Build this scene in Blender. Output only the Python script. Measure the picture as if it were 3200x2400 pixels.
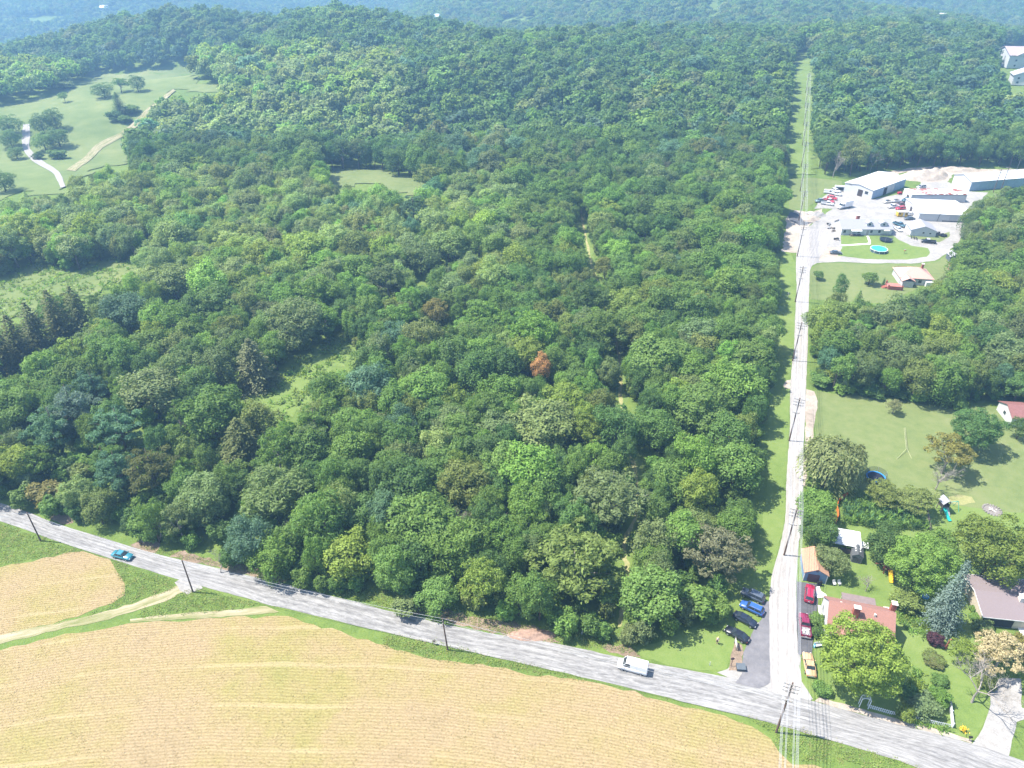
import bpy, bmesh, math, random
import numpy as np
from mathutils import Vector, Matrix

for _o in list(bpy.data.objects):
    bpy.data.objects.remove(_o)
scene = bpy.context.scene
COL = scene.collection
R = math.radians

# ---------------------------------------------------------------- camera, sky, sun, exposure
CAM_H, PITCH, FOCAL = 120.0, R(33), 2285.0            # metres, below the horizon, focal length in 3200-wide pixels
cam_d = bpy.data.cameras.new('camera')
cam = bpy.data.objects.new('camera', cam_d)
COL.objects.link(cam)
cam.location = (0, 0, CAM_H)
cam.rotation_euler = (R(90) - PITCH, 0, 0)
cam_d.sensor_width = 36
cam_d.lens = 36 * FOCAL / 3200
cam_d.clip_start = 1
cam_d.clip_end = 30000
scene.camera = cam

SUN_EL = R(60)
SUN_DIR = Vector((-math.cos(SUN_EL) * 0.993, math.cos(SUN_EL) * 0.12, math.sin(SUN_EL)))   # towards the sun
world = bpy.data.worlds.new('World')
scene.world = world
world.use_nodes = True
wn = world.node_tree
wn.nodes.clear()
sky = wn.nodes.new('ShaderNodeTexSky')
sky.sky_type = 'NISHITA'
sky.sun_disc = False
sky.sun_elevation = SUN_EL
sky.sun_rotation = math.atan2(SUN_DIR.x, SUN_DIR.y)
bg = wn.nodes.new('ShaderNodeBackground')
bg.inputs['Strength'].default_value = 0.15
wo = wn.nodes.new('ShaderNodeOutputWorld')
wn.links.new(sky.outputs[0], bg.inputs[0])
wn.links.new(bg.outputs[0], wo.inputs[0])
sun_d = bpy.data.lights.new('sun', 'SUN')
sun_d.energy = 5.0
sun_d.angle = R(0.53)
sun_d.color = (1.0, 0.94, 0.84)
sun = bpy.data.objects.new('sun', sun_d)
COL.objects.link(sun)
sun.rotation_euler = SUN_DIR.to_track_quat('Z', 'Y').to_euler()

vs = scene.view_settings
vs.view_transform = 'Standard'
vs.look = 'None'
vs.gamma = 1
vs.use_curve_mapping = False
vs.exposure = 1.15
HAZE_DENSITY = 0.00036
HAZE_COLOUR = (0.34, 0.64, 1.0)
cy = scene.cycles
cy.use_denoising = True
cy.max_bounces = 3
cy.adaptive_threshold = 0.02
cy.diffuse_bounces = 2
cy.glossy_bounces = 2
cy.transmission_bounces = 3
cy.transparent_max_bounces = 4
cy.volume_bounces = 0
cy.caustics_reflective = False
cy.caustics_refractive = False
cy.sample_clamp_indirect = 4

# ---------------------------------------------------------------- terrain and projection
CP, SP = math.cos(PITCH), math.sin(PITCH)


def sst(t, a, b):
    t = np.clip((np.asarray(t, float) - a) / (b - a), 0, 1)
    return t * t * (3 - 2 * t)


def height(x, y):
    """ground height in metres; dead flat round the crossroads and the yards"""
    x = np.asarray(x, float)
    y = np.asarray(y, float)
    far = sst(y, 760, 1150)
    h = 9 * sst(y, 410, 690) * (1 - sst(y, 700, 1000)) - 55 * far
    h = h - 11 * sst(-x, 150, 400) * sst(y, 250, 480)
    h = h + 74 * np.exp(-((x + 400) / 215) ** 2 - ((y - 930) / 125) ** 2)
    h = h - 22 * np.exp(-((x + 20) / 260) ** 2 - ((y - 485) / 55) ** 2) * sst(-x, -120, 60)
    h = h - 34 * sst(-x, 170, 300) * sst(y, 640, 800)
    wob = 7 * np.sin(x / 83 + 1.1) * np.cos(y / 97 + .4) + 4 * np.sin(x / 41 - y / 57)
    h = h + wob * sst(y, 400, 560) * .6
    hills = 40 * np.sin(x / 330 + 2.2 + y / 900) * np.sin(y / 300 + .5) + 14 * np.sin(x / 140 + y / 230)
    h = h + hills * far + 28 * far * sst(y, 1400, 3000)
    flat = sst(y, 330, 420) * 1.0
    return h * np.where(x > 60, flat, np.maximum(flat, sst(-x, 100, 300)))


def hz(x, y):
    return float(height(x, y))


def P(px, py, z=None):
    """pixel of the 3200x2400 photograph -> the point of the ground (or of the level z) that it shows"""
    u = (px - 1600) / FOCAL
    v = (1200 - py) / FOCAL
    d = Vector((u, CP + v * SP, -SP + v * CP))
    if z is not None:
        t = (z - CAM_H) / d.z
        return Vector((d.x * t, d.y * t, z))
    zz = 0.0
    for _ in range(12):
        t = (zz - CAM_H) / d.z
        zz = .5 * zz + .5 * hz(d.x * t, d.y * t)
    return Vector((d.x * t, d.y * t, zz))


def J(x, y, z):
    """world point -> pixel of the photograph"""
    fw = y * CP + (CAM_H - z) * SP
    up = y * SP - (CAM_H - z) * CP
    return 1600 + FOCAL * x / fw, 1200 - FOCAL * up / fw, fw


def Z1(x, y, z=None): return P(2400 + .3617 * x, 450 + .3617 * y, z)
def Z2(x, y, z=None): return P(2400 + .3617 * x, 1050 + .3617 * y, z)
def Z3(x, y, z=None): return P(2400 + .3617 * x, 1500 + .3617 * y, z)
def Z4(x, y, z=None): return P(2200 + .4521 * x, 1750 + .4521 * y, z)
def Z5(x, y, z=None): return P(.4069 * x, 1500 + .4069 * y, z)
def Z6(x, y, z=None): return P(.4069 * x, .4069 * y, z)
def Z8(x, y, z=None): return P(1200 + .5425 * x, 1700 + .5425 * y, z)


def inside(poly, x, y):
    """vectorised point in polygon"""
    x = np.asarray(x, float)
    y = np.asarray(y, float)
    r = np.zeros(x.shape, bool)
    n = len(poly)
    j = n - 1
    for i in range(n):
        xi, yi = poly[i][0], poly[i][1]
        xj, yj = poly[j][0], poly[j][1]
        c = ((yi > y) != (yj > y)) & (x < (xj - xi) * (y - yi) / ((yj - yi) or 1e-9) + xi)
        r ^= c
        j = i
    return r


# ---------------------------------------------------------------- materials
MATS = {}


def nodes_of(name):
    m = bpy.data.materials.new(name)
    m.use_nodes = True
    nt = m.node_tree
    nt.nodes.clear()
    out = nt.nodes.new('ShaderNodeOutputMaterial')
    bs = nt.nodes.new('ShaderNodeBsdfPrincipled')
    nt.links.new(bs.outputs[0], out.inputs['Surface'])
    MATS[name] = m
    return m, nt, bs, out


def nd(nt, t, **kw):
    n = nt.nodes.new(t)
    for k, v in kw.items():
        if k.startswith('i_'):
            n.inputs[k[2:].replace('_', ' ')].default_value = v
        else:
            setattr(n, k, v)
    return n


def noise(nt, scale, detail=3, rough=.55, vec=None):
    n = nd(nt, 'ShaderNodeTexNoise')
    n.inputs['Scale'].default_value = scale
    n.inputs['Detail'].default_value = detail
    n.inputs['Roughness'].default_value = rough
    if vec is not None:
        nt.links.new(vec, n.inputs['Vector'])
    return n


def ramp(nt, fac, stops):
    r = nd(nt, 'ShaderNodeValToRGB')
    cr = r.color_ramp
    while len(cr.elements) < len(stops):
        cr.elements.new(.5)
    for e, (p, c) in zip(cr.elements, stops):
        e.position = p
        e.color = (*c, 1) if len(c) == 3 else c
    nt.links.new(fac, r.inputs[0])
    return r


def mixc(nt, fac, a, b, mode='MIX'):
    m = nd(nt, 'ShaderNodeMix', data_type='RGBA', blend_type=mode)
    for s, v in ((0, fac), (6, a), (7, b)):
        if hasattr(v, 'is_output'):
            nt.links.new(v, m.inputs[s])
        elif s == 0:
            m.inputs[0].default_value = v
        else:
            m.inputs[s].default_value = (*v, 1)
    return m.outputs[2]


def position(nt):
    return nd(nt, 'ShaderNodeNewGeometry').outputs['Position']


def M(name, col=(.5, .5, .5), rough=.7, var=.12, scale=1.5, metal=0., spec=.3, coat=0., rust=None):
    """a plain paint, wood, metal or masonry material with a little wear in it"""
    if name in MATS:
        return MATS[name]
    m, nt, bs, out = nodes_of(name)
    tc = nd(nt, 'ShaderNodeTexCoord').outputs['Object']
    n = noise(nt, scale, 4, .6, tc)
    lo = tuple(c * (1 - var) for c in col)
    hi = tuple(min(1, c * (1 + var)) for c in col)
    c = ramp(nt, n.outputs[0], [(.3, lo), (.7, hi)]).outputs[0]
    if rust:
        n2 = noise(nt, .32, 3, .6, tc)
        r2 = ramp(nt, n2.outputs[0], [(.49, (0, 0, 0)), (.52, (1, 1, 1))]).outputs[0]
        c = mixc(nt, r2, c, rust)
    nt.links.new(c, bs.inputs['Base Color'])
    bs.inputs['Roughness'].default_value = rough
    bs.inputs['Metallic'].default_value = metal
    bs.inputs['Specular IOR Level'].default_value = spec
    if coat:
        bs.inputs['Coat Weight'].default_value = coat
        bs.inputs['Coat Roughness'].default_value = .08
    return m


def surface(name, stops, scales=(.05, .6, 5.), weights=(.45, .35, .3), rough=.95, bump=.0, uvstretch=None, spec=.1):
    """ground cover: one ramp over a sum of noises of several sizes"""
    m, nt, bs, out = nodes_of(name)
    pos = position(nt)
    if uvstretch:
        uv = nd(nt, 'ShaderNodeUVMap').outputs[0]
        mp = nd(nt, 'ShaderNodeMapping')
        mp.inputs['Scale'].default_value = (uvstretch[0], uvstretch[1], 1)
        nt.links.new(uv, mp.inputs[0])
        pos = mp.outputs[0]
    acc = None
    for s, w in zip(scales, weights):
        n = noise(nt, s, 4, .6, pos)
        k = nd(nt, 'ShaderNodeMath', operation='MULTIPLY')
        nt.links.new(n.outputs[0], k.inputs[0])
        k.inputs[1].default_value = w
        if acc is None:
            acc = k.outputs[0]
        else:
            a = nd(nt, 'ShaderNodeMath', operation='ADD')
            nt.links.new(acc, a.inputs[0])
            nt.links.new(k.outputs[0], a.inputs[1])
            acc = a.outputs[0]
    k = nd(nt, 'ShaderNodeMath', operation='DIVIDE')
    nt.links.new(acc, k.inputs[0])
    k.inputs[1].default_value = sum(weights)
    c = ramp(nt, k.outputs[0], stops)
    nt.links.new(c.outputs[0], bs.inputs['Base Color'])
    bs.inputs['Roughness'].default_value = rough
    bs.inputs['Specular IOR Level'].default_value = spec
    if bump:
        b = nd(nt, 'ShaderNodeBump')
        b.inputs['Strength'].default_value = bump
        b.inputs['Distance'].default_value = .25
        n = noise(nt, scales[-1], 4, .65, position(nt))
        nt.links.new(n.outputs[0], b.inputs['Height'])
        nt.links.new(b.outputs[0], bs.inputs['Normal'])
    return m, nt, bs, c


def leaf_material(name, trans=.38, rough=.6, spec=.2):
    """foliage: the tree's own tint, varied from leaf to leaf, some light coming through"""
    m, nt, bs, out = nodes_of(name)
    at = nd(nt, 'ShaderNodeAttribute', attribute_type='INSTANCER', attribute_name='tint')
    geo = nd(nt, 'ShaderNodeNewGeometry')
    oi = nd(nt, 'ShaderNodeObjectInfo')
    r1 = nd(nt, 'ShaderNodeMapRange')
    nt.links.new(geo.outputs['Random Per Island'], r1.inputs[0])
    r1.inputs[3].default_value = .7
    r1.inputs[4].default_value = 1.3
    r2 = nd(nt, 'ShaderNodeMapRange')
    nt.links.new(oi.outputs['Random'], r2.inputs[0])
    r2.inputs[3].default_value = .85
    r2.inputs[4].default_value = 1.15
    mm = nd(nt, 'ShaderNodeMath', operation='MULTIPLY')
    nt.links.new(r1.outputs[0], mm.inputs[0])
    nt.links.new(r2.outputs[0], mm.inputs[1])
    vm = nd(nt, 'ShaderNodeVectorMath', operation='SCALE')
    nt.links.new(at.outputs['Color'], vm.inputs[0])
    nt.links.new(mm.outputs[0], vm.inputs['Scale'])
    nt.links.new(vm.outputs[0], bs.inputs['Base Color'])
    bs.inputs['Roughness'].default_value = rough
    bs.inputs['Specular IOR Level'].default_value = spec
    tr = nd(nt, 'ShaderNodeBsdfTranslucent')
    yl = nd(nt, 'ShaderNodeVectorMath', operation='MULTIPLY')
    nt.links.new(vm.outputs[0], yl.inputs[0])
    yl.inputs[1].default_value = (1.5, 1.5, .8)
    nt.links.new(yl.outputs[0], tr.inputs[0])
    mx = nd(nt, 'ShaderNodeMixShader')
    mx.inputs[0].default_value = trans
    nt.links.new(bs.outputs[0], mx.inputs[1])
    nt.links.new(tr.outputs[0], mx.inputs[2])
    nt.links.new(mx.outputs[0], out.inputs['Surface'])
    return m


LEAF = leaf_material('leaf')
BARK = M('bark', (.11, .085, .06), .95, .3, 3)
GREYBARK = M('grey_bark', (.30, .27, .24), .95, .25, 3)


# ---------------------------------------------------------------- mesh helpers
def new_mesh(name, V, F, mat=None, smooth=False):
    """V (n,3), F (m,3|4) arrays of equal-sized faces"""
    V = np.asarray(V, np.float32)
    F = np.asarray(F, np.int32)
    me = bpy.data.meshes.new(name)
    k = F.shape[1]
    me.vertices.add(len(V))
    me.vertices.foreach_set('co', V.ravel())
    me.loops.add(F.size)
    me.loops.foreach_set('vertex_index', F.ravel())
    me.polygons.add(len(F))
    me.polygons.foreach_set('loop_start', np.arange(0, F.size, k, dtype=np.int32))
    if smooth:
        me.polygons.foreach_set('use_smooth', np.ones(len(F), bool))
    me.update(calc_edges=True)
    if mat:
        me.materials.append(mat)
    return me


class MB:
    """collects boxes, tubes and prisms for ONE mesh"""

    def __init__(self):
        self.v, self.f = [], []

    def add(self, v, f):
        o = len(self.v)
        self.v += [tuple(p) for p in v]
        self.f += [tuple(i + o for i in q) for q in f]
        return self

    def box(self, c, s, rz=0., rx=0., ry=0., taper=1.):
        hx, hy, hh = s[0] / 2, s[1] / 2, s[2] / 2
        m = Matrix.Rotation(rz, 3, 'Z') @ Matrix.Rotation(ry, 3, 'Y') @ Matrix.Rotation(rx, 3, 'X')
        v = []
        for z in (-1, 1):
            k = taper if z > 0 else 1
            for x, y in ((-1, -1), (1, -1), (1, 1), (-1, 1)):
                v.append(m @ Vector((x * hx * k, y * hy * k, z * hh)) + Vector(c))
        return self.add(v, [(3, 2, 1, 0), (4, 5, 6, 7), (0, 1, 5, 4), (1, 2, 6, 5), (2, 3, 7, 6), (3, 0, 4, 7)])

    def tube(self, pts, rad, n=6, cap=True):
        pts = [Vector(p) for p in pts]
        if not hasattr(rad, '__len__'):
            rad = [rad] * len(pts)
        v, f = [], []
        for i, p in enumerate(pts):
            d = (pts[min(i + 1, len(pts) - 1)] - pts[max(i - 1, 0)])
            d = d.normalized() if d.length > 1e-9 else Vector((0, 0, 1))
            a = d.orthogonal().normalized() if abs(d.z) < .95 else Vector((1, 0, 0))
            a = (a - d * a.dot(d)).normalized()
            b = d.cross(a)
            for k in range(n):
                t = 2 * math.pi * k / n
                v.append(p + (a * math.cos(t) + b * math.sin(t)) * rad[i])
        for i in range(len(pts) - 1):
            for k in range(n):
                k2 = (k + 1) % n
                f.append((i * n + k, i * n + k2, (i + 1) * n + k2, (i + 1) * n + k))
        if cap:
            f.append(tuple(range(n - 1, -1, -1)))
            f.append(tuple((len(pts) - 1) * n + k for k in range(n)))
        return self.add(v, f)

    def loft(self, rings, cap=True):
        n = len(rings[0])
        v = [p for r in rings for p in r]
        f = []
        for i in range(len(rings) - 1):
            for k in range(n):
                k2 = (k + 1) % n
                f.append((i * n + k, i * n + k2, (i + 1) * n + k2, (i + 1) * n + k))
        if cap:
            f.append(tuple(range(n - 1, -1, -1)))
            f.append(tuple((len(rings) - 1) * n + k for k in range(n)))
        return self.add(v, f)

    def prism(self, poly, z0, z1):
        n = len(poly)
        v = [(p[0], p[1], z0) for p in poly] + [(p[0], p[1], z1) for p in poly]
        f = [tuple(range(n - 1, -1, -1)), tuple(range(n, 2 * n))]
        f += [(k, (k + 1) % n, n + (k + 1) % n, n + k) for k in range(n)]
        return self.add(v, f)

    def mesh(self, name, mat=None, smooth=False):
        me = bpy.data.meshes.new(name)
        me.from_pydata([tuple(p) for p in self.v], [], self.f)
        if smooth:
            me.polygons.foreach_set('use_smooth', np.ones(len(me.polygons), bool))
        me.update()
        if mat:
            me.materials.append(mat)
        return me

    def build(self, name, mat=None, parent=None, smooth=False, loc=None, rz=0.):
        return obj(name, self.mesh(name, mat, smooth), parent, loc, rz)


def obj(name, me, parent=None, loc=None, rz=0., scale=None):
    o = bpy.data.objects.new(name, me)
    COL.objects.link(o)
    if parent is not None:
        o.parent = parent
    if loc is not None:
        o.location = loc
    o.rotation_euler.z = rz
    if scale is not None:
        o.scale = scale
    return o


def tag(o, label=None, cat=None, group=None, kind=None):
    if label:
        o['label'] = label
    if cat:
        o['category'] = cat
    if group:
        o['group'] = group
    if kind:
        o['kind'] = kind
    return o


def empty(name, loc, rz, label, cat, group=None):
    o = obj(name, None, None, loc, rz)
    o.empty_display_size = .3
    return tag(o, label, cat, group)


RNG = random.Random(11)


def rough_edge(pts, step=2.5, amp=.35, seed=1, closed=True):
    """subdivide an outline and let it wander a little, like a real edge of grass or gravel"""
    r = random.Random(seed)
    out = []
    n = len(pts)
    for i in range(n if closed else n - 1):
        a = Vector(pts[i][:2])
        b = Vector(pts[(i + 1) % n][:2])
        k = max(1, int((b - a).length / step))
        d = (b - a).normalized() if (b - a).length > 1e-6 else Vector((1, 0))
        nrm = Vector((-d.y, d.x))
        for j in range(k):
            p = a.lerp(b, j / k)
            if j:
                p = p + nrm * r.uniform(-amp, amp)
            out.append(p)
    if not closed:
        out.append(Vector(pts[-1][:2]))
    return out


def sheet(name, pts, z, mat, amp=.35, step=2.5, kind='structure', label=None, cat=None, seed=1):
    """a flat ground cover with its own outline"""
    o2 = rough_edge(pts, step, amp, seed)
    me = bpy.data.meshes.new(name)
    me.from_pydata([(p.x, p.y, z) for p in o2], [], [tuple(range(len(o2)))])
    me.update()
    if me.polygons[0].normal.z < 0:
        me.flip_normals()
    me.materials.append(mat)
    return tag(obj(name, me), label, cat, None, kind)


def strip(name, left, right, off, mat, kind='structure', sub=6, amp=.0, seed=3):
    """a road, draped on the ground, with uv (metres along, across)"""
    r = random.Random(seed)

    def dense(pl):
        out = []
        for i in range(len(pl) - 1):
            a, b = Vector(pl[i][:2]), Vector(pl[i + 1][:2])
            p0 = Vector(pl[max(i - 1, 0)][:2])
            p3 = Vector(pl[min(i + 2, len(pl) - 1)][:2])
            for k in range(sub):
                t = k / sub
                out.append(.5 * ((2 * a) + (b - p0) * t + (2 * p0 - 5 * a + 4 * b - p3) * t * t + (-p0 + 3 * a - 3 * b + p3) * t ** 3))
        out.append(Vector(pl[-1][:2]))
        return out
    L, Q = dense(left), dense(right)
    V, F, UV = [], [], []
    s = 0
    nx = 5
    for i, (a, b) in enumerate(zip(L, Q)):
        if i:
            s += (((a + b) / 2) - ((L[i - 1] + Q[i - 1]) / 2)).length
        w = (b - a).length
        d = (b - a) / max(w, 1e-6)
        a = a + d * r.uniform(-amp, amp)
        b = b + d * r.uniform(-amp, amp)
        for k in range(nx):
            p = a.lerp(b, k / (nx - 1))
            V.append((p.x, p.y, hz(p.x, p.y) + off))
            UV.append((s, (k / (nx - 1) - .5) * w))
    for i in range(len(L) - 1):
        for k in range(nx - 1):
            q = i * nx + k
            F.append((q, q + 1, q + nx + 1, q + nx))
    me = new_mesh(name, V, F, mat)
    uv = me.uv_layers.new(name='UVMap')
    for l in me.loops:
        uv.data[l.index].uv = UV[l.vertex_index]
    if me.polygons[0].normal.z < 0:
        me.flip_normals()
    return tag(obj(name, me), kind=kind)

# ---------------------------------------------------------------- ground
g_mat, _, _, _ = surface('ground_cover', [(.3, (.06, .095, .022)), (.46, (.105, .16, .038)), (.6, (.15, .205, .05)), (.75, (.21, .235, .08))],
                         (.03, .35, 2.4), (.35, .4, .35), bump=.6)
gx = np.concatenate([[-9000, -6000, -4000, -2800, -2100], np.arange(-1600, 1601, 25), [2100, 2800, 4000, 6000, 9000]])
gy = np.concatenate([[-3000, -1500, -600, -100], np.arange(50, 2201, 20), [2600, 3200, 4200, 6000, 9500]])
GX, GY = np.meshgrid(gx, gy)
GV = np.stack([GX.ravel(), GY.ravel(), height(GX.ravel(), GY.ravel())], 1)
nx_ = len(gx)
ii = (np.arange(len(gy) - 1)[:, None] * nx_ + np.arange(nx_ - 1)[None, :]).ravel()
ground = tag(obj('ground', new_mesh('ground', GV, np.stack([ii, ii + 1, ii + nx_ + 1, ii + nx_], 1), g_mat, True)), kind='structure')


def draped(name, poly, off, mat, cell=6.0, seed=0):
    """a cover of small cells following the terrain inside an outline (world coordinates)"""
    xs = [p[0] for p in poly]
    ys = [p[1] for p in poly]
    ax = np.arange(min(xs), max(xs) + cell, cell)
    ay = np.arange(min(ys), max(ys) + cell, cell)
    X, Y = np.meshgrid(ax, ay)
    n = len(ax)
    r = np.random.default_rng(seed)
    keep = inside(poly, X + cell / 2, Y + cell / 2)[:-1, :-1]
    q = (np.arange(len(ay) - 1)[:, None] * n + np.arange(n - 1)[None, :])[keep]
    F = np.stack([q, q + 1, q + n + 1, q + n], 1)
    used, inv = np.unique(F, return_inverse=True)
    xx = X.ravel()[used]
    yy = Y.ravel()[used]
    V = np.stack([xx + r.uniform(-.25, .25, len(xx)) * cell, yy + r.uniform(-.25, .25, len(xx)) * cell, xx * 0], 1)
    V[:, 2] = height(V[:, 0], V[:, 1]) + off
    return tag(obj(name, new_mesh(name, V, inv.reshape(F.shape), mat, True)), kind='structure')


lush, _, _, _ = surface('mown_grass', [(.34, (0.095, 0.149, 0.036)), (.48, (0.135, 0.194, 0.050)), (.62, (0.171, 0.221, 0.068)), (.76, (0.234, 0.248, 0.099))],
                        (.06, .5, 3.5), (.4, .35, .3), bump=.3)
dryl, _, _, _ = surface('dry_lawn', [(.34, (0.106, 0.145, 0.051)), (.5, (0.145, 0.180, 0.066)), (.64, (0.176, 0.198, 0.084)), (.76, (0.229, 0.224, 0.114))],
                        (.05, .4, 3.5), (.45, .35, .25), bump=.25)
meadow_m, _, _, _ = surface('meadow_grass', [(.32, (.085, .125, .042)), (.48, (.135, .175, .06)), (.6, (.19, .215, .085)), (.74, (.25, .255, .12))],
                            (.011, .09, 1.2), (.6, .35, .2), bump=.3)
gravel_m, _, _, _ = surface('pale_gravel', [(.3, (0.168, 0.156, 0.140)), (.45, (0.264, 0.252, 0.236)), (.6, (0.352, 0.340, 0.324)), (.75, (0.424, 0.412, 0.396))],
                            (.12, .9, 6.), (.4, .35, .35))
dirt_m, _, _, _ = surface('bare_dirt', [(.3, (.20, .165, .13)), (.48, (.34, .29, .24)), (.62, (.46, .41, .35)), (.76, (.58, .54, .49))],
                          (.1, .7, 4.), (.4, .35, .3), bump=.4)
asphalt_m, _, _, _ = surface('worn_asphalt', [(.3, (.10, .10, .11)), (.5, (.155, .152, .162)), (.64, (.21, .205, .215)), (.78, (.30, .30, .30))],
                             (.15, 1., 7.), (.4, .3, .3), uvstretch=None)
tar_m, _, _, _ = surface('dark_tarmac', [(.3, (.05, .05, .055)), (.5, (.09, .09, .098)), (.7, (.14, .14, .15))], (.15, 1., 7.), (.4, .3, .3))

# chip-sealed road: pale stone with darker wheel tracks running along it
road_m, rnt, rbs, rramp = surface('chip_seal', [(.36, (0.145, 0.141, 0.136)), (.45, (0.207, 0.202, 0.198)), (.53, (0.273, 0.267, 0.260)), (.62, (0.352, 0.343, 0.334))],
                                  (.5, 2.0, 9.), (.4, .4, .35), uvstretch=(.22, 1.1))


def wheel_tracks(nt, bs, cramp, lanes, dark):
    """broken darker bands where the tyres run"""
    uv = nd(nt, 'ShaderNodeUVMap').outputs[0]
    sp = nd(nt, 'ShaderNodeSeparateXYZ')
    nt.links.new(uv, sp.inputs[0])
    tot = None
    for v0, w in lanes:
        a = nd(nt, 'ShaderNodeMath', operation='SUBTRACT')
        nt.links.new(sp.outputs[1], a.inputs[0])
        a.inputs[1].default_value = v0
        b = nd(nt, 'ShaderNodeMath', operation='ABSOLUTE')
        nt.links.new(a.outputs[0], b.inputs[0])
        r_ = nd(nt, 'ShaderNodeMapRange')
        nt.links.new(b.outputs[0], r_.inputs[0])
        r_.inputs[1].default_value = w * .3
        r_.inputs[2].default_value = w
        r_.inputs[3].default_value = 1
        r_.inputs[4].default_value = 0
        if tot is None:
            tot = r_.outputs[0]
        else:
            k = nd(nt, 'ShaderNodeMath', operation='MAXIMUM')
            nt.links.new(tot, k.inputs[0])
            nt.links.new(r_.outputs[0], k.inputs[1])
            tot = k.outputs[0]
    mp = nd(nt, 'ShaderNodeMapping')
    mp.inputs['Scale'].default_value = (.5, 1.4, 1)
    nt.links.new(uv, mp.inputs[0])
    n = noise(nt, 1.1, 5, .7, mp.outputs[0])
    g = ramp(nt, n.outputs[0], [(.42, (0, 0, 0)), (.58, (1, 1, 1))]).outputs[0]
    k = nd(nt, 'ShaderNodeMath', operation='MULTIPLY')
    nt.links.new(tot, k.inputs[0])
    nt.links.new(g, k.inputs[1])
    nt.links.new(mixc(nt, k.outputs[0], cramp.outputs[0], dark), bs.inputs['Base Color'])


wheel_tracks(rnt, rbs, rramp, ((-2.75, .14), (-1.6, .55), (.15, .5), (1.5, .5), (2.8, .14)), (.15, .147, .145))
lane_m, lnt, lbs, lramp = surface('lane_gravel', [(.36, (0.240, 0.224, 0.212)), (.46, (0.296, 0.280, 0.268)), (.56, (0.344, 0.328, 0.316)), (.7, (0.400, 0.388, 0.376))],
                          (.5, 2.0, 9.), (.4, .4, .35), uvstretch=(.15, 1.2))
wheel_tracks(lnt, lbs, lramp, ((-2.1, .12), (-1.0, .3), (.0, .12), (1.0, .3), (2.1, .12)), (.25, .235, .225))
path_m, _, _, _ = surface('worn_path', [(.32, (.16, .19, .065)), (.5, (.28, .27, .12)), (.66, (.42, .37, .22))], (.2, 1., 5.), (.4, .35, .3))
two_track_m, _, _, _ = surface('field_track', [(.34, (.12, .15, .05)), (.46, (.20, .20, .09)), (.56, (.32, .28, .18)), (.7, (.40, .36, .27))],
                               (.7, 2., 6.), (.55, .35, .2), uvstretch=(.1, .75))


def crop_material():
    """ripened crop in drilled rows that follow the lie of the field"""
    m, nt, bs, out = nodes_of('ripe_crop')
    pos = position(nt)
    sx = nd(nt, 'ShaderNodeSeparateXYZ')
    nt.links.new(pos, sx.inputs[0])

    def mt(op, a, b):
        k = nd(nt, 'ShaderNodeMath', operation=op)
        for i, q in enumerate((a, b)):
            if hasattr(q, 'is_output'):
                nt.links.new(q, k.inputs[i])
            else:
                k.inputs[i].default_value = q
        return k.outputs[0]
    x, y = sx.outputs[0], sx.outputs[1]
    q = mt('ADD', mt('ADD', y, mt('MULTIPLY', x, .13)), mt('MULTIPLY', mt('MULTIPLY', x, x), .0016))
    wob = noise(nt, .045, 2, .5, pos)
    q = mt('ADD', q, mt('MULTIPLY', wob.outputs[0], 2.6))
    fine = noise(nt, 1.3, 3, .6, pos)
    q = mt('ADD', q, mt('MULTIPLY', fine.outputs[0], .28))
    row = mt('SINE', mt('MULTIPLY', q, 2 * math.pi / .6), 0)
    row = mt('ADD', mt('MULTIPLY', row, .5), .5)
    patch = noise(nt, .03, 6, .66, pos)
    grit = noise(nt, 2.6, 5, .75, pos)
    base = ramp(nt, patch.outputs[0], [(.30, (.25, .20, .118)), (.42, (.325, .257, .155)), (.50, (.315, .256, .138)), (.58, (.29, .255, .11)), (.68, (.24, .235, .085))]).outputs[0]
    dark = ramp(nt, grit.outputs[0], [(.32, (.62, .6, .52)), (.5, (.95, .93, .9)), (.66, (1.12, 1.1, 1.06))]).outputs[0]
    c = mixc(nt, 1.0, base, dark, 'MULTIPLY')
    soil = mixc(nt, 1.0, c, (.86, .83, .78), 'MULTIPLY')
    amt = nd(nt, 'ShaderNodeMapRange')
    nt.links.new(row, amt.inputs[0])
    amt.inputs[1].default_value = .15
    amt.inputs[2].default_value = .6
    c = mixc(nt, amt.outputs[0], soil, c)
    tram = mt('SINE', mt('MULTIPLY', q, 2 * math.pi / 8.4), 0)
    tw = nd(nt, 'ShaderNodeMapRange')
    nt.links.new(mt('MULTIPLY', tram, mt('ADD', .55, mt('MULTIPLY', patch.outputs[0], .8))), tw.inputs[0])
    tw.inputs[1].default_value = .9
    tw.inputs[2].default_value = 1.0
    tw.inputs[4].default_value = .3
    c = mixc(nt, tw.outputs[0], c, (.44, .36, .23))
    nt.links.new(c, bs.inputs['Base Color'])
    bs.inputs['Roughness'].default_value = 1
    bs.inputs['Specular IOR Level'].default_value = .05
    b = nd(nt, 'ShaderNodeBump')
    b.inputs['Strength'].default_value = .35
    b.inputs['Distance'].default_value = .3
    hh = mt('ADD', mt('MULTIPLY', row, .35), mt('MULTIPLY', grit.outputs[0], .8))
    nt.links.new(hh, b.inputs['Height'])
    nt.links.new(b.outputs[0], bs.inputs['Normal'])
    return m


crop_m = crop_material()

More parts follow.
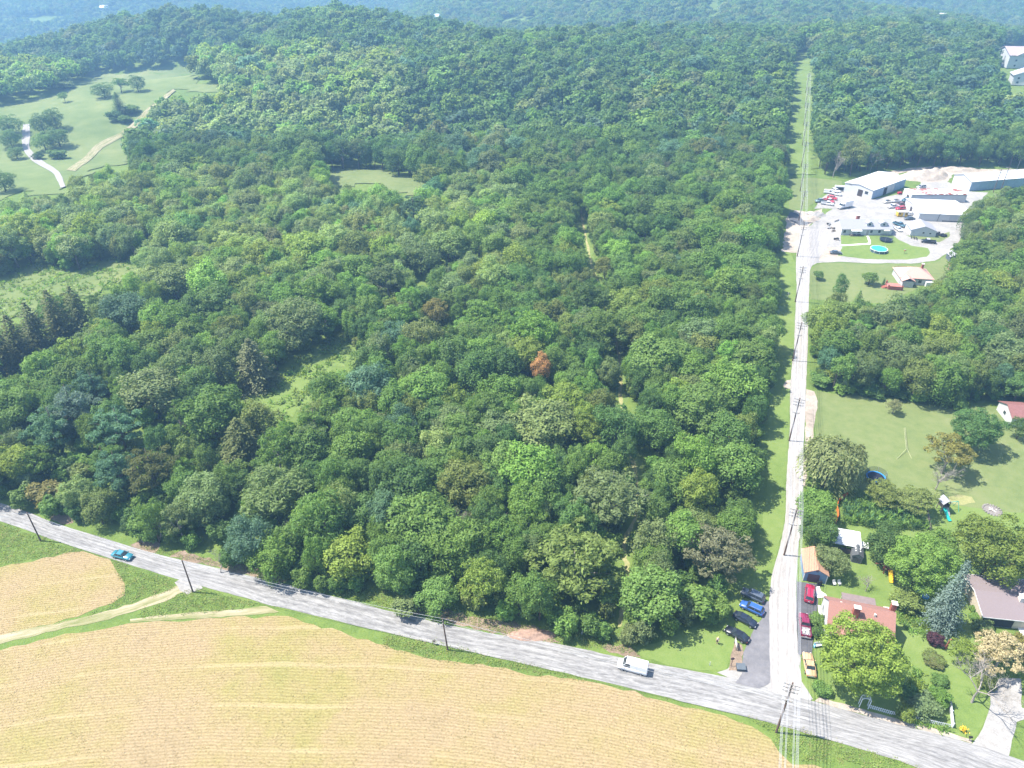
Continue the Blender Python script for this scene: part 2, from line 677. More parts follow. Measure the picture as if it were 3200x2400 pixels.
# the ripe field on the near side of the main road, cut by the track
sheet('field', [Z5(-900, 1560), Z5(0, 1310), Z5(500, 1180), Z5(900, 1122), Z5(1300, 1085), Z5(1700, 1062), Z5(2212, 1045), Z8(60, 610),
                Z8(300, 668), Z8(560, 690), Z8(760, 735), Z8(1080, 775), Z8(1250, 805), Z8(1640, 912), Z8(1900, 975), Z4(140, 1075), Z4(330, 1150), Z4(460, 1235), Z4(520, 1330),
                Z4(610, 1415), Z4(760, 1415), Z4(1000, 1500), Z4(1100, 1900), P(-900, 3400)], .03, crop_m, .5, 2.0, seed=4)
sheet('field', [Z5(-700, 700), Z5(0, 672), Z5(250, 628), Z5(500, 560), Z5(640, 548), Z5(840, 605), Z5(890, 690), Z5(960, 800), Z5(960, 880), Z5(850, 955),
                Z5(600, 1050), Z5(300, 1120), Z5(0, 1200), Z5(-700, 1330)], .03, crop_m, .5, 2.0, seed=5)
# farm track with two bare ruts, and the second rut line along the crop
strip('track', [Z5(-900, 1440), Z5(0, 1190), Z5(500, 1085), Z5(900, 985), Z5(1200, 880), Z5(1370, 800)],
      [Z5(-900, 1520), Z5(0, 1262), Z5(500, 1142), Z5(900, 1050), Z5(1250, 935), Z5(1440, 840)], .05, two_track_m, amp=.25)
strip('track', [Z5(1000, 1072), Z5(1400, 1022), Z5(1750, 1000), Z5(2040, 968)], [Z5(1000, 1095), Z5(1400, 1070), Z5(1750, 1050), Z5(2150, 1015)], .055, two_track_m, amp=.15)

# main road
FAR_EDGE = [(-1300, 1240), (-600, 1405), (0, 1572), (163, 1632), (325, 1682), (488, 1731), (692, 1779), (900, 1828), (1200, 1905), (1471, 1968), (1742, 2012), (1960, 2060),
            (2285, 2120), (2544, 2192), (2742, 2247), (2923, 2293), (3036, 2324), (3200, 2378), (3700, 2550), (4300, 2790)]
NEAR_EDGE = [(-1300, 1285), (-600, 1455), (0, 1630), (187, 1695), (366, 1752), (562, 1813), (740, 1862), (880, 1900), (1200, 1975), (1400, 2022), (1640, 2076), (1905, 2136),
             (2177, 2204), (2400, 2258), (2540, 2298), (2700, 2345), (2830, 2385), (2980, 2450), (3400, 2620), (3900, 2860)]
strip('road', [P(*a) for a in FAR_EDGE], [P(*a) for a in NEAR_EDGE], .075, road_m, amp=.12)
# lane under the power line
LANE_L = [(2400, 2160), (2402, 2066), (2403, 1931), (2404, 1862), (2414, 1789), (2434, 1717), (2450, 1645), (2456, 1572), (2457, 1502), (2463, 1412), (2468, 1339), (2469, 1231), (2473, 1158),
          (2481, 1086), (2484, 1000), (2489, 904), (2487, 815), (2496, 760), (2506, 715)]
LANE_R = [(2500, 2190), (2494, 2066), (2489, 1931), (2487, 1862), (2489, 1789), (2494, 1717), (2503, 1645), (2507, 1572), (2509, 1502), (2510, 1412), (2514, 1339), (2518, 1231), (2521, 1158),
          (2524, 1086), (2526, 1000), (2529, 904), (2535, 835), (2580, 780), (2600, 715)]
strip('lane', [P(*a) for a in LANE_L], [P(*a) for a in LANE_R], .095, lane_m, amp=.08)
# gravel: roadside aprons, yard, loop drive
sheet('gravel_apron', [P(2240, 2102), P(2272, 2092), P(2290, 2075), P(2312, 2085), P(2330, 2110), P(2420, 2110), P(2420, 2040), P(2497, 2040), P(2505, 2130), P(2540, 2185), P(2500, 2215), P(2350, 2160)],
      .06, gravel_m, .25, 1.5, seed=9)
sheet('gravel_apron', [Z5(1340, 790), Z5(1400, 750), Z5(1520, 790), Z5(1560, 830), Z5(1440, 880), Z5(1380, 850)], .058, gravel_m, .25, 1.2, seed=10)
sheet('gravel_shoulder', [Z2(330, 460), Z2(400, 480), Z2(430, 560), Z2(400, 760), Z2(390, 900), Z2(350, 1060), Z2(320, 1300), Z2(298, 1300), Z2(318, 800)], .06, dirt_m, .3, 2, seed=11)
sheet('gravel_shoulder', [Z2(130, 430), Z2(160, 385), Z2(195, 380), Z2(195, 455), Z2(150, 455)], .06, dirt_m, .2, 1, seed=12)
sheet('gravel_yard', [Z1(250, 960), Z1(300, 800), Z1(340, 720), Z1(420, 660), Z1(560, 560), Z1(400, 560), Z1(430, 500), Z1(520, 430), Z1(640, 400), Z1(900, 480), Z1(1290, 400), Z1(1330, 330),
                      Z1(1560, 330), Z1(1740, 410), Z1(1900, 420), Z1(1780, 560), Z1(1720, 660), Z1(1680, 790), Z1(1620, 870), Z1(1540, 950), Z1(1440, 1010), Z1(1300, 1030),
                      Z1(900, 1032), Z1(600, 1018), Z1(420, 1030), Z1(355, 1075), Z1(300, 1075)], .05, gravel_m, .5, 3, seed=13)
sheet('dirt_patch', [Z1(640, 335), Z1(900, 260), Z1(1250, 205), Z1(1500, 190), Z1(1700, 215), Z1(2300, 220), Z1(2300, 250), Z1(1600, 262), Z1(1550, 345), Z1(1320, 335), Z1(1200, 240), Z1(900, 310)],
      .045, dirt_m, .6, 3, seed=14)
sheet('dirt_patch', [Z1(120, 930), Z1(150, 760), Z1(160, 640), Z1(230, 570), Z1(360, 590), Z1(470, 560), Z1(420, 660), Z1(330, 730), Z1(250, 940)], .04, dirt_m, .5, 2, seed=15)
sheet('dirt_patch', [Z1(440, 1010), Z1(470, 890), Z1(620, 890), Z1(640, 960), Z1(600, 1012)], .056, dirt_m, .3, 2, seed=16)
sheet('asphalt_patch', [Z1(170, 620), Z1(200, 585), Z1(250, 600), Z1(310, 670), Z1(390, 680), Z1(330, 700), Z1(270, 705), Z1(190, 665)], .055, tar_m, .25, 2, seed=17)
# parking on both sides of the junction
sheet('parking_asphalt', [Z4(398, 300), Z4(450, 285), Z4(452, 560), Z4(458, 850), Z4(380, 890), Z4(215, 850), Z4(260, 790), Z4(272, 640), Z4(300, 580), Z4(340, 490), Z4(400, 410)], .115, asphalt_m, .12, 1.2, seed=18)
sheet('driveway', [Z3(247, 880), Z3(420, 900), Z3(420, 1000), Z3(432, 1040), Z3(425, 1130), Z3(395, 1220), Z3(385, 1420), Z3(378, 1510), Z3(262, 1510), Z3(240, 1180)], .115, tar_m, .08, 1.5, seed=19)
sheet('path', [Z3(415, 930), Z3(440, 905), Z3(455, 960), Z3(500, 990), Z3(510, 1015), Z3(430, 1022), Z3(408, 1005)], .118, M('concrete', (.72, .70, .67), .9, .08, 2), .03, 1)
conc = M('concrete')
sheet('path', [Z3(995, 1095), Z3(1045, 1100), Z3(1070, 1310), Z3(1040, 1300), Z3(1010, 1240)], .06, conc, .04, 1)
sheet('driveway', [Z4(1985, 880), Z4(2040, 820), Z4(2190, 820), Z4(2195, 1020), Z4(2300, 1060), Z4(2160, 1120), Z4(2120, 1300), Z4(2100, 1385), Z4(1850, 1275), Z4(1900, 1210), Z4(1945, 1110), Z4(1980, 1000)],
      .06, gravel_m, .12, 1.5, seed=20)
# lawns
sheet('lawn', [P(2345, 1790), P(2375, 1680), P(2395, 1550), P(2400, 1400), P(2405, 1250), P(2425, 1050), P(2437, 900), P(2440, 800), P(2470, 785), P(2486, 830), P(2487, 904), P(2482, 1000),
               P(2479, 1086), P(2471, 1158), P(2467, 1231), P(2466, 1339), P(2461, 1412), P(2455, 1502), P(2454, 1572), P(2448, 1645), P(2432, 1717), P(2412, 1789), P(2402, 1862), P(2395, 1900), P(2330, 1880)],
      .02, lush, .25, 2.5, seed=21)
sheet('lawn', [Z8(1430, 590), Z8(1600, 560), Z8(1760, 490), Z8(1960, 520), Z8(2090, 560), Z8(2060, 640), Z8(1990, 660), Z8(1970, 730), Z8(1760, 720), Z8(1500, 660)], .02, lush, .3, 1.5, seed=22)
sheet('lawn', [Z2(405, 470), Z2(560, 500), Z2(980, 550), Z2(1100, 540), Z2(1600, 620), Z2(1900, 600), Z2(2500, 760), Z2(2500, 1560), Z2(1900, 1500), Z2(1560, 1460), Z2(1150, 1440), Z2(840, 1330),
               Z2(700, 1300), Z2(420, 1200), Z2(410, 900)], .02, dryl, .4, 3, seed=23)
sheet('lawn', [Z3(262, 620), Z3(300, 480), Z3(560, 390), Z3(1300, 400), Z3(1420, 200), Z3(1700, 60), Z3(2500, 100), Z3(2500, 900), Z3(1760, 900), Z3(1720, 1000), Z3(1800, 1320), Z4(1900, 560),
               Z4(1990, 900), Z4(1975, 1000), Z4(1930, 1140), Z4(1850, 1270), Z4(1500, 1180), Z4(1100, 1060), Z4(800, 990), Z4(650, 860), Z4(655, 720), Z3(385, 1510), Z3(400, 1220), Z3(430, 1130), Z3(435, 1030),
               Z3(420, 890), Z3(250, 875)], .018, lush, .3, 2, seed=24)
sheet('lawn', [Z1(362, 1100), Z1(420, 1042), Z1(600, 1026), Z1(900, 1040), Z1(1300, 1040), Z1(1450, 1020), Z1(1600, 930), Z1(1680, 850), Z1(1700, 1100), Z1(1400, 1200), Z1(1000, 1380), Z1(500, 1350), Z1(360, 1340)],
      .02, dryl, .4, 3, seed=25)
sheet('lawn', [Z1(625, 790), Z1(1080, 790), Z1(1130, 830), Z1(1240, 880), Z1(1380, 900), Z1(1400, 940), Z1(1370, 975), Z1(1200, 1000), Z1(850, 995), Z1(600, 965), Z1(640, 900)], .062, lush, .2, 2, seed=26)
sheet('path', [Z1(850, 795), Z1(870, 795), Z1(888, 845), Z1(885, 868), Z1(640, 882), Z1(630, 872), Z1(860, 858), Z1(870, 845)], .068, conc, .05, 2)
sheet('lawn', [Z1(1190, 790), Z1(1440, 800), Z1(1570, 760), Z1(1570, 800), Z1(1480, 850), Z1(1250, 815)], .062, dryl, .2, 2, seed=27)
sheet('lawn', [Z1(185, 300), Z1(380, 290), Z1(640, 320), Z1(640, 380), Z1(500, 410), Z1(400, 500), Z1(330, 560), Z1(240, 560), Z1(180, 600)], .035, dryl, .4, 3, seed=28)
# sand ring of the fire pit, worn patches under the yellow tree
sheet('dirt_patch', [Z2(1560, 1390), Z2(1650, 1370), Z2(1760, 1390), Z2(1790, 1440), Z2(1640, 1460), Z2(1560, 1430)], .03, path_m, .3, 1.5, seed=29)
# open slopes
MEADOW_PX = [(a * .4069, b * .4069) for a, b in [(-2500, 900), (0, 825), (240, 758), (400, 735), (440, 680), (570, 648), (720, 600), (740, 565), (1000, 560), (1500, 495), (1510, 640), (1690, 650), (1690, 705),
                                                  (1560, 720), (1330, 690), (1180, 800), (1060, 930), (965, 1000), (950, 1100), (1000, 1230), (900, 1290), (800, 1270), (680, 1340), (560, 1400), (505, 1440),
                                                  (470, 1500), (300, 1505), (180, 1480), (0, 1560), (-900, 1700), (-2500, 1500)]]
draped('meadow', [P(*a) for a in MEADOW_PX], .35, meadow_m, 7., 1)
strip('track', [Z6(470, 1450), Z6(400, 1330), Z6(250, 1240), Z6(180, 1150), Z6(170, 1050), Z6(180, 960)], [Z6(505, 1440), Z6(450, 1320), Z6(320, 1230), Z6(235, 1150), Z6(232, 1050), Z6(230, 960)], .6, lane_m, amp=.2)
CLEAR_A = [(640, 1165), (700, 1130), (760, 1180), (860, 1170), (930, 1120), (1040, 1060), (1085, 1040), (1110, 1080), (1100, 1120), (1040, 1150), (1000, 1190), (960, 1235), (960, 1280), (880, 1300), (800, 1290), (780, 1240)]
CLEAR_B = [(985, 545), (1060, 528), (1190, 530), (1210, 545), (1260, 552), (1345, 575), (1300, 612), (1200, 598), (1190, 575), (1050, 580)]
CLEAR_C = [(-900, 900), (0, 880), (90, 825), (235, 853), (344, 813), (470, 831), (362, 882), (307, 925), (217, 918), (152, 922), (72, 990), (0, 1010), (-900, 1080)]
draped('clearing', [P(*a) for a in CLEAR_A], .05, lush, 3., 2)
draped('clearing', [P(*a) for a in CLEAR_B], .3, dryl, 5., 3)
draped('clearing', [P(*a) for a in CLEAR_C], .3, meadow_m, 4., 4)
SWATH_PX = [(2462, 540), (2464, 450), (2470, 360), (2480, 260), (2492, 170), (2540, 170), (2542, 260), (2541, 360), (2535, 450), (2550, 545)]
draped('swath', [P(*a) for a in SWATH_PX], .3, lush, 5., 5)
FOOTPATH = [(1815, 655), (1830, 740), (1850, 830), (1880, 930), (1918, 1050), (1935, 1130), (1940, 1250), (1958, 1370), (1985, 1480), (1990, 1600), (1950, 1700), (1962, 1790), (1950, 1880), (1935, 1960)]
fp = [P(*a) for a in FOOTPATH]
strip('path', [p + Vector((-.5, 0, 0)) for p in fp], [p + Vector((.5, 0, 0)) for p in fp], .04, path_m, amp=.3)
fg = [p for p in fp]
strip('clearing', [p + Vector((-2.0, 0, 0)) for p in fg], [p + Vector((1.9, 0, 0)) for p in fg], .02, lush, amp=.9)

brush_m, _, _, _ = surface('dry_brush', [(.32, (.11, .10, .06)), (.46, (.22, .165, .12)), (.6, (.33, .25, .19)), (.76, (.42, .36, .29))], (.25, 1.1, 5.), (.35, .35, .3), bump=.8)
sheet('earth_bank', [Z8(100, 345), Z8(300, 365), Z8(480, 420), Z8(640, 440), Z8(820, 470), Z8(960, 520), Z8(1020, 570), Z8(800, 545), Z8(560, 495), Z8(330, 420), Z8(80, 385)], .03, brush_m, .7, 1.2, seed=51)
sheet('earth_bank', [Z8(1250, 590), Z8(1380, 575), Z8(1450, 620), Z8(1480, 655), Z8(1300, 625)], .032, brush_m, .5, 1.2, seed=52)
sheet('earth_bank', [Z5(1000, 500), Z5(1150, 440), Z5(1230, 480), Z5(1200, 560), Z5(1100, 540)], .03, brush_m, .5, 1.2, seed=53)
sheet('earth_bank', [Z5(1300, 590), Z5(1420, 540), Z5(1560, 600), Z5(1800, 650), Z5(1980, 680), Z5(2212, 770), Z5(2150, 790), Z5(1750, 700), Z5(1500, 640)], .03, brush_m, .6, 1.2, seed=54)
sheet('earth_bank', [Z5(350, 260), Z5(560, 270), Z5(560, 330), Z5(470, 340), Z5(380, 300)], .03, brush_m, .5, 1.2, seed=55)
sheet('gravel_shoulder', [P(2544, 2192), P(2742, 2247), P(2923, 2293), P(3036, 2324), P(3036, 2312), P(2923, 2278), P(2742, 2230), P(2560, 2180)], .066, dirt_m, .15, 1.2, seed=56)
sheet('gravel_shoulder', [Z4(212, 560), Z4(262, 590), Z4(274, 640), Z4(264, 700), Z4(258, 775), Z4(170, 765), Z4(182, 700), Z4(198, 620)], .067, brush_m, .2, 1., seed=57)
strip('track', [Z6(510, 1310), Z6(700, 1150), Z6(960, 1000), Z6(1180, 800), Z6(1330, 690)], [Z6(580, 1320), Z6(760, 1170), Z6(1020, 1010), Z6(1230, 810), Z6(1350, 700)], .6, two_track_m, amp=.5)

# ---------------------------------------------------------------- tree library (nominal: 14 m tall, crown radius 5 m)
def unit(a):
    return a / np.maximum(np.linalg.norm(a, axis=1, keepdims=True), 1e-9)


def leaf_quads(pos, nrm, w, l, rg, axis=None):
    """a bent leaf spray at each position, facing nrm"""
    n = len(pos)
    if axis is None:
        axis = rg.normal(size=(n, 3))
    b = unit(axis - nrm * np.sum(axis * nrm, 1, keepdims=True))
    t = np.cross(b, nrm)
    w = (w * rg.uniform(.7, 1.3, n))[:, None] / 2
    l = (l * rg.uniform(.7, 1.3, n))[:, None] / 2
    fold = -nrm * l * rg.uniform(.1, .5, n)[:, None]
    v = np.stack([pos - b * l + fold, pos + t * w, pos + b * l + fold, pos - t * w], 1).reshape(-1, 3)
    return v, np.arange(4 * n).reshape(n, 4)


def lobed_crown(seed, n_lobes, n_leaf, rx=5., rz=4.6, cz=9., lobe=(.30, .46), lz=1., w=.30, l=.52, low=-.45, jit=.45, flat=0., droop=0., inner=.62, irregular=.27):
    rg = np.random.default_rng(seed)
    d = unit(rg.normal(size=(n_lobes * 4, 3)))
    d = d[d[:, 2] > low]
    pick = [d[0]]
    for _ in range(n_lobes - 1):                      # spread the boughs evenly
        c = d[rg.integers(0, len(d), 14)]
        k = np.min(np.linalg.norm(c[:, None] - np.array(pick)[None], axis=2), axis=1)
        pick.append(c[int(np.argmax(k))])
    d = np.array(pick)
    sc = rg.uniform(1 - irregular * 1.6, 1 + irregular, n_lobes)[:, None]
    c = d * np.array([rx * inner, rx * inner, rz * inner]) * sc
    c[:, 2] = c[:, 2] * (1 - flat) + cz
    lr = rg.uniform(lobe[0], lobe[1], n_lobes) * rx
    c = np.vstack([c, [[0, 0, cz + rz * .1]]])
    lr = np.append(lr, rx * .55)
    p = lr ** 2
    which = rg.choice(len(lr), n_leaf, p=p / p.sum())
    out = unit(c[which] - np.array([0, 0, cz - rz * .5]))
    dl = unit(rg.normal(size=(n_leaf, 3)) + out * .75 + np.array([0, 0, .3]))
    rad = lr[which][:, None] * np.where(rg.uniform(0, 1, n_leaf) < .16, rg.uniform(1.05, 1.38, n_leaf), rg.uniform(.72, 1.08, n_leaf))[:, None]
    pos = c[which] + dl * rad * np.array([1, 1, lz])
    if droop:
        pos[:, 2] -= droop * rg.uniform(0, 1, n_leaf) ** 2 * np.maximum(0, 1 - dl[:, 2])
    keep = np.ones(n_leaf, bool)
    for k in range(len(lr)):                          # nothing to see deep inside a neighbour bough
        q = (pos - c[k]) / np.array([1, 1, lz])
        keep &= ~((np.linalg.norm(q, axis=1) < lr[k] * .62) & (which != k))
    pos, dl = pos[keep], dl[keep]
    nrm = unit(dl + rg.normal(size=dl.shape) * jit + np.array([0, 0, .25]))
    v, f = leaf_quads(pos, nrm, w, l, rg)
    return v, f, c, lr


def limb_trunk(seed, c, lr, h0=9., r0=.26, n_limb=7, n=6):
    r = random.Random(seed)
    mb = MB()
    bend = (r.uniform(-.4, .4), r.uniform(-.4, .4))
    mb.tube([(0, 0, -.3), (bend[0] * .3, bend[1] * .3, h0 * .35), (bend[0], bend[1], h0 * .7), (bend[0] * 1.2, bend[1] * 1.2, h0 * 1.15)], [r0 * 1.25, r0, r0 * .75, r0 * .25], n)
    idx = list(range(len(c) - 1))
    r.shuffle(idx)
    for k in idx[:n_limb]:
        z0 = h0 * r.uniform(.38, .75)
        a = Vector((bend[0] * z0 / h0, bend[1] * z0 / h0, z0))
        b = Vector(c[k])
        m = a.lerp(b, .5) + Vector((0, 0, -.4))
        mb.tube([a, m, b], [r0 * .45, r0 * .3, r0 * .1], 5, False)
    return mb


def conifer(seed, n_lev=22, base=.6, rad=2.7, top=14., per=13, w=.4, droop=.32, l=.75, ragged=.2, power=.62):
    rg = np.random.default_rng(seed)
    P_, N_, A_ = [], [], []
    for i in range(n_lev):
        t = i / (n_lev - 1)
        z = base + (top - base) * t
        rr = rad * (1 - t) ** power + .12
        m = max(4, int(per * (1 - t * .6)))
        off = rg.uniform(0, 6.28)
        for k in range(m):
            a = off + 6.283 * k / m + rg.uniform(-.25, .25)
            ln = rr * rg.uniform(1 - ragged * 2, 1 + ragged)
            dirv = np.array([math.cos(a), math.sin(a), 0])
            steps = max(2, int(ln / .32))
            for s in range(1, steps + 1):
                q = s / steps
                for side in (-1, 0, 1):
                    wv = .34 * ln * (1 - q * .6) * side * .55
                    pz = z - droop * ln * q ** 1.4 + .12 * math.sin(q * 3) - abs(side) * .06
                    pos = dirv * ln * q + np.array([-dirv[1], dirv[0], 0]) * wv + np.array([0, 0, pz])
                    P_.append(pos + rg.normal(size=3) * .09)
                    N_.append(np.array([0, 0, 1]) + dirv * .35 + rg.normal(size=3) * .3)
                    A_.append(dirv + np.array([-dirv[1], dirv[0], 0]) * side * .8 + np.array([0, 0, -.35]))
    v, f = leaf_quads(np.array(P_), unit(np.array(N_)), w, l, rg, np.array(A_))
    return v, f


def willow_crown(seed, n=5200):
    rg = np.random.default_rng(seed)
    v0, f0, c, lr = lobed_crown(seed, 14, 1500, rx=4.4, rz=3.2, cz=10., low=-.1, w=.3, l=.8)
    ns = 330
    a = rg.uniform(0, 6.283, ns)
    rr = 5 * np.sqrt(rg.uniform(.12, 1, ns))
    top = 10.5 + 2.6 * np.sqrt(np.maximum(0, 1 - (rr / 5.4) ** 2)) + rg.uniform(-1, .4, ns)
    ln = rg.uniform(3.5, 9.5, ns) * (.45 + .55 * rr / 5)
    per = 14
    k = np.tile(np.linspace(0, 1, per), ns)
    a, rr, top, ln = (np.repeat(q, per) for q in (a, rr, top, ln))
    z = np.maximum(top - ln * k, .6)
    rr = rr * (1 + .10 * k)
    pos = np.stack([rr * np.cos(a), rr * np.sin(a), z], 1) + rg.normal(size=(len(a), 3)) * .12
    nrm = unit(np.stack([np.cos(a), np.sin(a), a * 0 + .5], 1) + rg.normal(size=(len(a), 3)) * .4)
    v, f = leaf_quads(pos, nrm, .26, 1.0, rg, np.tile([[0, 0, 1.]], (len(a), 1)) + rg.normal(size=(len(a), 3)) * .15)
    return np.vstack([v0, v]), np.vstack([f0, f + len(v0)]), c, lr


def bare_tree(seed, h=14., spread=1., depth=6, r0=.24, splits=3, n0=5):
    r = random.Random(seed)
    mb = MB()

    def grow(p, d, ln, rad, lev):
        q = p + d * ln * .5 + Vector((r.uniform(-1, 1), r.uniform(-1, 1), r.uniform(-.4, .6))) * ln * .09
        e = p + d * ln
        mb.tube([p, q, e], [rad, rad * .8, rad * .6], n0 if lev > 2 else 3, False)
        if lev == 0:
            return
        k = splits if lev > 1 else splits + 1
        for _ in range(k):
            nd_ = (d + Vector((r.uniform(-1, 1), r.uniform(-1, 1), r.uniform(-.35, .75))) * .75 * spread).normalized()
            grow(e if r.random() < .6 else q, nd_, ln * r.uniform(.58, .82), max(rad * .6, .012), lev - 1)
    grow(Vector((0, 0, -.2)), Vector((0, 0, 1)), h * .28, r0, depth)
    return mb


LIB = {}


def lib(name, v, f, trunk, bark=None):
    LIB[name] = (new_mesh(name + '_crown', v, f, LEAF), trunk.mesh(name + '_trunk', bark or BARK, True))


for s in range(3):
    v, f, c, lr = lobed_crown(100 + s, 32, 6200, lobe=(.22, .40), rz=5.7, cz=7.9, low=-.7)
    lib('oak%d' % s, v, f, limb_trunk(s, c, lr))
for s in range(3):
    v, f, c, lr = lobed_crown(200 + s, 40, 6200, rz=5.7, cz=7.9, low=-.7, lobe=(.22, .33), inner=.72, w=.30, l=.5, jit=.4, irregular=.2)
    lib('maple%d' % s, v, f, limb_trunk(s + 9, c, lr))
for s in range(3):                                      # thin-leaved, tiered, with gaps
    v, f, c, lr = lobed_crown(300 + s, 46, 4000, rz=5.0, cz=8.8, lobe=(.15, .28), inner=.80, lz=.65, w=.28, l=.6, low=-.5, jit=.6, irregular=.25)
    lib('locust%d' % s, v, f, limb_trunk(s + 19, c, lr, n_limb=14), GREYBARK)
for s in range(2):                                      # creeper-hung columns
    v, f, c, lr = lobed_crown(400 + s, 24, 6000, rz=6.0, cz=7.2, lobe=(.22, .36), inner=.66, lz=1.9, w=.30, l=.52, low=-.8, droop=1.6, irregular=.3)
    lib('drape%d' % s, v, f, limb_trunk(s + 29, c, lr))
for s in range(2):
    v, f, c, lr = lobed_crown(500 + s, 20, 3300, rx=4.2, rz=6.2, cz=8.0, lobe=(.26, .42), low=-.7, irregular=.25)
    lib('tall%d' % s, v, f, limb_trunk(s + 39, c, lr))
for s in range(2):                                      # long flat sprays, like ash and sumac
    v, f, c, lr = lobed_crown(600 + s, 34, 5400, rz=5.5, cz=8.0, low=-.65, lobe=(.22, .36), inner=.72, w=.23, l=.66, jit=.65, irregular=.25)
    lib('ash%d' % s, v, f, limb_trunk(s + 49, c, lr))
for s in range(3):                                      # bushes: crown down to the ground
    v, f, c, lr = lobed_crown(700 + s, 18, 2400, rx=5., rz=6., cz=6.4, lobe=(.26, .42), low=-.85, w=.6, l=1.0, irregular=.25)
    lib('bush%d' % s, v, f, limb_trunk(s + 59, c, lr, h0=6, r0=.2, n_limb=5))
for s in range(2):                                      # leafy right down to the grass
    v, f, c, lr = lobed_crown(950 + s, 34, 4200, rx=5, rz=6.8, cz=6.9, lobe=(.24, .4), low=-.95, irregular=.22)
    lib('full%d' % s, v, f, limb_trunk(s + 89, c, lr))
for s in range(2):
    v, f = conifer(800 + s, 26, .5, 2.7, 14., 14, w=.21, l=.42, droop=.3, power=.66)
    lib('spruce%d' % s, v * np.array([1.9, 1.9, 1]), f, MB().tube([(0, 0, -.2), (0, 0, 13.5)], [.3, .04], 6))
for s in range(2):                                      # broad pine: separate plumes in layers
    v, f, c, lr = lobed_crown(900 + s, 46, 3900, rz=6.2, cz=8., lobe=(.13, .25), inner=.8, lz=.5, w=.22, l=.85, low=-.6, jit=.7, irregular=.3)
    lib('pine%d' % s, v, f, limb_trunk(s + 69, c, lr, h0=12, n_limb=12))
v, f, c, lr = willow_crown(31)
lib('willow0', v, f, limb_trunk(79, c, lr, r0=.4))
BARE = [bare_tree(5 + s, spread=1. + .2 * s).mesh('bare_tree', GREYBARK, True) for s in range(3)]
FAR = []
for s in range(5):
    v, f, c, lr = lobed_crown(1000 + s, 15, 620, lobe=(.28, .46), w=.95, l=1.45, cz=7.8, rz=5.8, low=-.6, jit=.4, irregular=.22 + .03 * s)
    FAR.append(new_mesh('far_crown', v, f, LEAF))

TINTS = {
    'mid green': (.142, .235, .054), 'deep green': (.100, .180, .048), 'yellow-green': (.200, .270, .052), 'grey-green': (.165, .222, .085), 'olive': (.172, .222, .062),
    'blue-green': (.105, .190, .105), 'bright green': (.165, .280, .056), 'pale green': (.195, .265, .088), 'brownish': (.165, .180, .080),
    'dark olive': (.125, .145, .050), 'silver-blue': (.150, .220, .170), 'rust-brown': (.44, .26, .115), 'purple': (0.078, 0.034, 0.044), 'straw': (0.468, 0.390, 0.215), 'grey-brown': (.205, .218, .110),
    'gold': (.215, .195, .060),
}


def tree(name, species, loc, r, h, tint, label, cat='tree', group=None, rz=None, var=.12):
    root = empty(name, loc, 0, label, cat, group)
    cm, tm = LIB[species]
    rz = RNG.uniform(0, 6.28) if rz is None else rz
    t = TINTS[tint] if isinstance(tint, str) else tint
    k = RNG.uniform(1 - var, 1 + var)
    sc = (r / 5, r / 5 * RNG.uniform(.92, 1.08), h / 14)
    crown = obj('crown', cm, root, None, rz, sc)
    crown.rotation_euler.x, crown.rotation_euler.y = (RNG.uniform(-.13, .13), RNG.uniform(-.13, .13)) if 'spruce' not in species else (0, 0)
    crown['tint'] = [t[0] * k * RNG.uniform(.94, 1.06), t[1] * k, t[2] * k * RNG.uniform(.9, 1.1)]
    obj('trunk', tm, root, None, rz, sc)
    return root


# ---------------------------------------------------------------- where the woods stand
OPEN_MAIN = [(-2500, 950), (-600, 1412), (0, 1568), (160, 1612), (330, 1658), (480, 1700), (700, 1762), (830, 1806), (1000, 1846), (1200, 1862), (1350, 1896), (1525, 1920), (1640, 1955), (1742, 1998),
             (1860, 1992), (2014, 2010), (2122, 1975), (2230, 1950), (2290, 1900), (2312, 1840), (2338, 1780), (2368, 1650), (2380, 1520), (2400, 1400), (2418, 1250), (2428, 1100), (2436, 950),
             (2440, 820), (2452, 720), (2458, 600), (2462, 500), (2466, 400), (2476, 280), (2490, 165), (2544, 165), (2545, 260), (2543, 400), (2545, 545), (2640, 552), (2800, 532), (2900, 520),
             (3000, 520), (3200, 524), (5200, 500), (5200, 4000), (-2500, 4000)]
BLOCK = [(2545, 1215), (2530, 974), (2575, 960), (2610, 900), (2700, 930), (2780, 945), (2850, 920), (2900, 880), (2960, 850), (2995, 810), (2995, 720), (3030, 645), (3100, 605), (3200, 570),
         (5000, 520), (5000, 1290), (3200, 1262), (3080, 1255), (3040, 1270), (2960, 1262), (2860, 1255), (2760, 1240), (2650, 1225), (2600, 1230)]
PATH_PX = [[(1806, 660), (1828, 660), (1848, 760), (1868, 850), (1838, 850), (1819, 760)], [(1922, 1170), (1950, 1170), (1956, 1250), (1972, 1330), (1992, 1400), (1960, 1400), (1938, 1330), (1922, 1250)],
           [(1930, 1690), (1975, 1690), (1990, 1800), (1965, 1830), (1945, 1780)]]
OPENINGS = [CLEAR_A, CLEAR_B, CLEAR_C, MEADOW_PX] + PATH_PX + [[(3110, 150), (3400, 140), (3400, 300), (3150, 290)]]
fpw = np.array([[p.x, p.y] for p in fp])


def near_path(x, y):
    d = np.full(np.shape(x), 1e9)
    for a, b in zip(fpw[:-1], fpw[1:]):
        ab = b - a
        t = np.clip(((x - a[0]) * ab[0] + (y - a[1]) * ab[1]) / (ab @ ab), 0, 1)
        d = np.minimum(d, np.hypot(x - a[0] - ab[0] * t, y - a[1] - ab[1] * t))
    return d


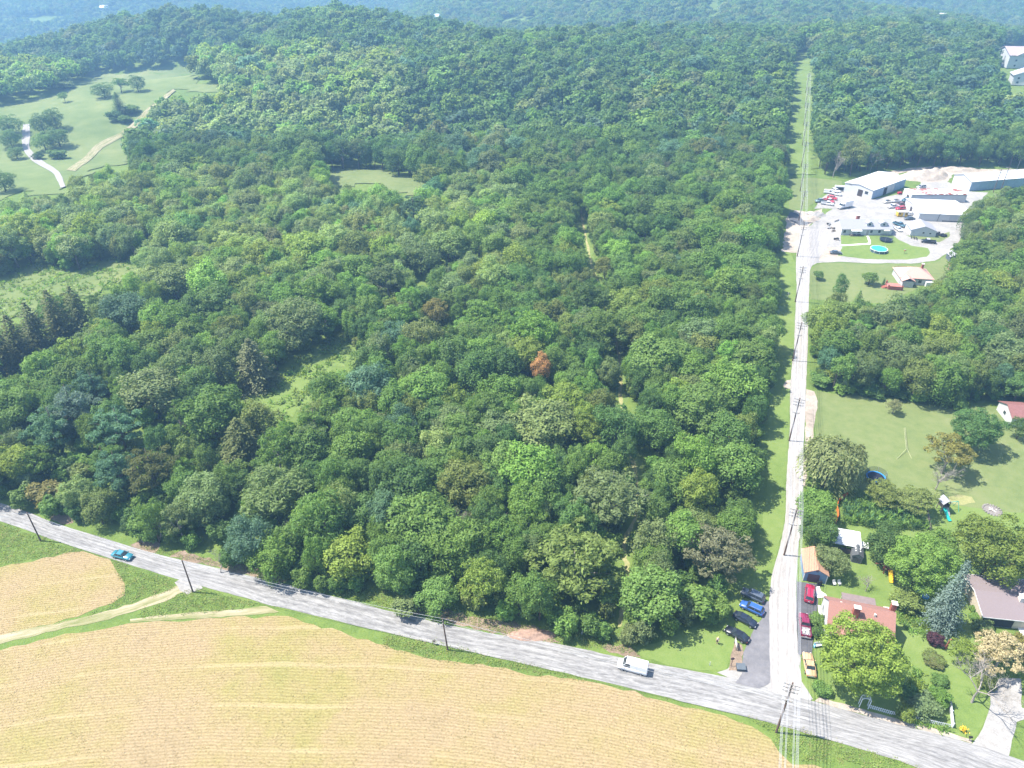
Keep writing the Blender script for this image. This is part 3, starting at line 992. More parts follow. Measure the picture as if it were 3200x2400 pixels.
def wooded(x, y, r, h):
    """True where a tree of crown radius r and height h stands in the woods without covering an open place"""
    z = height(x, y)
    hit = np.zeros(x.shape, bool)
    blk = np.ones(x.shape, bool)
    for dx, dy, fz in ((0, 0, 0.), (0, 0, .95), (-.8, 0, .55), (.8, 0, .55), (0, -.75, .3), (0, .3, .6)):
        u, v, _ = J(x + dx * r, y + dy * r, z + fz * h)
        hit |= inside(OPEN_MAIN, u, v)
        for o in OPENINGS:
            hit |= inside(o, u, v)
        if fz or not dx:
            blk &= inside(BLOCK, u, v)
    lanefree = near_path(x, y) > r * .62 + .5
    return ((~hit) | blk) & lanefree & (y > 60)


woods_rng = np.random.default_rng(77)


def scatter(n_try, y0, y1, rmin, rmax, pack, frame=260):
    """dart throwing with crown radii: returns x, y, r"""
    g = {}
    cell = rmax * 1.8
    out = []
    yy = woods_rng.uniform(y0, y1, n_try)
    xx = woods_rng.uniform(-1, 1, n_try) * (yy * .80 + 62)
    rr = rmin + (rmax - rmin) * woods_rng.beta(1.4, 2.3, n_try)
    rr = rr * (1 + .38 * sst(yy, 310, 470))
    hh = rr * 1.1 + 7.8 + 3.5 * sst(yy, 310, 470)
    ok = wooded(xx, yy, rr, hh)
    for x, y, r in zip(xx[ok], yy[ok], rr[ok]):
        i, j = int(x // cell), int(y // cell)
        bad = False
        for a in (-1, 0, 1):
            for b in (-1, 0, 1):
                for (x2, y2, r2) in g.get((i + a, j + b), ()):
                    if (x - x2) ** 2 + (y - y2) ** 2 < ((r + r2) * pack) ** 2:
                        bad = True
                        break
        if not bad:
            g.setdefault((i, j), []).append((x, y, r))
            out.append((x, y, r))
    return np.array(out)

# trees that one can pick out in the wood, by what the photograph shows: (px, py of the crown, radius, height, species, tint, label)
PICKED = [
    (1690, 1140, 3.4, 15, 'tall1', 'rust-brown', 'narrow rust-brown dead-leaved tree in the middle of the green wood'),
    (790, 1135, 6.2, 16, 'spruce0', 'grey-brown', 'tall grey-brown spruce standing alone at the edge of the small grassy clearing'),
    (463, 1215, 9.0, 16, 'oak0', 'grey-green', 'very broad domed dark grey-green tree left of the small grassy clearing'),
    (655, 1290, 8.6, 17, 'oak1', 'mid green', 'very broad leafy tree on the road side of the small grassy clearing'),
    (920, 1000, 9.0, 17, 'ash0', 'grey-green', 'huge grey-green tree behind the grey-brown spruce and the small clearing'),
    (395, 965, 8.4, 15, 'ash1', 'blue-green', 'pale blue-green tree beside the row of dark spruces'),
    (246, 985, 6.0, 20, 'spruce1', 'dark olive', 'dark spruce, rightmost of the row below the pale hillside opening'),
    (174, 998, 6.0, 20, 'spruce0', 'dark olive', 'dark spruce, second from the right in the row below the pale hillside opening'),
    (108, 1034, 5.8, 19, 'spruce1', 'dark olive', 'dark spruce, third from the right in the row below the pale hillside opening'),
    (52, 1075, 5.8, 19, 'spruce0', 'dark olive', 'dark spruce, fourth from the right in the row below the pale hillside opening'),
    (5, 1110, 5.8, 19, 'spruce1', 'dark olive', 'dark spruce, leftmost of the row below the pale hillside opening'),
    (215, 1265, 6.6, 17, 'pine0', 'silver-blue', 'large blue-grey pine, uppermost of the pines near the bend of the road'),
    (160, 1330, 5.6, 15, 'pine1', 'blue-green', 'blue-green pine left of and below the large blue-grey pine'),
    (369, 1335, 6.0, 15, 'pine1', 'blue-green', 'blue-green pine with flat sprays below the very broad domed tree'),
    (300, 1210, 5.0, 14, 'pine0', 'blue-green', 'blue-green pine close to the left of the very broad domed tree'),
    (362, 1465, 5.2, 14, 'pine0', 'blue-green', 'tiered blue-green pine beside the olive-brown conifer'),
    (470, 1462, 5.4, 15, 'pine1', 'dark olive', 'olive-brown bushy conifer between the blue-green pine and the road'),
    (752, 1380, 6.0, 14, 'spruce1', 'dark olive', 'dark olive spruce with upswept branches below the small clearing'),
    (65, 1260, 6.2, 15, 'oak2', 'mid green', 'full green tree at the photograph edge left of the blue-grey pines'),
    (140, 1535, 4.4, 7, 'bush0', 'gold', 'low gold-leaved bushy tree above the yellow roadside sign'),
    (300, 1580, 4.8, 9, 'drape0', 'olive', 'hanging olive bush at the road edge right of the yellow sign'),
    (633, 1555, 6.8, 13, 'ash0', 'grey-green', 'grey-green tree at the road edge above the utility pole by the track'),
    (860, 1530, 8.2, 14, 'ash1', 'pale green', 'wide pale green spiky-leaved tree above the main road'),
    (1794, 1740, 9.0, 15, 'locust0', 'olive', 'big wide olive feathery tree above the white van'),
    (1925, 1545, 8.0, 15, 'locust1', 'grey-green', 'grey-green feathery tree on the left of the lower footpath'),
    (2240, 1720, 6.4, 13, 'locust2', 'grey-brown', 'dull olive-grey feathery tree above the parked cars by the lane'),
    (2040, 1850, 6.2, 13, 'oak2', 'mid green', 'rounded tree between the footpath mouth and the parked cars'),
    (2184, 1520, 4.6, 13, 'maple0', 'yellow-green', 'yellow-green round tree on the lane side of the footpath'),
    (2213, 1262, 8.0, 16, 'maple1', 'mid green', 'broad full maple close to the mown verge of the lane'),
    (2060, 1330, 6.0, 13, 'ash0', 'mid green', 'spiky green tree just right of the sunlit footpath'),
    (2300, 1450, 7.0, 15, 'oak0', 'mid green', 'large tree whose shadow falls on the mown lane verge below the middle pole'),
    (1480, 1150, 7.0, 15, 'drape1', 'deep green', 'creeper-hung deep green tree left of the rust-brown tree'),
    (868, 1730, 4.8, 10, 'drape0', 'bright green', 'bright green creeper-covered tree at the road edge near the dead branches'),
    (1085, 1730, 6.0, 11, 'drape1', 'yellow-green', 'yellow-green creeper-covered tree above the middle of the main road'),
    (1440, 1500, 6.2, 14, 'maple2', 'olive', 'olive rounded tree in the middle of the wood above the bare grey snag'),
    (535, 870, 8.2, 14, 'maple0', 'pale green', 'pale green dome-shaped tree right of the pale hillside opening'),
    (456, 690, 4.6, 14, 'maple1', 'yellow-green', 'small bright yellow-green tree in the distant left wood'),
    (1400, 760, 9.0, 15, 'ash1', 'pale green', 'pale green wide tree in the middle distance, upper of a pale pair'),
    (1310, 790, 8.0, 14, 'ash0', 'pale green', 'pale green wide tree in the middle distance, lower of a pale pair'),
    (1290, 650, 6.5, 15, 'pine0', 'blue-green', 'dark blue-green pine in the middle distance beyond the pale trees'),
    (1210, 870, 7.0, 14, 'locust0', 'grey-green', 'silvery grey-green tree in the middle of the wood, below the pale pair'),
    (1355, 975, 5.0, 13, 'locust1', 'gold', 'dull yellow feathery tree left of the upper footpath'),
    (2020, 700, 5.0, 17, 'tall1', 'mid green', 'tall upright tree with pale stems near the head of the lane'),
    (1690, 1310, 9.0, 15, 'maple2', 'pale green', 'broad pale-topped maple below the rust-brown tree'),
    (1270, 1880, 3.0, 5, 'bush1', 'grey-green', 'round grey-green bush at the foot of the wood above the road'),
    (1370, 1850, 4.2, 7, 'drape0', 'mid green', 'drooping green bush at the foot of the wood above the middle pole'),
    (2170, 1860, 4.6, 8, 'bush2', 'mid green', 'dense bush just left of the standing person'),
]
occupied = []
individuals = []                                       # (x, y, r, h, species, tint, label or None)
for px, py, r, h, sp, ti, lb in PICKED:
    p = P(px, py)
    for _ in range(6):
        p = P(px, py, hz(p.x, p.y) + h * (.5 if sp.startswith('spruce') else .62))
    individuals.append((p.x, p.y, r, h, sp, ti, lb))
    occupied.append((p.x, p.y, r))

cand = scatter(60000, 62, 960, 2.7, 8.6, .46)
keep = np.ones(len(cand), bool)
for (x, y, r) in occupied:
    keep &= np.hypot(cand[:, 0] - x, cand[:, 1] - y) > (cand[:, 2] + r) * .58
for (x, y, r, h, sp, ti, lb) in individuals:            # leave the view of the trees one can pick out free
    u, v, fw = J(x, y, hz(x, y) + h * .62)
    for fz in (.35, .62, .9):
        u2, v2, fw2 = J(cand[:, 0], cand[:, 1], height(cand[:, 0], cand[:, 1]) + (cand[:, 2] * 1.1 + 7.8) * fz)
        keep &= ~((fw2 < fw) & (np.hypot(u2 - u, v2 - v) < FOCAL / fw * (r * .75 + cand[:, 2] * .45)))
cand = cand[keep]
cx, cy_, cr = cand.T
ch = (cr * 1.1 + 7.8 + 3.5 * sst(cy_, 310, 470)) * woods_rng.uniform(.85, 1.18, len(cr))
cu, cv, cf = J(cx, cy_, height(cx, cy_) + ch * .6)
SPECIES = ['oak0', 'oak1', 'oak2', 'maple0', 'maple1', 'maple2', 'locust0', 'locust1', 'locust2', 'drape0', 'drape1', 'tall0', 'tall1', 'ash0', 'ash1', 'pine0', 'spruce0']
W_MIX = np.array([3, 3, 3, 2, 2, 2, 2, 2, 2, 3, 3, 1.5, 1.5, 2, 2, .3, .15])
W_LANE = np.array([4, 4, 4, 4, 4, 4, 1, 1, 1, 1, 1, 1, 1, 2, 2, .1, .0])
W_LEFT = np.array([3, 3, 3, 1, 1, 1, 3, 3, 3, 2, 2, 1, 1, 2, 2, 1.6, .9])
TN = ['mid green', 'deep green', 'bright green', 'grey-green', 'olive', 'pale green', 'yellow-green', 'blue-green', 'brownish']
T_MIX = np.array([7, 4, 3.2, 1.5, 1.2, 1.0, .7, .15, .05])
T_PALE = np.array([1.6, .6, 1.4, 4.2, 2.6, 4.2, 1.2, .4, .12])
T_BLOCK = np.array([3, 1.6, 1.8, 2.4, 3.2, 1.2, 1.2, .2, .25])
T_CLOUD_SHADE = np.array([3.2, 8, .4, 1.0, .4, .1, .12, 1.4, .0])  # deep greens put cloud shade on the ridge and left hill into the leaf tints
T_LANE = np.array([7, 3, 3., .9, 1.0, .9, .7, .1, .05])
spi, tni, lift = [], [], []
for x, y, u, v in zip(cx, cy_, cu, cv):
    w = W_LEFT if (u < 900 and v > 1000) else W_LANE if u > 1900 else W_MIX
    t = T_BLOCK if (u > 2520 and v > 560) else T_PALE if (540 < v < 900 and u < 1600) or (v < 430 and u < 1250 and y < 680) else T_CLOUD_SHADE if v < 520 else T_LANE if u > 1700 else T_MIX
    spi.append(woods_rng.choice(len(SPECIES), p=w / w.sum()))
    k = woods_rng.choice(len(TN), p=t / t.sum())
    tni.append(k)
    lift.append(1.28 if t is T_PALE else 1.0)
spi = np.array(spi)
tni = np.array(tni)
lift = np.array(lift)[:, None]
in_view = (cu > -60) & (cu < 3260) & (cv > -20) & (cv < 2300)
size = np.where(in_view, cr / cf, 0)
order = np.argsort(-size)
N_SINGLE = 300 - len(PICKED)
# the nearest ones are single trees, nearest first
near = np.argsort(np.where(in_view, cf, 1e9))[:N_SINGLE]
single = np.zeros(len(cx), bool)
single[near] = True
for i in near:
    individuals.append((cx[i], cy_[i], cr[i], ch[i], SPECIES[spi[i]], TN[tni[i]], None))

LANDMARKS = [((265, 1735), 'the turquoise car'), ((1980, 2085), 'the white van'), ((130, 1650), 'the pole by the road bend'), ((590, 1810), 'the pole by the farm track'), ((1395, 1985), 'the leaning middle pole'),
             ((2240, 1980), 'the standing person'), ((2345, 1875), 'the parked cars'), ((1690, 1140), 'the rust-brown tree'), ((790, 1135), 'the grey-brown spruce'), ((463, 1215), 'the broad domed tree'),
             ((1945, 1300), 'the sunlit footpath'), ((1900, 1000), 'the upper footpath'), ((1965, 1760), 'the footpath mouth'), ((2470, 1580), 'the lane pole by the corn plot'), ((2480, 1260), 'the middle lane pole'),
             ((2490, 1020), 'the upper lane pole'), ((870, 1240), 'the small grassy clearing'), ((200, 900), 'the pale hillside opening'), ((1355, 975), 'the dull yellow tree'), ((1440, 1610), 'the bare grey snag'),
             ((655, 1290), 'the broad leafy tree'), ((2213, 1262), 'the broad full maple'), ((1690, 1310), 'the pale-topped maple'), ((1080, 1400), 'the dark hollow'), ((2184, 1520), 'the round yellow-green tree'),
             ((1794, 1740), 'the big olive tree'), ((130, 1582), 'the yellow road sign'), ((1210, 870), 'the silvery grey-green tree'), ((500, 1620), 'the grey dead branches'), ((2750, 1090), 'the block of trees beside the lane'),
             ((3150, 1290), 'the red-roofed barn'), ((2860, 1290), 'the weeping sapling'), ((2640, 870), 'the dry lawn')]
ORD = ['closest', 'second closest', 'third closest', 'fourth closest', 'fifth closest', 'sixth closest', 'seventh closest', 'eighth closest', 'ninth closest', 'tenth closest', 'eleventh closest', 'twelfth closest',
       'thirteenth closest', 'fourteenth closest', 'fifteenth closest', 'sixteenth closest']
SHAPE = {'oak': 'broad-crowned', 'maple': 'round-crowned', 'locust': 'feathery', 'drape': 'creeper-hung', 'tall': 'upright', 'ash': 'spiky-leaved', 'pine': 'needled', 'spruce': 'conical'}
rows = {}
for k, (x, y, r, h, sp, ti, lb) in enumerate(individuals):
    if lb:
        continue
    u, v, _ = J(x, y, hz(x, y) + h * .62)
    d, m = min(((math.hypot(u - a[0], v - a[1]), n) for n, (a, _) in enumerate(LANDMARKS)))
    a, ph = LANDMARKS[m]
    side = ('right of' if u > a[0] else 'left of') if abs(u - a[0]) > abs(v - a[1]) else ('above' if v < a[1] else 'below')
    rows.setdefault((ti, SHAPE[sp.rstrip('0123456789')], side, ph), []).append((d, k))
TREE_LABEL = {}
for (ti, shp, side, ph), mem in rows.items():
    mem.sort()
    for n, (d, k) in enumerate(mem):
        TREE_LABEL[k] = f'{ti} {shp} tree {side} {ph}' + ('' if len(mem) == 1 else f', {ORD[min(n, 15)]} such')
for k, (x, y, r, h, sp, ti, lb) in enumerate(individuals):
    nm = 'spruce_tree' if sp.startswith('spruce') else 'pine_tree' if sp.startswith('pine') else 'shrub' if sp.startswith('bush') else 'woodland_tree'
    tree(nm, sp, (x, y, hz(x, y)), r, h, ti, lb or TREE_LABEL[k], 'shrub' if nm == 'shrub' else 'tree', 'trees of the wood')


# ---------------------------------------------------------------- the uncounted rest of the woods, as one mass
def mass(name, parts, label, cat):
    """PARTS: list of (mesh, xyz, scale(n,3), rot(n), tint(n,3)); one object, copies set on its points by geometry nodes"""
    me = bpy.data.meshes.new(name)
    xyz = np.concatenate([p[1] for p in parts])
    me.vertices.add(len(xyz))
    me.vertices.foreach_set('co', xyz.astype(np.float32).ravel())
    idx = np.concatenate([np.full(len(p[1]), k) for k, p in enumerate(parts)]).astype(np.int32)
    a = me.attributes.new('variant', 'INT', 'POINT')
    a.data.foreach_set('value', idx)
    a = me.attributes.new('scl', 'FLOAT_VECTOR', 'POINT')
    a.data.foreach_set('vector', np.concatenate([p[2] for p in parts]).astype(np.float32).ravel())
    rot = np.concatenate([p[3] for p in parts])
    a = me.attributes.new('rot', 'FLOAT_VECTOR', 'POINT')
    a.data.foreach_set('vector', np.stack([.11 * np.sin(rot * 37.), .11 * np.cos(rot * 53.), rot], 1).astype(np.float32).ravel())
    t = np.concatenate([p[4] for p in parts])
    a = me.attributes.new('tint', 'FLOAT_COLOR', 'POINT')
    a.data.foreach_set('color', np.concatenate([t, np.ones((len(t), 1))], 1).astype(np.float32).ravel())
    me.update()
    o = tag(obj(name, me), label, cat, None, 'stuff')
    ng = bpy.data.node_groups.new(name + '_spread', 'GeometryNodeTree')
    ng.interface.new_socket('Geometry', in_out='INPUT', socket_type='NodeSocketGeometry')
    ng.interface.new_socket('Geometry', in_out='OUTPUT', socket_type='NodeSocketGeometry')
    gi = ng.nodes.new('NodeGroupInput')
    go = ng.nodes.new('NodeGroupOutput')
    jn = ng.nodes.new('GeometryNodeJoinGeometry')

    def attr(nm, ty):
        n = ng.nodes.new('GeometryNodeInputNamedAttribute')
        n.data_type = ty
        n.inputs['Name'].default_value = nm
        return n.outputs[0]
    va, sc, ro = attr('variant', 'INT'), attr('scl', 'FLOAT_VECTOR'), attr('rot', 'FLOAT_VECTOR')
    for k, p in enumerate(parts):
        proto = bpy.data.objects.new(name + '_kind', p[0])
        oi = ng.nodes.new('GeometryNodeObjectInfo')
        oi.inputs['Object'].default_value = proto
        cmp_ = ng.nodes.new('FunctionNodeCompare')
        cmp_.data_type = 'INT'
        cmp_.operation = 'EQUAL'
        ng.links.new(va, cmp_.inputs[2])
        cmp_.inputs[3].default_value = k
        ip = ng.nodes.new('GeometryNodeInstanceOnPoints')
        ng.links.new(gi.outputs[0], ip.inputs['Points'])
        ng.links.new(cmp_.outputs[0], ip.inputs['Selection'])
        ng.links.new(oi.outputs['Geometry'], ip.inputs['Instance'])
        ng.links.new(ro, ip.inputs['Rotation'])
        ng.links.new(sc, ip.inputs['Scale'])
        ng.links.new(ip.outputs[0], jn.inputs[0])
    ng.links.new(jn.outputs[0], go.inputs[0])
    md = o.modifiers.new('spread', 'NODES')
    md.node_group = ng
    return o


rest = ~single
parts = []
tv = np.array([TINTS[t] for t in TN])


def tint_of(ix, rg, var=.16):
    k = rg.uniform(1 - var, 1 + var, (len(ix), 1))
    return tv[ix] * k * rg.uniform(.93, 1.07, (len(ix), 3))


mid = rest & (cy_ < 430)
for s, nm in enumerate(SPECIES):
    q = np.where(mid & (spi == s))[0]
    if not len(q):
        continue
    xyz = np.stack([cx[q], cy_[q], height(cx[q], cy_[q])], 1)
    sc = np.stack([cr[q] / 5, cr[q] / 5, ch[q] / 14], 1)
    rot = woods_rng.uniform(0, 6.28, len(q))
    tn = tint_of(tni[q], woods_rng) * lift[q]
    parts.append((LIB[nm][0], xyz, sc, rot, tn))
    parts.append((LIB[nm][1], xyz, sc, rot, tn))
far_q = np.where(rest & (cy_ >= 430))[0]
for s in range(5):
    q = far_q[s::5]
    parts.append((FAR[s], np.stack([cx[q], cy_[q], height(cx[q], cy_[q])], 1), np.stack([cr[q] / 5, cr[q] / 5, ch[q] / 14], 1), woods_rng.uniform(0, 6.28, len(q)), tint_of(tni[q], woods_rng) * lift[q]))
# bushes filling the gaps between the trunks, and the ragged foot of the wood
bx, by, br = scatter(20000, 62, 340, 1.7, 3.2, .56).T
dsel = woods_rng.uniform(0, 1, len(bx)) < np.clip(1.25 - by / 330, .2, 1)
bx, by, br = bx[dsel], by[dsel], br[dsel]
btn = woods_rng.choice([0, 1, 2, 3, 4], len(bx), p=[.35, .3, .15, .1, .1])
for s in range(3):
    q = np.arange(len(bx))[s::3]
    parts.append((LIB['bush%d' % s][0], np.stack([bx[q], by[q], height(bx[q], by[q])], 1), np.stack([br[q] / 5, br[q] / 5, br[q] * 2.5 / 14], 1), woods_rng.uniform(0, 6.28, len(q)), tint_of(btn[q], woods_rng)))
mass('forest', parts, 'dense green wood covering the hill beyond the nearer trees', 'forest')

# wooded hills beyond the ridge
fx, fy = np.meshgrid(np.arange(-1900, 1900, 10.5), np.arange(960, 2300, 10.5))
fx = (fx + woods_rng.uniform(-4, 4, fx.shape)).ravel()
fy = (fy + woods_rng.uniform(-4, 4, fy.shape)).ravel()
s_ = np.abs(fx) < fy * .72 + 100
FAR_OPEN = [(1615, 62, 60, 16), (1480, 15, 50, 8), (2235, 18, 22, 34), (1860, 75, 30, 7), (130, 60, 90, 16), (330, 42, 60, 5), (2860, 15, 45, 6)]
fu, fv, ff = J(fx, fy, height(fx, fy) + 6)
for (a, b, w, h) in FAR_OPEN:
    s_ &= ((fu - a) / w) ** 2 + ((fv - b) / h) ** 2 > 1
s_ &= (fu > -300) & (fu < 3500)
s_ &= woods_rng.uniform(0, 1, len(fx)) > .06
fx, fy = fx[s_], fy[s_]
fr = woods_rng.uniform(5.2, 9.2, len(fx))
fh = woods_rng.uniform(13, 21, len(fx))
ft = woods_rng.choice(len(TN), len(fx), p=[.3, .28, .03, .16, .09, .08, .04, .02, 0])
parts = []
for s in range(5):
    q = np.arange(len(fx))[s::5]
    parts.append((FAR[s], np.stack([fx[q], fy[q], height(fx[q], fy[q])], 1), np.stack([fr[q] / 5, fr[q] / 5, fh[q] / 14], 1), woods_rng.uniform(0, 6.28, len(q)), tint_of(ft[q], woods_rng)))
mass('hillside_forest', parts, 'hazy blue wooded hills beyond the ridge', 'forest')

# ---------------------------------------------------------------- buildings
WHITE = M('white_siding', (.52, .53, .54), .6, .05, 1.)
TRIM = M('white_trim', (.66, .66, .65), .5, .04, 2.)
GLASS = M('dark_glass', (.03, .04, .05), .08, .2, 1., spec=.6)
DARKIN = M('dark_interior', (.03, .03, .035), .9, .1)


def footprint(a, b, c):
    """front-left, front-right, back-right ground corners -> centre, angle, width, depth"""
    a, b, c = (Vector(q[:2]) for q in (a, b, c))
    e = (b - a).normalized()
    n = Vector((-e.y, e.x))
    w = (b - a).length
    d = (c - b).dot(n)
    ce = (a + b) / 2 + n * d / 2
    return (ce.x, ce.y, hz(ce.x, ce.y)), math.atan2(e.y, e.x), w, d


def gable_roof(root, w, d, eave, rise, axis, mat, over=.4, th=.14, names='roof_slope'):
    """two slabs meeting at the ridge; axis: the way the ridge runs"""
    span, ln = (w, d) if axis == 'y' else (d, w)
    out = []
    for s in (-1, 1):
        k = rise / (span / 2)
        xo = span / 2 + over
        prof = [(0, eave + rise + .02), (s * xo, eave - over * k + .02), (s * xo, eave - over * k + th), (0, eave + rise + th)]
        rings = []
        for t in (-1, 1):
            yy = t * (ln / 2 + over)
            rings.append([((p[0], yy, p[1]) if axis == 'y' else (yy, p[0], p[1])) for p in prof])
        mb = MB().loft(rings)
        out.append(mb.build(names, mat, root))
    return out


def gable_wall(root, w, d, eave, rise, axis, mat):
    if axis == 'y':
        prof = [(-w / 2, 0), (w / 2, 0), (w / 2, eave), (0, eave + rise), (-w / 2, eave)]
        rings = [[(p[0], t * d / 2, p[1]) for p in prof] for t in (-1, 1)]
    else:
        prof = [(-d / 2, 0), (d / 2, 0), (d / 2, eave), (0, eave + rise), (-d / 2, eave)]
        rings = [[(t * w / 2, p[0], p[1]) for p in prof] for t in (-1, 1)]
    return MB().loft(rings).build('wall', mat, root)


def on_wall(w, d, side, u, z, depth):
    """centre and turn of something set on a wall: side f, b, l, r; u metres along it from its middle"""
    if side == 'f':
        return (u, -d / 2 - depth, z), 0
    if side == 'b':
        return (u, d / 2 + depth, z), 0
    if side == 'l':
        return (-w / 2 - depth, u, z), math.pi / 2
    return (w / 2 + depth, u, z), math.pi / 2


def window(root, w, d, side, u, z, ww, wh, frame=None, name='window'):
    c, rz = on_wall(w, d, side, u, z, .02)
    fr = MB().box((0, 0, 0), (ww + .16, .1, wh + .16)).build(name, frame or TRIM, root, loc=c)
    fr.rotation_euler.z = rz
    MB().box((0, 0, 0), (ww, .13, wh)).build('pane', GLASS, fr)
    return fr


def door(root, w, d, side, u, ww, wh, mat, name='door', base=0.):
    c, rz = on_wall(w, d, side, u, base + wh / 2, .015)
    o = MB().box((0, 0, 0), (ww, .1, wh)).build(name, mat, root, loc=c)
    o.rotation_euler.z = rz
    return o


def chimney(parent, x, y, z0, z1, sx=.8, sy=.6, mat=None, capm=None):
    o = MB().box((x, y, (z0 + z1) / 2), (sx, sy, z1 - z0)).build('chimney', mat or M('red_brick', (.30, .10, .07), .9, .2, 4), parent)
    MB().box((x, y, z1 + .06), (sx + .18, sy + .18, .14)).build('cap', capm or M('concrete'), o)
    return o


# --- warehouse with the blue sliding panels
METAL_WHITE = M('white_metal_roof', (.60, .61, .62), .45, .04, .6)
BLUE_PANEL = M('blue_panel', (.27, .36, .47), .55, .08, .8)
loc, rz, w, d = footprint(Z1(650, 412), Z1(890, 480), Z1(1285, 405))
r = empty('warehouse', loc, rz, 'long white metal warehouse with blue sliding panels on its side', 'warehouse')
gable_wall(r, w, d, 4.6, 1.1, 'y', WHITE)
gable_roof(r, w, d, 4.6, 1.1, 'y', METAL_WHITE, .35)
n = 9
for k in range(n):
    u = -d / 2 + d / n * (k + .5)
    if k == 3:
        door(r, w, d, 'r', u, d / n - .4, 3.6, DARKIN)
    else:
        c, q = on_wall(w, d, 'r', u, 2.15, .03)
        MB().box((0, 0, 0), (d / n - .12, .1, 4.2)).build('panel', WHITE if k in (4, 5) else BLUE_PANEL, r, loc=c).rotation_euler.z = q
door(r, w, d, 'f', 1.2, 2.6, 3.3, M('brown_door', (.06, .045, .045), .7))
window(r, w, d, 'f', 4.4, 2.6, 1.6, 1.3, M('grey_frame', (.3, .3, .3)))
MB().box((-w * .3, -d / 2 - .03, 4.3), (1.6, .06, .35)).build('vent', M('grey_frame'), r)

# --- second warehouse, running out of the picture
_b, _c = Z1(1735, 408), Z1(2212, 370)
_l = Vector((_c.x - _b.x, _c.y - _b.y, 0)).normalized()
w, d = 12.4, 62.
_e = Vector((_l.y, -_l.x, 0))
rz = math.atan2(_e.y, _e.x)
loc = _b + _l * d / 2 - _e * w / 2
r = empty('warehouse', loc, rz, 'second long grey-white metal warehouse with big front door, behind the tree belt', 'warehouse')
gable_wall(r, w, d, 4.8, 2.0, 'y', WHITE)
gable_roof(r, w, d, 4.8, 2.0, 'y', M('pale_metal_roof', (.52, .54, .56), .4, .05, .5), .35)
door(r, w, d, 'f', .6, 5., 4.2, M('pale_door', (.55, .57, .58), .5))
n = 12
for k in range(n):
    c, q = on_wall(w, d, 'r', -d / 2 + d / n * (k + .5), 2.3, .03)
    MB().box((0, 0, 0), (d / n - .14, .1, 4.4)).build('panel', BLUE_PANEL, r, loc=c).rotation_euler.z = q
for k in range(3):
    MB().box((-w * .22, -d / 2 + 9 + k * 14, 6.05), (1.2, 4., .25)).build('skylight', M('roof_light', (.35, .28, .22), .5), r)

# --- sheds in the yard: the rusty-roofed one behind, the two-door garage before it
loc, rz, w, d = footprint(Z1(1225, 505), Z1(1700, 505), Z1(1765, 455))
r = empty('machine_shed', loc, rz, 'low white shed with rust-red patches over its flat roof', 'shed')
gable_wall(r, w, d, 3.6, .5, 'x', WHITE)
RUSTY = M('rust_patched_roof', (.60, .60, .60), .6, .06, .6, rust=(.26, .085, .06))
for k in range(8):
    u = -w / 2 + w / 8 * (k + .5)
    MB().box((u, 0, 3.98 + .03 * (k % 2)), (w / 8 + .1, d + .6, .14)).build('roof_panel', RUSTY, r)
door(r, w, d, 'l', -1., 2.0, 2.6, M('brown_door'))
loc, rz, w, d = footprint(Z1(1295, 662), Z1(1735, 682), Z1(1785, 560))
r = empty('garage_building', loc, rz, 'white workshop with two grey roll-up doors under the trees', 'workshop')
gable_wall(r, w, d, 3.5, .9, 'x', WHITE)
gable_roof(r, w, d, 3.5, .9, 'x', METAL_WHITE, .3)
GDOOR = M('grey_rollup', (.42, .44, .46), .5, .05, 3)
for u in (w * .17, w * .39):
    door(r, w, d, 'f', u, 3.4, 2.9, GDOOR, 'roller_door')
MB().box((w * .22, -d / 2 - .04, .3), (w * .5, .1, .55)).build('plinth', M('slate_grey', (.1, .12, .14)), r)
MB().box((-w * .12, -d / 2 - .25, 2.2), (.14, .14, 4.6), ry=.12).build('downpipe', M('slate_grey'), r)
door(r, w, d, 'l', 1., 2.4, 2.6, M('brown_door'))

# --- long house with two dormers
loc, rz, w, d = footprint(Z1(628, 787), Z1(1062, 789), Z1(1062, 789) + Vector((0, 9.2, 0)))
r = empty('house', loc, rz, 'long white house with grey roof, two dormers and a red chimney', 'house')
gable_wall(r, w, d, 2.9, 2.6, 'x', WHITE)
SLATE = M('grey_shingle', (.30, .30, .33), .85, .14, 5)
rs = gable_roof(r, w, d, 2.9, 2.6, 'x', SLATE, .4)
chimney(rs[1], -w * .13, .9, 4.8, 7., 1.3, .9)
for k, (u, dw) in enumerate(((w * .05, 2.4), (w * .33, 3.2))):
    dm = MB().loft([[(u - dw / 2, y, 3.6), (u + dw / 2, y, 3.6), (u + dw / 2, y, 4.9), (u, y, 5.6), (u - dw / 2, y, 4.9)] for y in (-d / 2 + 1.2, -.1)]).build('dormer', WHITE, r)
    for s in (-1, 1):
        MB().loft([[(u, y, 5.64), (u + s * (dw / 2 + .25), y, 4.78), (u + s * (dw / 2 + .25), y, 4.9), (u, y, 5.78)] for y in (-d / 2 + 1.0, .1)]).build('roof_slope', SLATE, dm)
    MB().box((u, -d / 2 + 1.19, 4.5), (.8, .08, .9)).build('window', GLASS, dm)
for u in (-.44, -.16, .09, .25):
    window(r, w, d, 'f', w * u, 1.7, 1.1, 1.2)
door(r, w, d, 'f', w * .02, 1., 2.1, M('grey_frame'))
aw = MB().loft([[(-w * .33, y, z), (-w * .33 + 4.6, y, z), (-w * .33 + 4.6, y, z + .1), (-w * .33, y, z + .1)] for y, z in ((-d / 2, 2.75), (-d / 2 - 1.6, 2.3))]).build('awning', METAL_WHITE, r)
for u in (0, 2.2, 4.4):
    MB().tube([(-w * .33 + .1 + u, -d / 2 - 1.5, 0), (-w * .33 + .1 + u, -d / 2 - 1.5, 2.3)], .05).build('post', TRIM, aw)
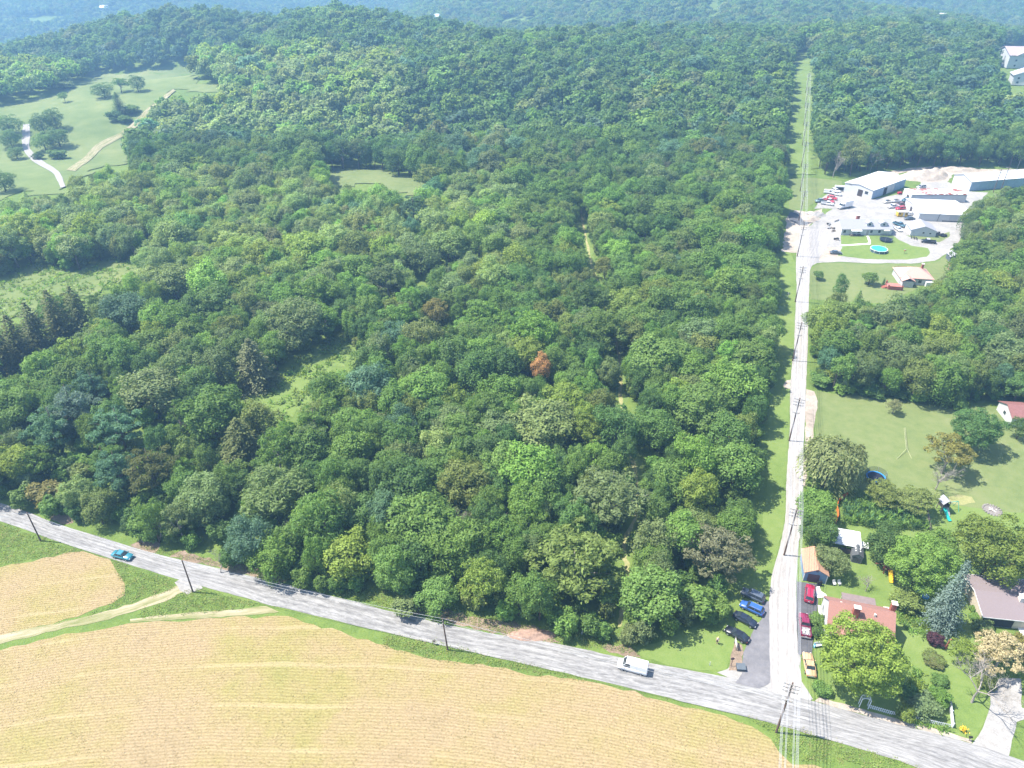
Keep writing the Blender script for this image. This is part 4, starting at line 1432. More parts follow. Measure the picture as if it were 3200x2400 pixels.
MB().box((-w * .33 + 2.3, -d / 2 - .8, .25), (4.8, 1.7, .5)).build('porch', M('dark_timber', (.10, .085, .075), .9), r)
MB().loft([[(w * .32, y, z), (w * .32 + 2.6, y, z), (w * .32 + 2.6, y, z + .1), (w * .32, y, z + .1)] for y, z in ((-d / 2, 2.7), (-d / 2 - 1.1, 2.35))]).build('awning', METAL_WHITE, r)
ex = MB().box((w / 2 + 1., 1., 1.35), (2., 5., 2.7)).build('extension', WHITE, r)
MB().box((w / 2 + 1.05, 1., 2.78), (2.3, 5.4, .12)).build('roof', SLATE, ex)

# --- little garage with one sunlit and one grey slope
loc, rz, w, d = footprint(Z1(1225, 792), Z1(1442, 807), Z1(1500, 750))
r = empty('garage', loc, rz, 'white gabled outbuilding with grey roof inside the loop drive', 'garage')
gable_wall(r, w, d, 2.7, 1.9, 'y', WHITE)
gable_roof(r, w, d, 2.7, 1.9, 'y', SLATE, .35)
door(r, w, d, 'f', -w * .26, 1.5, 2.1, M('pale_door'))
window(r, w, d, 'f', 0, 1.7, .8, .6)
window(r, w, d, 'f', w * .27, 1.6, .8, .6)

# --- hip-roofed house half behind the trees, with its brick steps
PINK = M('salmon_shingle', (.50, .30, .25), .85, .12, 5)


def hip_roof(root, w, d, eave, rise, over, mat):
    x, y = w / 2 + over, d / 2 + over
    k = max(.05, (w - d) / 2)
    v = [(-x, -y, eave), (x, -y, eave), (x, y, eave), (-x, y, eave), (-k, 0, eave + rise), (k, 0, eave + rise)]
    quad = [(0, 1, 5, 4), (1, 2, 5), (2, 3, 4, 5), (3, 0, 4)]
    for f in quad:
        p = [Vector(v[i]) for i in f]
        mb = MB()
        m = len(p)
        mb.add([q + Vector((0, 0, .12)) for q in p] + p, [tuple(range(m)), tuple(range(2 * m - 1, m - 1, -1))] + [(i, m + i, m + (i + 1) % m, (i + 1) % m) for i in range(m)])
        mb.build('roof_slope', mat, root)


pc = Z1(1235, 1175)
r = empty('house', pc, R(-8), 'salmon-roofed house half hidden by trees beyond the dry lawn', 'house')
MB().box((0, 0, 1.35), (11.5, 9, 2.7)).build('wall', WHITE, r)
hip_roof(r, 11.5, 9, 2.75, 2.6, .5, PINK)
wing = MB().box((-3.6, -5.2, 1.2), (4., 4., 2.4)).build('wing', WHITE, r)
MB().loft([[(-3.6 + s * 2.4, y, 2.45), (-3.6, y, 3.7), (-3.6, y, 3.85), (-3.6 + s * 2.5, y, 2.58)] for s, y in ((-1, -7.5), (-1, -3))]).build('roof_slope', PINK, wing)
MB().loft([[(-3.6 + s * 2.4, y, 2.45), (-3.6, y, 3.7), (-3.6, y, 3.85), (-3.6 + s * 2.5, y, 2.58)] for s, y in ((1, -7.5), (1, -3))]).build('roof_slope', PINK, wing)
chimney(r, 3.2, 1.5, 3.6, 6.2, .7, .7)
window(r, 11.5, 9, 'f', 1.5, 1.5, 1.2, 1.1)
MB().box((4.6, -5.4, 1.0), (2.6, 1.4, 2.0)).build('porch', TRIM, r)
tr = empty('brick_terrace', Z1(1085, 1240), R(-12), 'red brick terrace with steps and low walls beside the salmon-roofed house', 'terrace')
BR = M('red_brick')
MB().box((0, 0, .4), (5.2, 4.6, .8)).build('deck', M('brick_paving', (.40, .16, .13), .9, .15, 3), tr)
for k in range(5):
    MB().box((-3.0 - k * .34, -.4, .36 - k * .08), (.36, 2.4, .72 - k * .16)).build('step', BR, tr)
for x, y, sx, sy in ((-2.3, 2.0, .5, .5), (-2.4, -2.0, .5, .5), (2.4, -2.1, .5, .5)):
    MB().box((x, y, 1.0), (sx, sy, 1.6)).build('pier', BR, tr)
MB().box((0, -2.3, .9), (4.6, .3, 1.2)).build('low_wall', BR, tr)

# --- red shed and dark-roofed shed at the wood edge
r = empty('shed', Z1(1620, 1100), R(-4), 'red ribbed-metal shed at the edge of the wood below the loop drive', 'shed')
REDM = M('red_metal', (.42, .03, .045), .5, .1, 2)
gable_wall(r, 4.4, 4, 2.3, .9, 'x', M('pink_wall', (.5, .2, .2), .7))
for s in gable_roof(r, 4.4, 4, 2.3, .9, 'x', REDM, .3):
    pass
for k in range(9):
    MB().box((-2.1 + k * .53, -1.15, 2.86), (.06, 2.5, .05), rx=math.atan(.45)).build('rib', REDM, r)
r = empty('shed', Z1(1600, 1005), R(-10), 'dark grey-roofed shed just above the red shed', 'shed')
gable_wall(r, 4.6, 4.6, 2.4, 1.2, 'y', M('slate_grey'))
gable_roof(r, 4.6, 4.6, 2.4, 1.2, 'y', M('grey_shingle'), .3)

# --- terracotta-roofed garage by the lane
loc, rz, w, d = footprint(Z3(300, 868), Z3(492, 900), Z3(492, 900) + Vector((1.3, 6.4, 0)))
r = empty('garage', loc, rz, 'blue single garage with terracotta roof beside the lane', 'garage')
BLUEW = M('blue_siding', (.16, .25, .38), .7, .08, 2)
gable_wall(r, w, d, 2.7, 1.25, 'y', BLUEW)
TERRA = M('terracotta_shingle', (.40, .235, .155), .85, .14, 4)
gable_roof(r, w, d, 2.7, 1.25, 'y', TERRA, .3)
door(r, w, d, 'f', -w * .08, w * .52, 2.25, M('maroon_door', (.11, .06, .075), .6), 'garage_door')
for s in (-1, 1):
    MB().box((s * (w / 2 + .02), -d / 2 - .02, 1.35), (.16, .16, 2.7)).build('corner_board', TRIM, r)
MB().box((0, -d / 2 - .06, 3.4), (.5, .06, .5)).build('gable_emblem', M('maroon_door'), r)

# --- red-roofed house
REDROOF = M('faded_red_shingle', (.30, .155, .125), .9, .12, 5)
W, D, EA, RI = 11.6, 8.8, 2.9, 3.6
ang = R(-15)
corner = Z3(505, 1318, 2.7)
e = Vector((math.cos(ang), math.sin(ang), 0))
nn = Vector((-e.y, e.x, 0))
ce = corner + e * (W / 2 + .3) + nn * (D / 2 + .3)
r = empty('house', (ce.x, ce.y, 0), ang, 'white house with faded red roof and brick chimneys behind the big maple', 'house')
gable_wall(r, W, D, EA, RI, 'x', WHITE)
rs = gable_roof(r, W, D, EA, RI, 'x', REDROOF, .3)
gw, gy = 4.6, -D / 2 - .9
x0 = -W * .12
cg = MB().loft([[(x0 - gw / 2, y, EA - .2), (x0 + gw / 2, y, EA - .2), (x0, y, EA + RI * .75)] for y in (gy, -.3)]).build('front_gable', WHITE, r)
for s in (-1, 1):
    MB().loft([[(x0, y, EA + RI * .75 + .05), (x0 + s * (gw / 2 + .35), y, EA - .55), (x0 + s * (gw / 2 + .35), y, EA - .4), (x0, y, EA + RI * .75 + .2)] for y in (gy - .3, -.4)]).build('roof_slope', REDROOF, cg)
MB().box((x0, (gy - D / 2) / 2 - .02, EA / 2 - .1), (gw, .9, EA - .2)).build('bay_wall', WHITE, r)
chimney(rs[0], x0 + .1, -1.5, EA + 1.2, EA + RI + 1.2, 1.1, .8, capm=M('pale_cap', (.6, .55, .5)))
chimney(r, W / 2 + .3, 2.2, 0, EA + RI + .4, .9, .9, capm=M('pale_cap'))
for x in (-W * .32, W * .2):
    MB().box((x, -1.0 if x > 0 else .4, EA + RI - .55), (.35, .35, .7)).build('vent', M('pale_cap'), r)
bp = MB().box((1.0, D / 2 + 1.2, 2.5), (6.4, 2.4, .14)).build('back_porch_roof', M('brown_felt', (.19, .15, .145), .9), r)
for x in (-1.9, 3.9):
    MB().box((x, D / 2 + 2.2, 1.2), (.14, .14, 2.5)).build('post', TRIM, bp)
for u in (-2.4, 0, 2.4):
    window(r, W, D, 'l', u, 1.6, .9, 1.2)
MB().box((-W / 2 - .35, 0, .05), (.5, D, .1)).build('kerb_board', TRIM, r)
st = MB().box((W / 2 + .9, -D / 2 + 1., .5), (1.4, 1.2, 1.0)).build('stoop', BR, r)
MB().box((W / 2 + .5, -D / 2 + .6, 1.4), (.9, .1, .9)).build('rail', TRIM, st)

# --- brown-roofed house at the right
BROWN = M('mauve_shingle', (.205, .168, .172), .9, .09, 6)
W, D, EA, RI = 19., 10.4, 2.8, 1.3
ang = R(-8)
corner = Z3(1855, 1187, 2.7)
e = Vector((math.cos(ang), math.sin(ang), 0))
nn = Vector((-e.y, e.x, 0))
ce = corner + e * (W / 2 + .5) + nn * (D / 2 + .5)
r = empty('house', (ce.x, ce.y, 0), ang, 'low beige house with wide mauve-brown roof and open carport', 'house')
gable_wall(r, W, D, EA, RI, 'x', M('beige_wall', (.48, .42, .33), .8))
rs = gable_roof(r, W, D, EA, RI, 'x', BROWN, .5)
for s, y in ((-1, -D / 2 - .52), (1, D / 2 + .52)):
    MB().box((0, y, EA - .06), (W + 1.0, .06, .2)).build('fascia', TRIM, r)
for s in (-1, 1):
    MB().loft([[(-W / 2 - .54, 0, EA + RI + z), (-W / 2 - .54, s * (D / 2 + .5), EA - .12 + z), (-W / 2 - .48, s * (D / 2 + .5), EA - .12 + z), (-W / 2 - .48, 0, EA + RI + z)] for z in (-.05, .16)]).build('bargeboard', TRIM, r)
door(r, W, D, 'f', -W / 2 + 3.6, 4.4, 2.3, DARKIN, 'carport_opening')
MB().box((-W / 2 + 3.6, -D / 2 - .02, .12), (4.4, .16, .1)).build('carport_sill', M('slate_grey'), r)
window(r, W, D, 'f', 1.2, 1.6, 2.2, 1.1)
ra = MB().box((.2, -D / 2 - 2.3, 1.0), (5., .08, .1)).build('railing', TRIM, r)
for k in range(14):
    MB().box((-2.2 + k * .37, -D / 2 - 2.3, .55), (.06, .06, .9)).build('baluster', TRIM, ra)
MB().box((.2, -D / 2 - 1.2, .12), (5.2, 2.4, .24)).build('porch', M('concrete'), r)
chimney(rs[0], 1.0 - 2.6, -1.2, EA + .6, EA + RI + .9, .8, 1.1, mat=M('pale_cap'), capm=M('concrete'))

# --- white barn with a red roof, lower woods edge
loc, rz, w, d = footprint(Z2(1960, 765), Z2(2170, 812), Z2(2330, 640))
r = empty('barn', loc, R(-6), 'low white barn with rust-red metal roof below the block of trees', 'barn')
w, d = 15., 8.
r.location = Z2(2270, 720)
gable_wall(r, w, d, 2.8, 1.7, 'x', WHITE)
gable_roof(r, w, d, 2.8, 1.7, 'x', M('rust_red_roof', (.22, .10, .09), .7, .12, 1.5), .35)
window(r, w, d, 'f', -w * .42, 1.7, 1., .7)
window(r, w, d, 'f', -w * .2, 1.7, 1., .7)
window(r, w, d, 'l', 0, 1.8, 1.2, 1.)

# --- growing shed with a panelled roof, and the small dark shed
a, b, c2 = Z3(540, 540, 2.5), Z3(815, 590, 2.5), Z3(845, 470, 2.5)
loc, rz, w, d = footprint(a, b, c2)
r = empty('lean_to', (loc[0], loc[1], 0), rz, 'open lean-to with white weathered roof panels beside the vegetable plot', 'shelter')
WORN = M('worn_white_panel', (.52, .53, .55), .6, .28, 1.2)
for k in range(7):
    y = -d / 2 + d / 7 * (k + .5)
    MB().box((0, y, 2.45 + .08 * k), (w, d / 7 - .05, .06), rx=.08).build('roof_panel', WORN, r)
for x in (-w / 2 + .2, 0, w / 2 - .2):
    for y, z in ((-d / 2 + .2, 2.4), (d / 2 - .2, 2.8)):
        MB().box((x, y, z / 2), (.14, .14, z)).build('post', M('dark_timber'), r)
MB().box((0, -d / 2 + .25, .6), (w - .5, .3, 1.2)).build('bench', M('dark_timber'), r)
pn = MB().box((w / 2 + 1.1, .4, 1.1), (1.7, .08, 1.5), rx=-1.2).build('side_panel', WORN, r)
loc, rz, w, d = footprint(Z3(710, 705), Z3(803, 727), Z3(822, 650))
r = empty('garden_shed', loc, rz, 'small dark grey garden shed with double doors and four roof domes', 'shed')
CHAR = M('charcoal', (.075, .08, .085), .8, .12, 3)
gable_wall(r, w, d, 1.9, .7, 'y', M('shed_grey', (.20, .205, .21), .7))
rs = gable_roof(r, w, d, 1.9, .7, 'y', CHAR, .15)
for s in (-1, 1):
    door(r, w, d, 'f', s * w * .19, w * .36, 1.6, CHAR)
    for y in (-.3, .45):
        MB().tube([(s * .45, y, 2.42), (s * .45, y, 2.56)], [.2, .14], 8).build('roof_dome', TRIM, rs[0 if s < 0 else 1])

# --- flats at the far right on the hill, and specks of far roofs
for k, (px, py, W, D, EA, RI, ang, roofc, lb) in enumerate((
        (3180, 205, 30, 26, 10, 5, -6, (.36, .29, .28), 'large white apartment block with pinkish roof on the hill'),
        (3195, 262, 18, 14, 7, 4, -20, (.34, .34, .36), 'white gabled house with balconies just below the apartment block'))):
    p = P(px, py)
    r = empty('apartment_block' if k == 0 else 'house', p, R(ang), lb, 'apartment block' if k == 0 else 'house')
    gable_wall(r, W, D, EA, RI, 'y' if k else 'x', WHITE)
    gable_roof(r, W, D, EA, RI, 'y' if k else 'x', M('far_roof_%s' % 'ab'[k], roofc, .8), .8, .3)
    if k == 0:
        pg = MB().loft([[(-W * .32, y, EA), (W * .12, y, EA), (-W * .1, y, EA + 3.4)] for y in (-D / 2 - 1.4, -D / 2 + 5)]).build('porch_gable', WHITE, r)
        for s in (-1, 1):
            MB().loft([[(-W * .1, y, EA + 3.5), (-W * .1 + s * W * .25, y, EA - .3), (-W * .1 + s * W * .25, y, EA), (-W * .1, y, EA + 3.8)] for y in (-D / 2 - 2, -D / 2 + 6)]).build('roof_slope', MATS['far_roof_a'], pg)
    for z in ((2, 6) if k == 0 else (2, 5)):
        for u in (-.3, .05, .34):
            window(r, W, D, 'f', W * u, z, 1.6, 1.4)
far_spots = [(3005 - 80, 80, 'far white house among the hazy trees right of the power line'), (1360, 72, 'far white house on the skyline of the middle ridge'),
             (1196, 78, 'far white-roofed barn below the skyline, left of the skyline house'), (330, 40, 'far pale-roofed house beyond the blue left hill'),
             (2865, 8, 'far house near the top edge of the hills')]
for px, py, lb in far_spots:
    p = P(px, py)
    r = empty('house', p, R(RNG.uniform(-25, 25)), lb, 'house', 'far houses on the hills')
    p.z = hz(p.x, p.y)
    gable_wall(r, 16, 10, 6 + 5, 4, 'x', WHITE)
    gable_roof(r, 16, 10, 6 + 5, 4, 'x', METAL_WHITE, .6, .3)
    window(r, 16, 10, 'f', -4, 8, 1.6, 1.6)
    window(r, 16, 10, 'f', 3, 8, 1.6, 1.6)

# ---------------------------------------------------------------- vehicles
TYRE = M('tyre', (.02, .02, .02), .9, .1)
RIM = M('rim', (.45, .46, .48), .35, .05, metal=.6)
CHROME = M('bright_trim', (.55, .55, .56), .25, .03, metal=.7)
LAMP = M('headlamp', (.75, .76, .78), .2, .02)
TAIL = M('tail_lamp', (.55, .03, .04), .3, .05)


def paint(name, c, coat=.6):
    return M('paint_' + name, c, .35, .03, 2., spec=.5, coat=coat)


CAR = {   # length, width, body top, roof height, hood front z, bonnet end, roof front, roof rear, boot start
    'sedan': dict(L=4.75, W=1.82, zb=.92, zr=1.42, zf=.72, b0=.28, r0=.44, r1=.70, b1=.86, zt=.90),
    'suv': dict(L=4.75, W=1.9, zb=1.05, zr=1.68, zf=.92, b0=.27, r0=.38, r1=.90, b1=.985, zt=1.05),
    'wagon': dict(L=4.8, W=1.86, zb=.98, zr=1.55, zf=.82, b0=.27, r0=.40, r1=.88, b1=.975, zt=1.0),
    'van': dict(L=5.6, W=2.05, zb=1.25, zr=2.25, zf=1.0, b0=.17, r0=.28, r1=.975, b1=.995, zt=1.25),
    'classic': dict(L=5.2, W=1.95, zb=.90, zr=1.38, zf=.80, b0=.33, r0=.43, r1=.66, b1=.76, zt=.86),
    'pickup': dict(L=5.7, W=1.98, zb=1.10, zr=1.82, zf=1.0, b0=.25, r0=.34, r1=.55, b1=.59, zt=1.1),
    'truck': dict(L=8.2, W=2.4, zb=1.5, zr=2.5, zf=1.4, b0=.16, r0=.22, r1=.32, b1=.33, zt=1.4),
}


def vehicle(style, p0, p1, col, label, cat=None, group=None, name=None, scale=1., load=None, open_top=False, roof_col=None):
    """p0 the middle of the front, p1 the middle of the tail, on the ground"""
    c = CAR[style]
    L, W = c['L'] * scale, c['W'] * scale
    p0, p1 = Vector(p0), Vector(p1)
    mid = (p0 + p1) / 2
    d = (p0 - p1)
    rz = math.atan2(d.y, d.x)
    nm = name or {'pickup': 'pickup_truck', 'truck': 'box_truck', 'van': 'van'}.get(style, 'car')
    root = empty(nm, (mid.x, mid.y, hz(mid.x, mid.y) + .12), rz, label, cat or nm.replace('_', ' '), group)
    root.scale = (scale,) * 3
    L, W = c['L'], c['W']
    pm = paint(*col)
    X = lambda t: L / 2 - t * L
    h = W / 2

    def ring(x, hw, z0, z1, sh=.86):
        return [(x, -hw * .93, z0), (x, hw * .93, z0), (x, hw, z0 + (z1 - z0) * .35), (x, hw, z0 + (z1 - z0) * .72), (x, hw * sh, z1), (x, -hw * sh, z1), (x, -hw, z0 + (z1 - z0) * .72), (x, -hw, z0 + (z1 - z0) * .35)]
    zl = .24 if style not in ('truck',) else .45
    bed = style in ('pickup', 'truck')
    tail = c['b1'] if bed else 1.
    st = [ring(X(0), h * .78, zl + .12, c['zf'] - .12), ring(X(.02), h * .92, zl, c['zf']), ring(X(.12), h, zl, c['zf'] + (c['zb'] - c['zf']) * .5), ring(X(c['b0']), h, zl, c['zb'])]
    st += [ring(X(.5 * (c['b0'] + min(c['b1'], .95))), h * 1.01, zl, c['zb'])]
    if bed:
        st += [ring(X(tail), h, zl, c['zb'])]
    else:
        st += [ring(X(min(c['b1'], .96)), h, zl, c['zt']), ring(X(.985), h * .93, zl, c['zt'] - .02), ring(X(1.), h * .82, zl + .1, c['zt'] - .16)]
    body = MB().loft(st)
    body.build('body', pm, root, True)
    # glasshouse and roof
    zb, zr = c['zb'] - .03, c['zr']
    gh = h * .90
    rh = h * .74 if style not in ('van', 'truck') else h * .86
    q = [X(c['b0'] - .01), X(c['r0']), X(c['r1']), X(c['b1'])]
    if not open_top:
        g = MB()
        g.add([(q[0], -gh, zb), (q[0], gh, zb), (q[3], gh, zb), (q[3], -gh, zb), (q[1], -rh, zr - .05), (q[1], rh, zr - .05), (q[2], rh, zr - .05), (q[2], -rh, zr - .05)],
              [(3, 2, 1, 0), (4, 5, 6, 7), (0, 1, 5, 4), (1, 2, 6, 5), (2, 3, 7, 6), (3, 0, 4, 7)])
        g.build('window_glass', GLASS, root)
        rf = MB().add([(q[1] + .04, -rh, zr - .06), (q[1] + .04, rh, zr - .06), (q[2] - .04, rh, zr - .06), (q[2] - .04, -rh, zr - .06),
                       (q[1] - .06, -rh * .9, zr + .03), (q[1] - .06, rh * .9, zr + .03), (q[2] + .06, rh * .9, zr + .03), (q[2] + .06, -rh * .9, zr + .03)],
                      [(3, 2, 1, 0), (4, 5, 6, 7), (0, 1, 5, 4), (1, 2, 6, 5), (2, 3, 7, 6), (3, 0, 4, 7)]).build('roof', paint(*roof_col) if roof_col else pm, root)
        pl = MB()
        for s in (-1, 1):                                # pillars
            for (xa, xb) in ((q[0], q[1]), (q[3], q[2])):
                pl.tube([(xa, s * gh * 1.0, zb), (xb, s * rh * 1.0, zr - .04)], .05, 5)
            m0 = (q[1] + q[2]) / 2
            pl.tube([(m0, s * gh * 1.0, zb), (m0, s * rh * 1.0, zr - .04)], .05, 5)
        pl.build('pillar_frame', pm, root)
        if style in ('suv', 'wagon'):
            for s in (-1, 1):
                MB().box(((q[1] + q[2]) / 2, s * rh * .86, zr + .06), (abs(q[1] - q[2]) * .8, .06, .06)).build('roof_rail', CHROME, root)
        if style == 'van':                               # blank load sides and doors
            for s in (-1, 1):
                v = [(X(.42), s * gh * 1.02, zb), (q[3], s * gh * 1.02, zb), (q[2], s * rh * 1.03, zr - .03), (X(.42), s * rh * 1.03, zr - .03)]
                MB().add(v + [(a, b * .9, z) for a, b, z in v], [(0, 1, 2, 3), (7, 6, 5, 4)] + [(i, (i + 1) % 4, 4 + (i + 1) % 4, 4 + i) for i in range(4)]).build('side_panel', pm, root)
            MB().add([(q[3] - .02, -gh, zb), (q[3] - .02, gh, zb), (q[2] - .02, rh, zr - .03), (q[2] - .02, -rh, zr - .03), (q[3] + .1, -gh, zb), (q[3] + .1, gh, zb), (q[2] + .1, rh, zr - .03), (q[2] + .1, -rh, zr - .03)],
                     [(0, 1, 2, 3), (7, 6, 5, 4), (0, 4, 5, 1), (1, 5, 6, 2), (2, 6, 7, 3), (3, 7, 4, 0)]).build('rear_door', pm, root)
    else:
        cab = MB().box(((q[0] + q[3]) / 2, 0, zb - .05), (abs(q[0] - q[3]) * .8, gh * 1.5, .2)).build('cabin', DARKIN, root)
        for s in (-1, 1):
            MB().box(((q[0] + q[3]) / 2 + .1, s * .38, zb + .2), (.5, .5, .5), taper=.8).build('seat', M('dark_timber'), cab)
        MB().add([(q[0], -gh, zb), (q[0], gh, zb), (q[1], rh, zr - .1), (q[1], -rh, zr - .1), (q[0] + .05, -gh, zb), (q[0] + .05, gh, zb), (q[1] + .05, rh, zr - .1), (q[1] + .05, -rh, zr - .1)],
                 [(0, 1, 2, 3), (7, 6, 5, 4), (0, 4, 5, 1), (1, 5, 6, 2), (2, 6, 7, 3), (3, 7, 4, 0)]).build('windscreen', GLASS, root)
    if style == 'pickup':
        bl = X(tail) - X(1.)
        bx = (X(tail) + X(1.)) / 2
        bd = MB()
        bd.box((bx, 0, .58), (bl, W * .96, .3))
        for s in (-1, 1):
            bd.box((bx, s * h * .93, .84), (bl, W * .09, .54))
        bd.box((X(1.) + .06, 0, .84), (.1, W * .95, .54))
        bedo = bd.build('cargo_bed', pm, root)
        MB().box((bx, 0, .745), (bl - .15, W * .82, .03)).build('bed_floor', DARKIN if load is None else M('load_floor', (.25, .25, .26), .8), bedo)
        if load:
            lm = M('scrap_metal', (.5, .5, .5), .5, .4, 6)
            rr = random.Random(5)
            for _ in range(9):
                MB().box((bx + rr.uniform(-.6, .6), rr.uniform(-.6, .6), .86), (rr.uniform(.3, .9), rr.uniform(.1, .35), rr.uniform(.1, .25)), rz=rr.uniform(0, 3), rx=rr.uniform(-.4, .4)).build('load_piece', lm, bedo)
        MB().box((X(1.) - .08, 0, .5), (.18, W * .92, .2)).build('bumper', CHROME, root)
    elif style == 'truck':
        bx = (X(.345) + X(1.)) / 2
        bo = MB().box((bx, 0, 2.05), (L * .65, W * 1.02, 2.7)).build('cargo_box', paint('white', (.72, .72, .72)), root)
        MB().box((X(1.) - .03, 0, 2.0), (.06, W * .9, 2.3)).build('rear_door', WHITE, bo)
        MB().box((bx - .8, -W * .515, 2.5), (1.6, .02, .9)).build('side_emblem', M('grey_print', (.25, .28, .32), .6), bo)
    # wheels, lamps, bumpers, mirrors
    wr = .33 if style not in ('truck',) else .45
    for t in (.175, .80):
        for s in (-1, 1):
            y = s * (h - .09)
            wo = MB().tube([(X(t), y - .11, wr - .12), (X(t), y + .11, wr - .12)], wr, 14).build('wheel', TYRE, root)
            MB().tube([(X(t), y + s * .105, wr - .12), (X(t), y + s * .125, wr - .12)], wr * .62, 10).build('rim', RIM, wo)
    for s in (-1, 1):
        MB().box((X(.008), s * h * .66, c['zf'] - .16), (.12, h * .3, .16)).build('headlight', LAMP, root)
        MB().box((X(.995), s * h * .74, c['zt'] - .3), (.1, h * .22, .22)).build('tail_light', TAIL, root)
        MB().box((q[0] - .25, s * (h + .1), zb + .08), (.14, .2, .14)).build('mirror', pm, root)
    MB().box((X(.004), 0, zl + .18), (.14, W * .8, .18)).build('bumper', CHROME if style in ('classic', 'pickup') else pm, root)
    MB().box((X(.998), 0, zl + .2), (.1, W * .78, .18)).build('bumper', CHROME if style in ('classic', 'pickup') else pm, root)
    MB().box((X(1.) - .06, 0, zl + .42), (.03, .4, .14)).build('number_plate', TRIM, root)
    return root


BLACK = ('black', (.010, .012, .018))
# by the wood, noses in the grass
vehicle('suv', Z4(272, 232), Z4(398, 290), ('grey_blue', (.07, .09, .125)), 'dark blue-grey estate car with roof rails, uppermost of the four cars by the wood', 'car', 'cars parked by the wood')
vehicle('wagon', Z4(252, 312), Z4(405, 382), ('royal_blue', (.03, .10, .33)), 'bright blue car, second from the top of the four cars by the wood', 'car', 'cars parked by the wood')
vehicle('sedan', Z4(350, 462), Z4(212, 388), ('midnight', (.012, .018, .035)), 'blue-black car facing the lane, third of the four cars by the wood', 'car', 'cars parked by the wood')
vehicle('sedan', Z4(152, 488), Z4(298, 570), BLACK, 'black saloon nearest the standing person, lowest of the four cars by the wood', 'car', 'cars parked by the wood', open_top=False)
# on the roads
vehicle('sedan', Z5(1005, 608), Z5(888, 580), ('turquoise', (.03, .19, .25)), 'turquoise car driving on the main road', 'car')
vehicle('van', Z8(1362, 702), Z8(1500, 740), ('van_white', (.70, .71, .72)), 'white van driving on the main road towards the bend', 'van')
# on the drives
vehicle('suv', Z3(362, 922), Z3(345, 1082), ('cherry', (.34, .018, .055)), 'cherry-red car with roof rails on the asphalt drive before the blue garage', 'car')
vehicle('pickup', Z3(298, 1172), Z3(322, 1382), ('maroon', (.20, .02, .06)), 'maroon pickup with scrap in its bed on the asphalt drive', 'pickup', load=True)
vehicle('classic', Z4(708, 662), Z4(738, 815), ('peach', (.55, .36, .20)), 'peach-orange old saloon on the grass beside the lane mouth', 'car')
# the yard
Y = 'vehicles standing in the gravel yard'
vehicle('pickup', Z1(625, 450), Z1(540, 432), ('yard_white', (.66, .67, .68)), 'white pickup in the top row left of the warehouse', 'pickup', Y)
vehicle('suv', Z1(622, 425), Z1(545, 405), ('yard_white', (.66, .67, .68)), 'white car behind the white pickup, left of the warehouse', 'car', Y)
vehicle('van', Z1(545, 430), Z1(495, 425), ('yard_white', (.66, .67, .68)), 'white van at the hedge end of the white row', 'van', Y, scale=.8)
vehicle('suv', Z1(585, 485), Z1(520, 470), ('yard_red', (.50, .02, .05)), 'red car, upper one of the two red cars in the yard row', 'car', Y)
vehicle('pickup', Z1(565, 515), Z1(480, 490), ('yard_red', (.50, .02, .05)), 'red pickup, lower one of the two red vehicles in the yard row', 'pickup', Y, roof_col=('yard_white', (.66, .67, .68)))
vehicle('pickup', Z1(420, 505), Z1(485, 500), ('teal_grey', (.16, .24, .25)), 'grey-green pickup at the hedge beside the red vehicles', 'pickup', Y)
vehicle('pickup', Z1(550, 532), Z1(470, 520), ('yard_white', (.66, .67, .68)), 'white pickup at the lower end of the yard row', 'pickup', Y)
vehicle('truck', Z1(600, 565), Z1(715, 540), ('yard_white', (.66, .67, .68)), 'white box truck alone in the middle of the gravel yard', 'box truck', Y)
vehicle('sedan', Z1(995, 512), Z1(1070, 505), ('cream', (.60, .58, .52)), 'cream and black car, leftmost before the rusty-roofed shed', 'car', Y, open_top=True)
vehicle('sedan', Z1(1075, 505), Z1(1140, 500), ('silver', (.42, .43, .45)), 'silver stripped car beside the cream one', 'car', Y, open_top=True)
vehicle('suv', Z1(1160, 500), Z1(1225, 490), ('dark_teal', (.03, .10, .14)), 'dark teal car against the rusty-roofed shed wall', 'car', Y)
vehicle('pickup', Z1(1040, 555), Z1(1120, 548), ('yard_white', (.66, .67, .68)), 'white flatbed pickup before the brown one in the yard', 'pickup', Y)
vehicle('pickup', Z1(1110, 540), Z1(1180, 530), ('brown', (.13, .05, .04)), 'brown pickup behind the white flatbed pickup', 'pickup', Y)
vehicle('wagon', Z1(1100, 572), Z1(1185, 562), ('yard_red', (.50, .02, .05)), 'red car behind the yellow caravan', 'car', Y)
vehicle('sedan', Z1(1165, 655), Z1(1275, 655), ('slate', (.08, .10, .12)), 'dark grey saloon beside the yellow caravan', 'car', Y)
vehicle('sedan', Z1(1190, 618), Z1(1245, 612), ('yard_white', (.66, .67, .68)), 'white car at the workshop wall behind the dark saloon', 'car', Y)
vehicle('suv', Z1(1295, 385), Z1(1345, 380), ('silver', (.42, .43, .45)), 'silver car at the far corner of the warehouse', 'car', Y)
vehicle('pickup', Z1(1165, 722), Z1(1095, 695), ('dark_teal', (.03, .10, .14)), 'dark teal pickup at the gable end of the long house', 'pickup', Y)
vehicle('sedan', Z1(1150, 765), Z1(1098, 728), ('yard_white', (.66, .67, .68)), 'white car at the gable end of the long house', 'car', Y)
vehicle('sedan', Z1(638, 952), Z1(528, 948), ('slate', (.08, .10, .12)), 'dark grey saloon alone on the bare ground beside the lawn', 'car', Y)
vehicle('pickup', Z1(1318, 848), Z1(1448, 862), BLACK, 'black pickup with blue bed cover on the loop drive', 'pickup', Y, roof_col=('yard_white', (.66, .67, .68)))

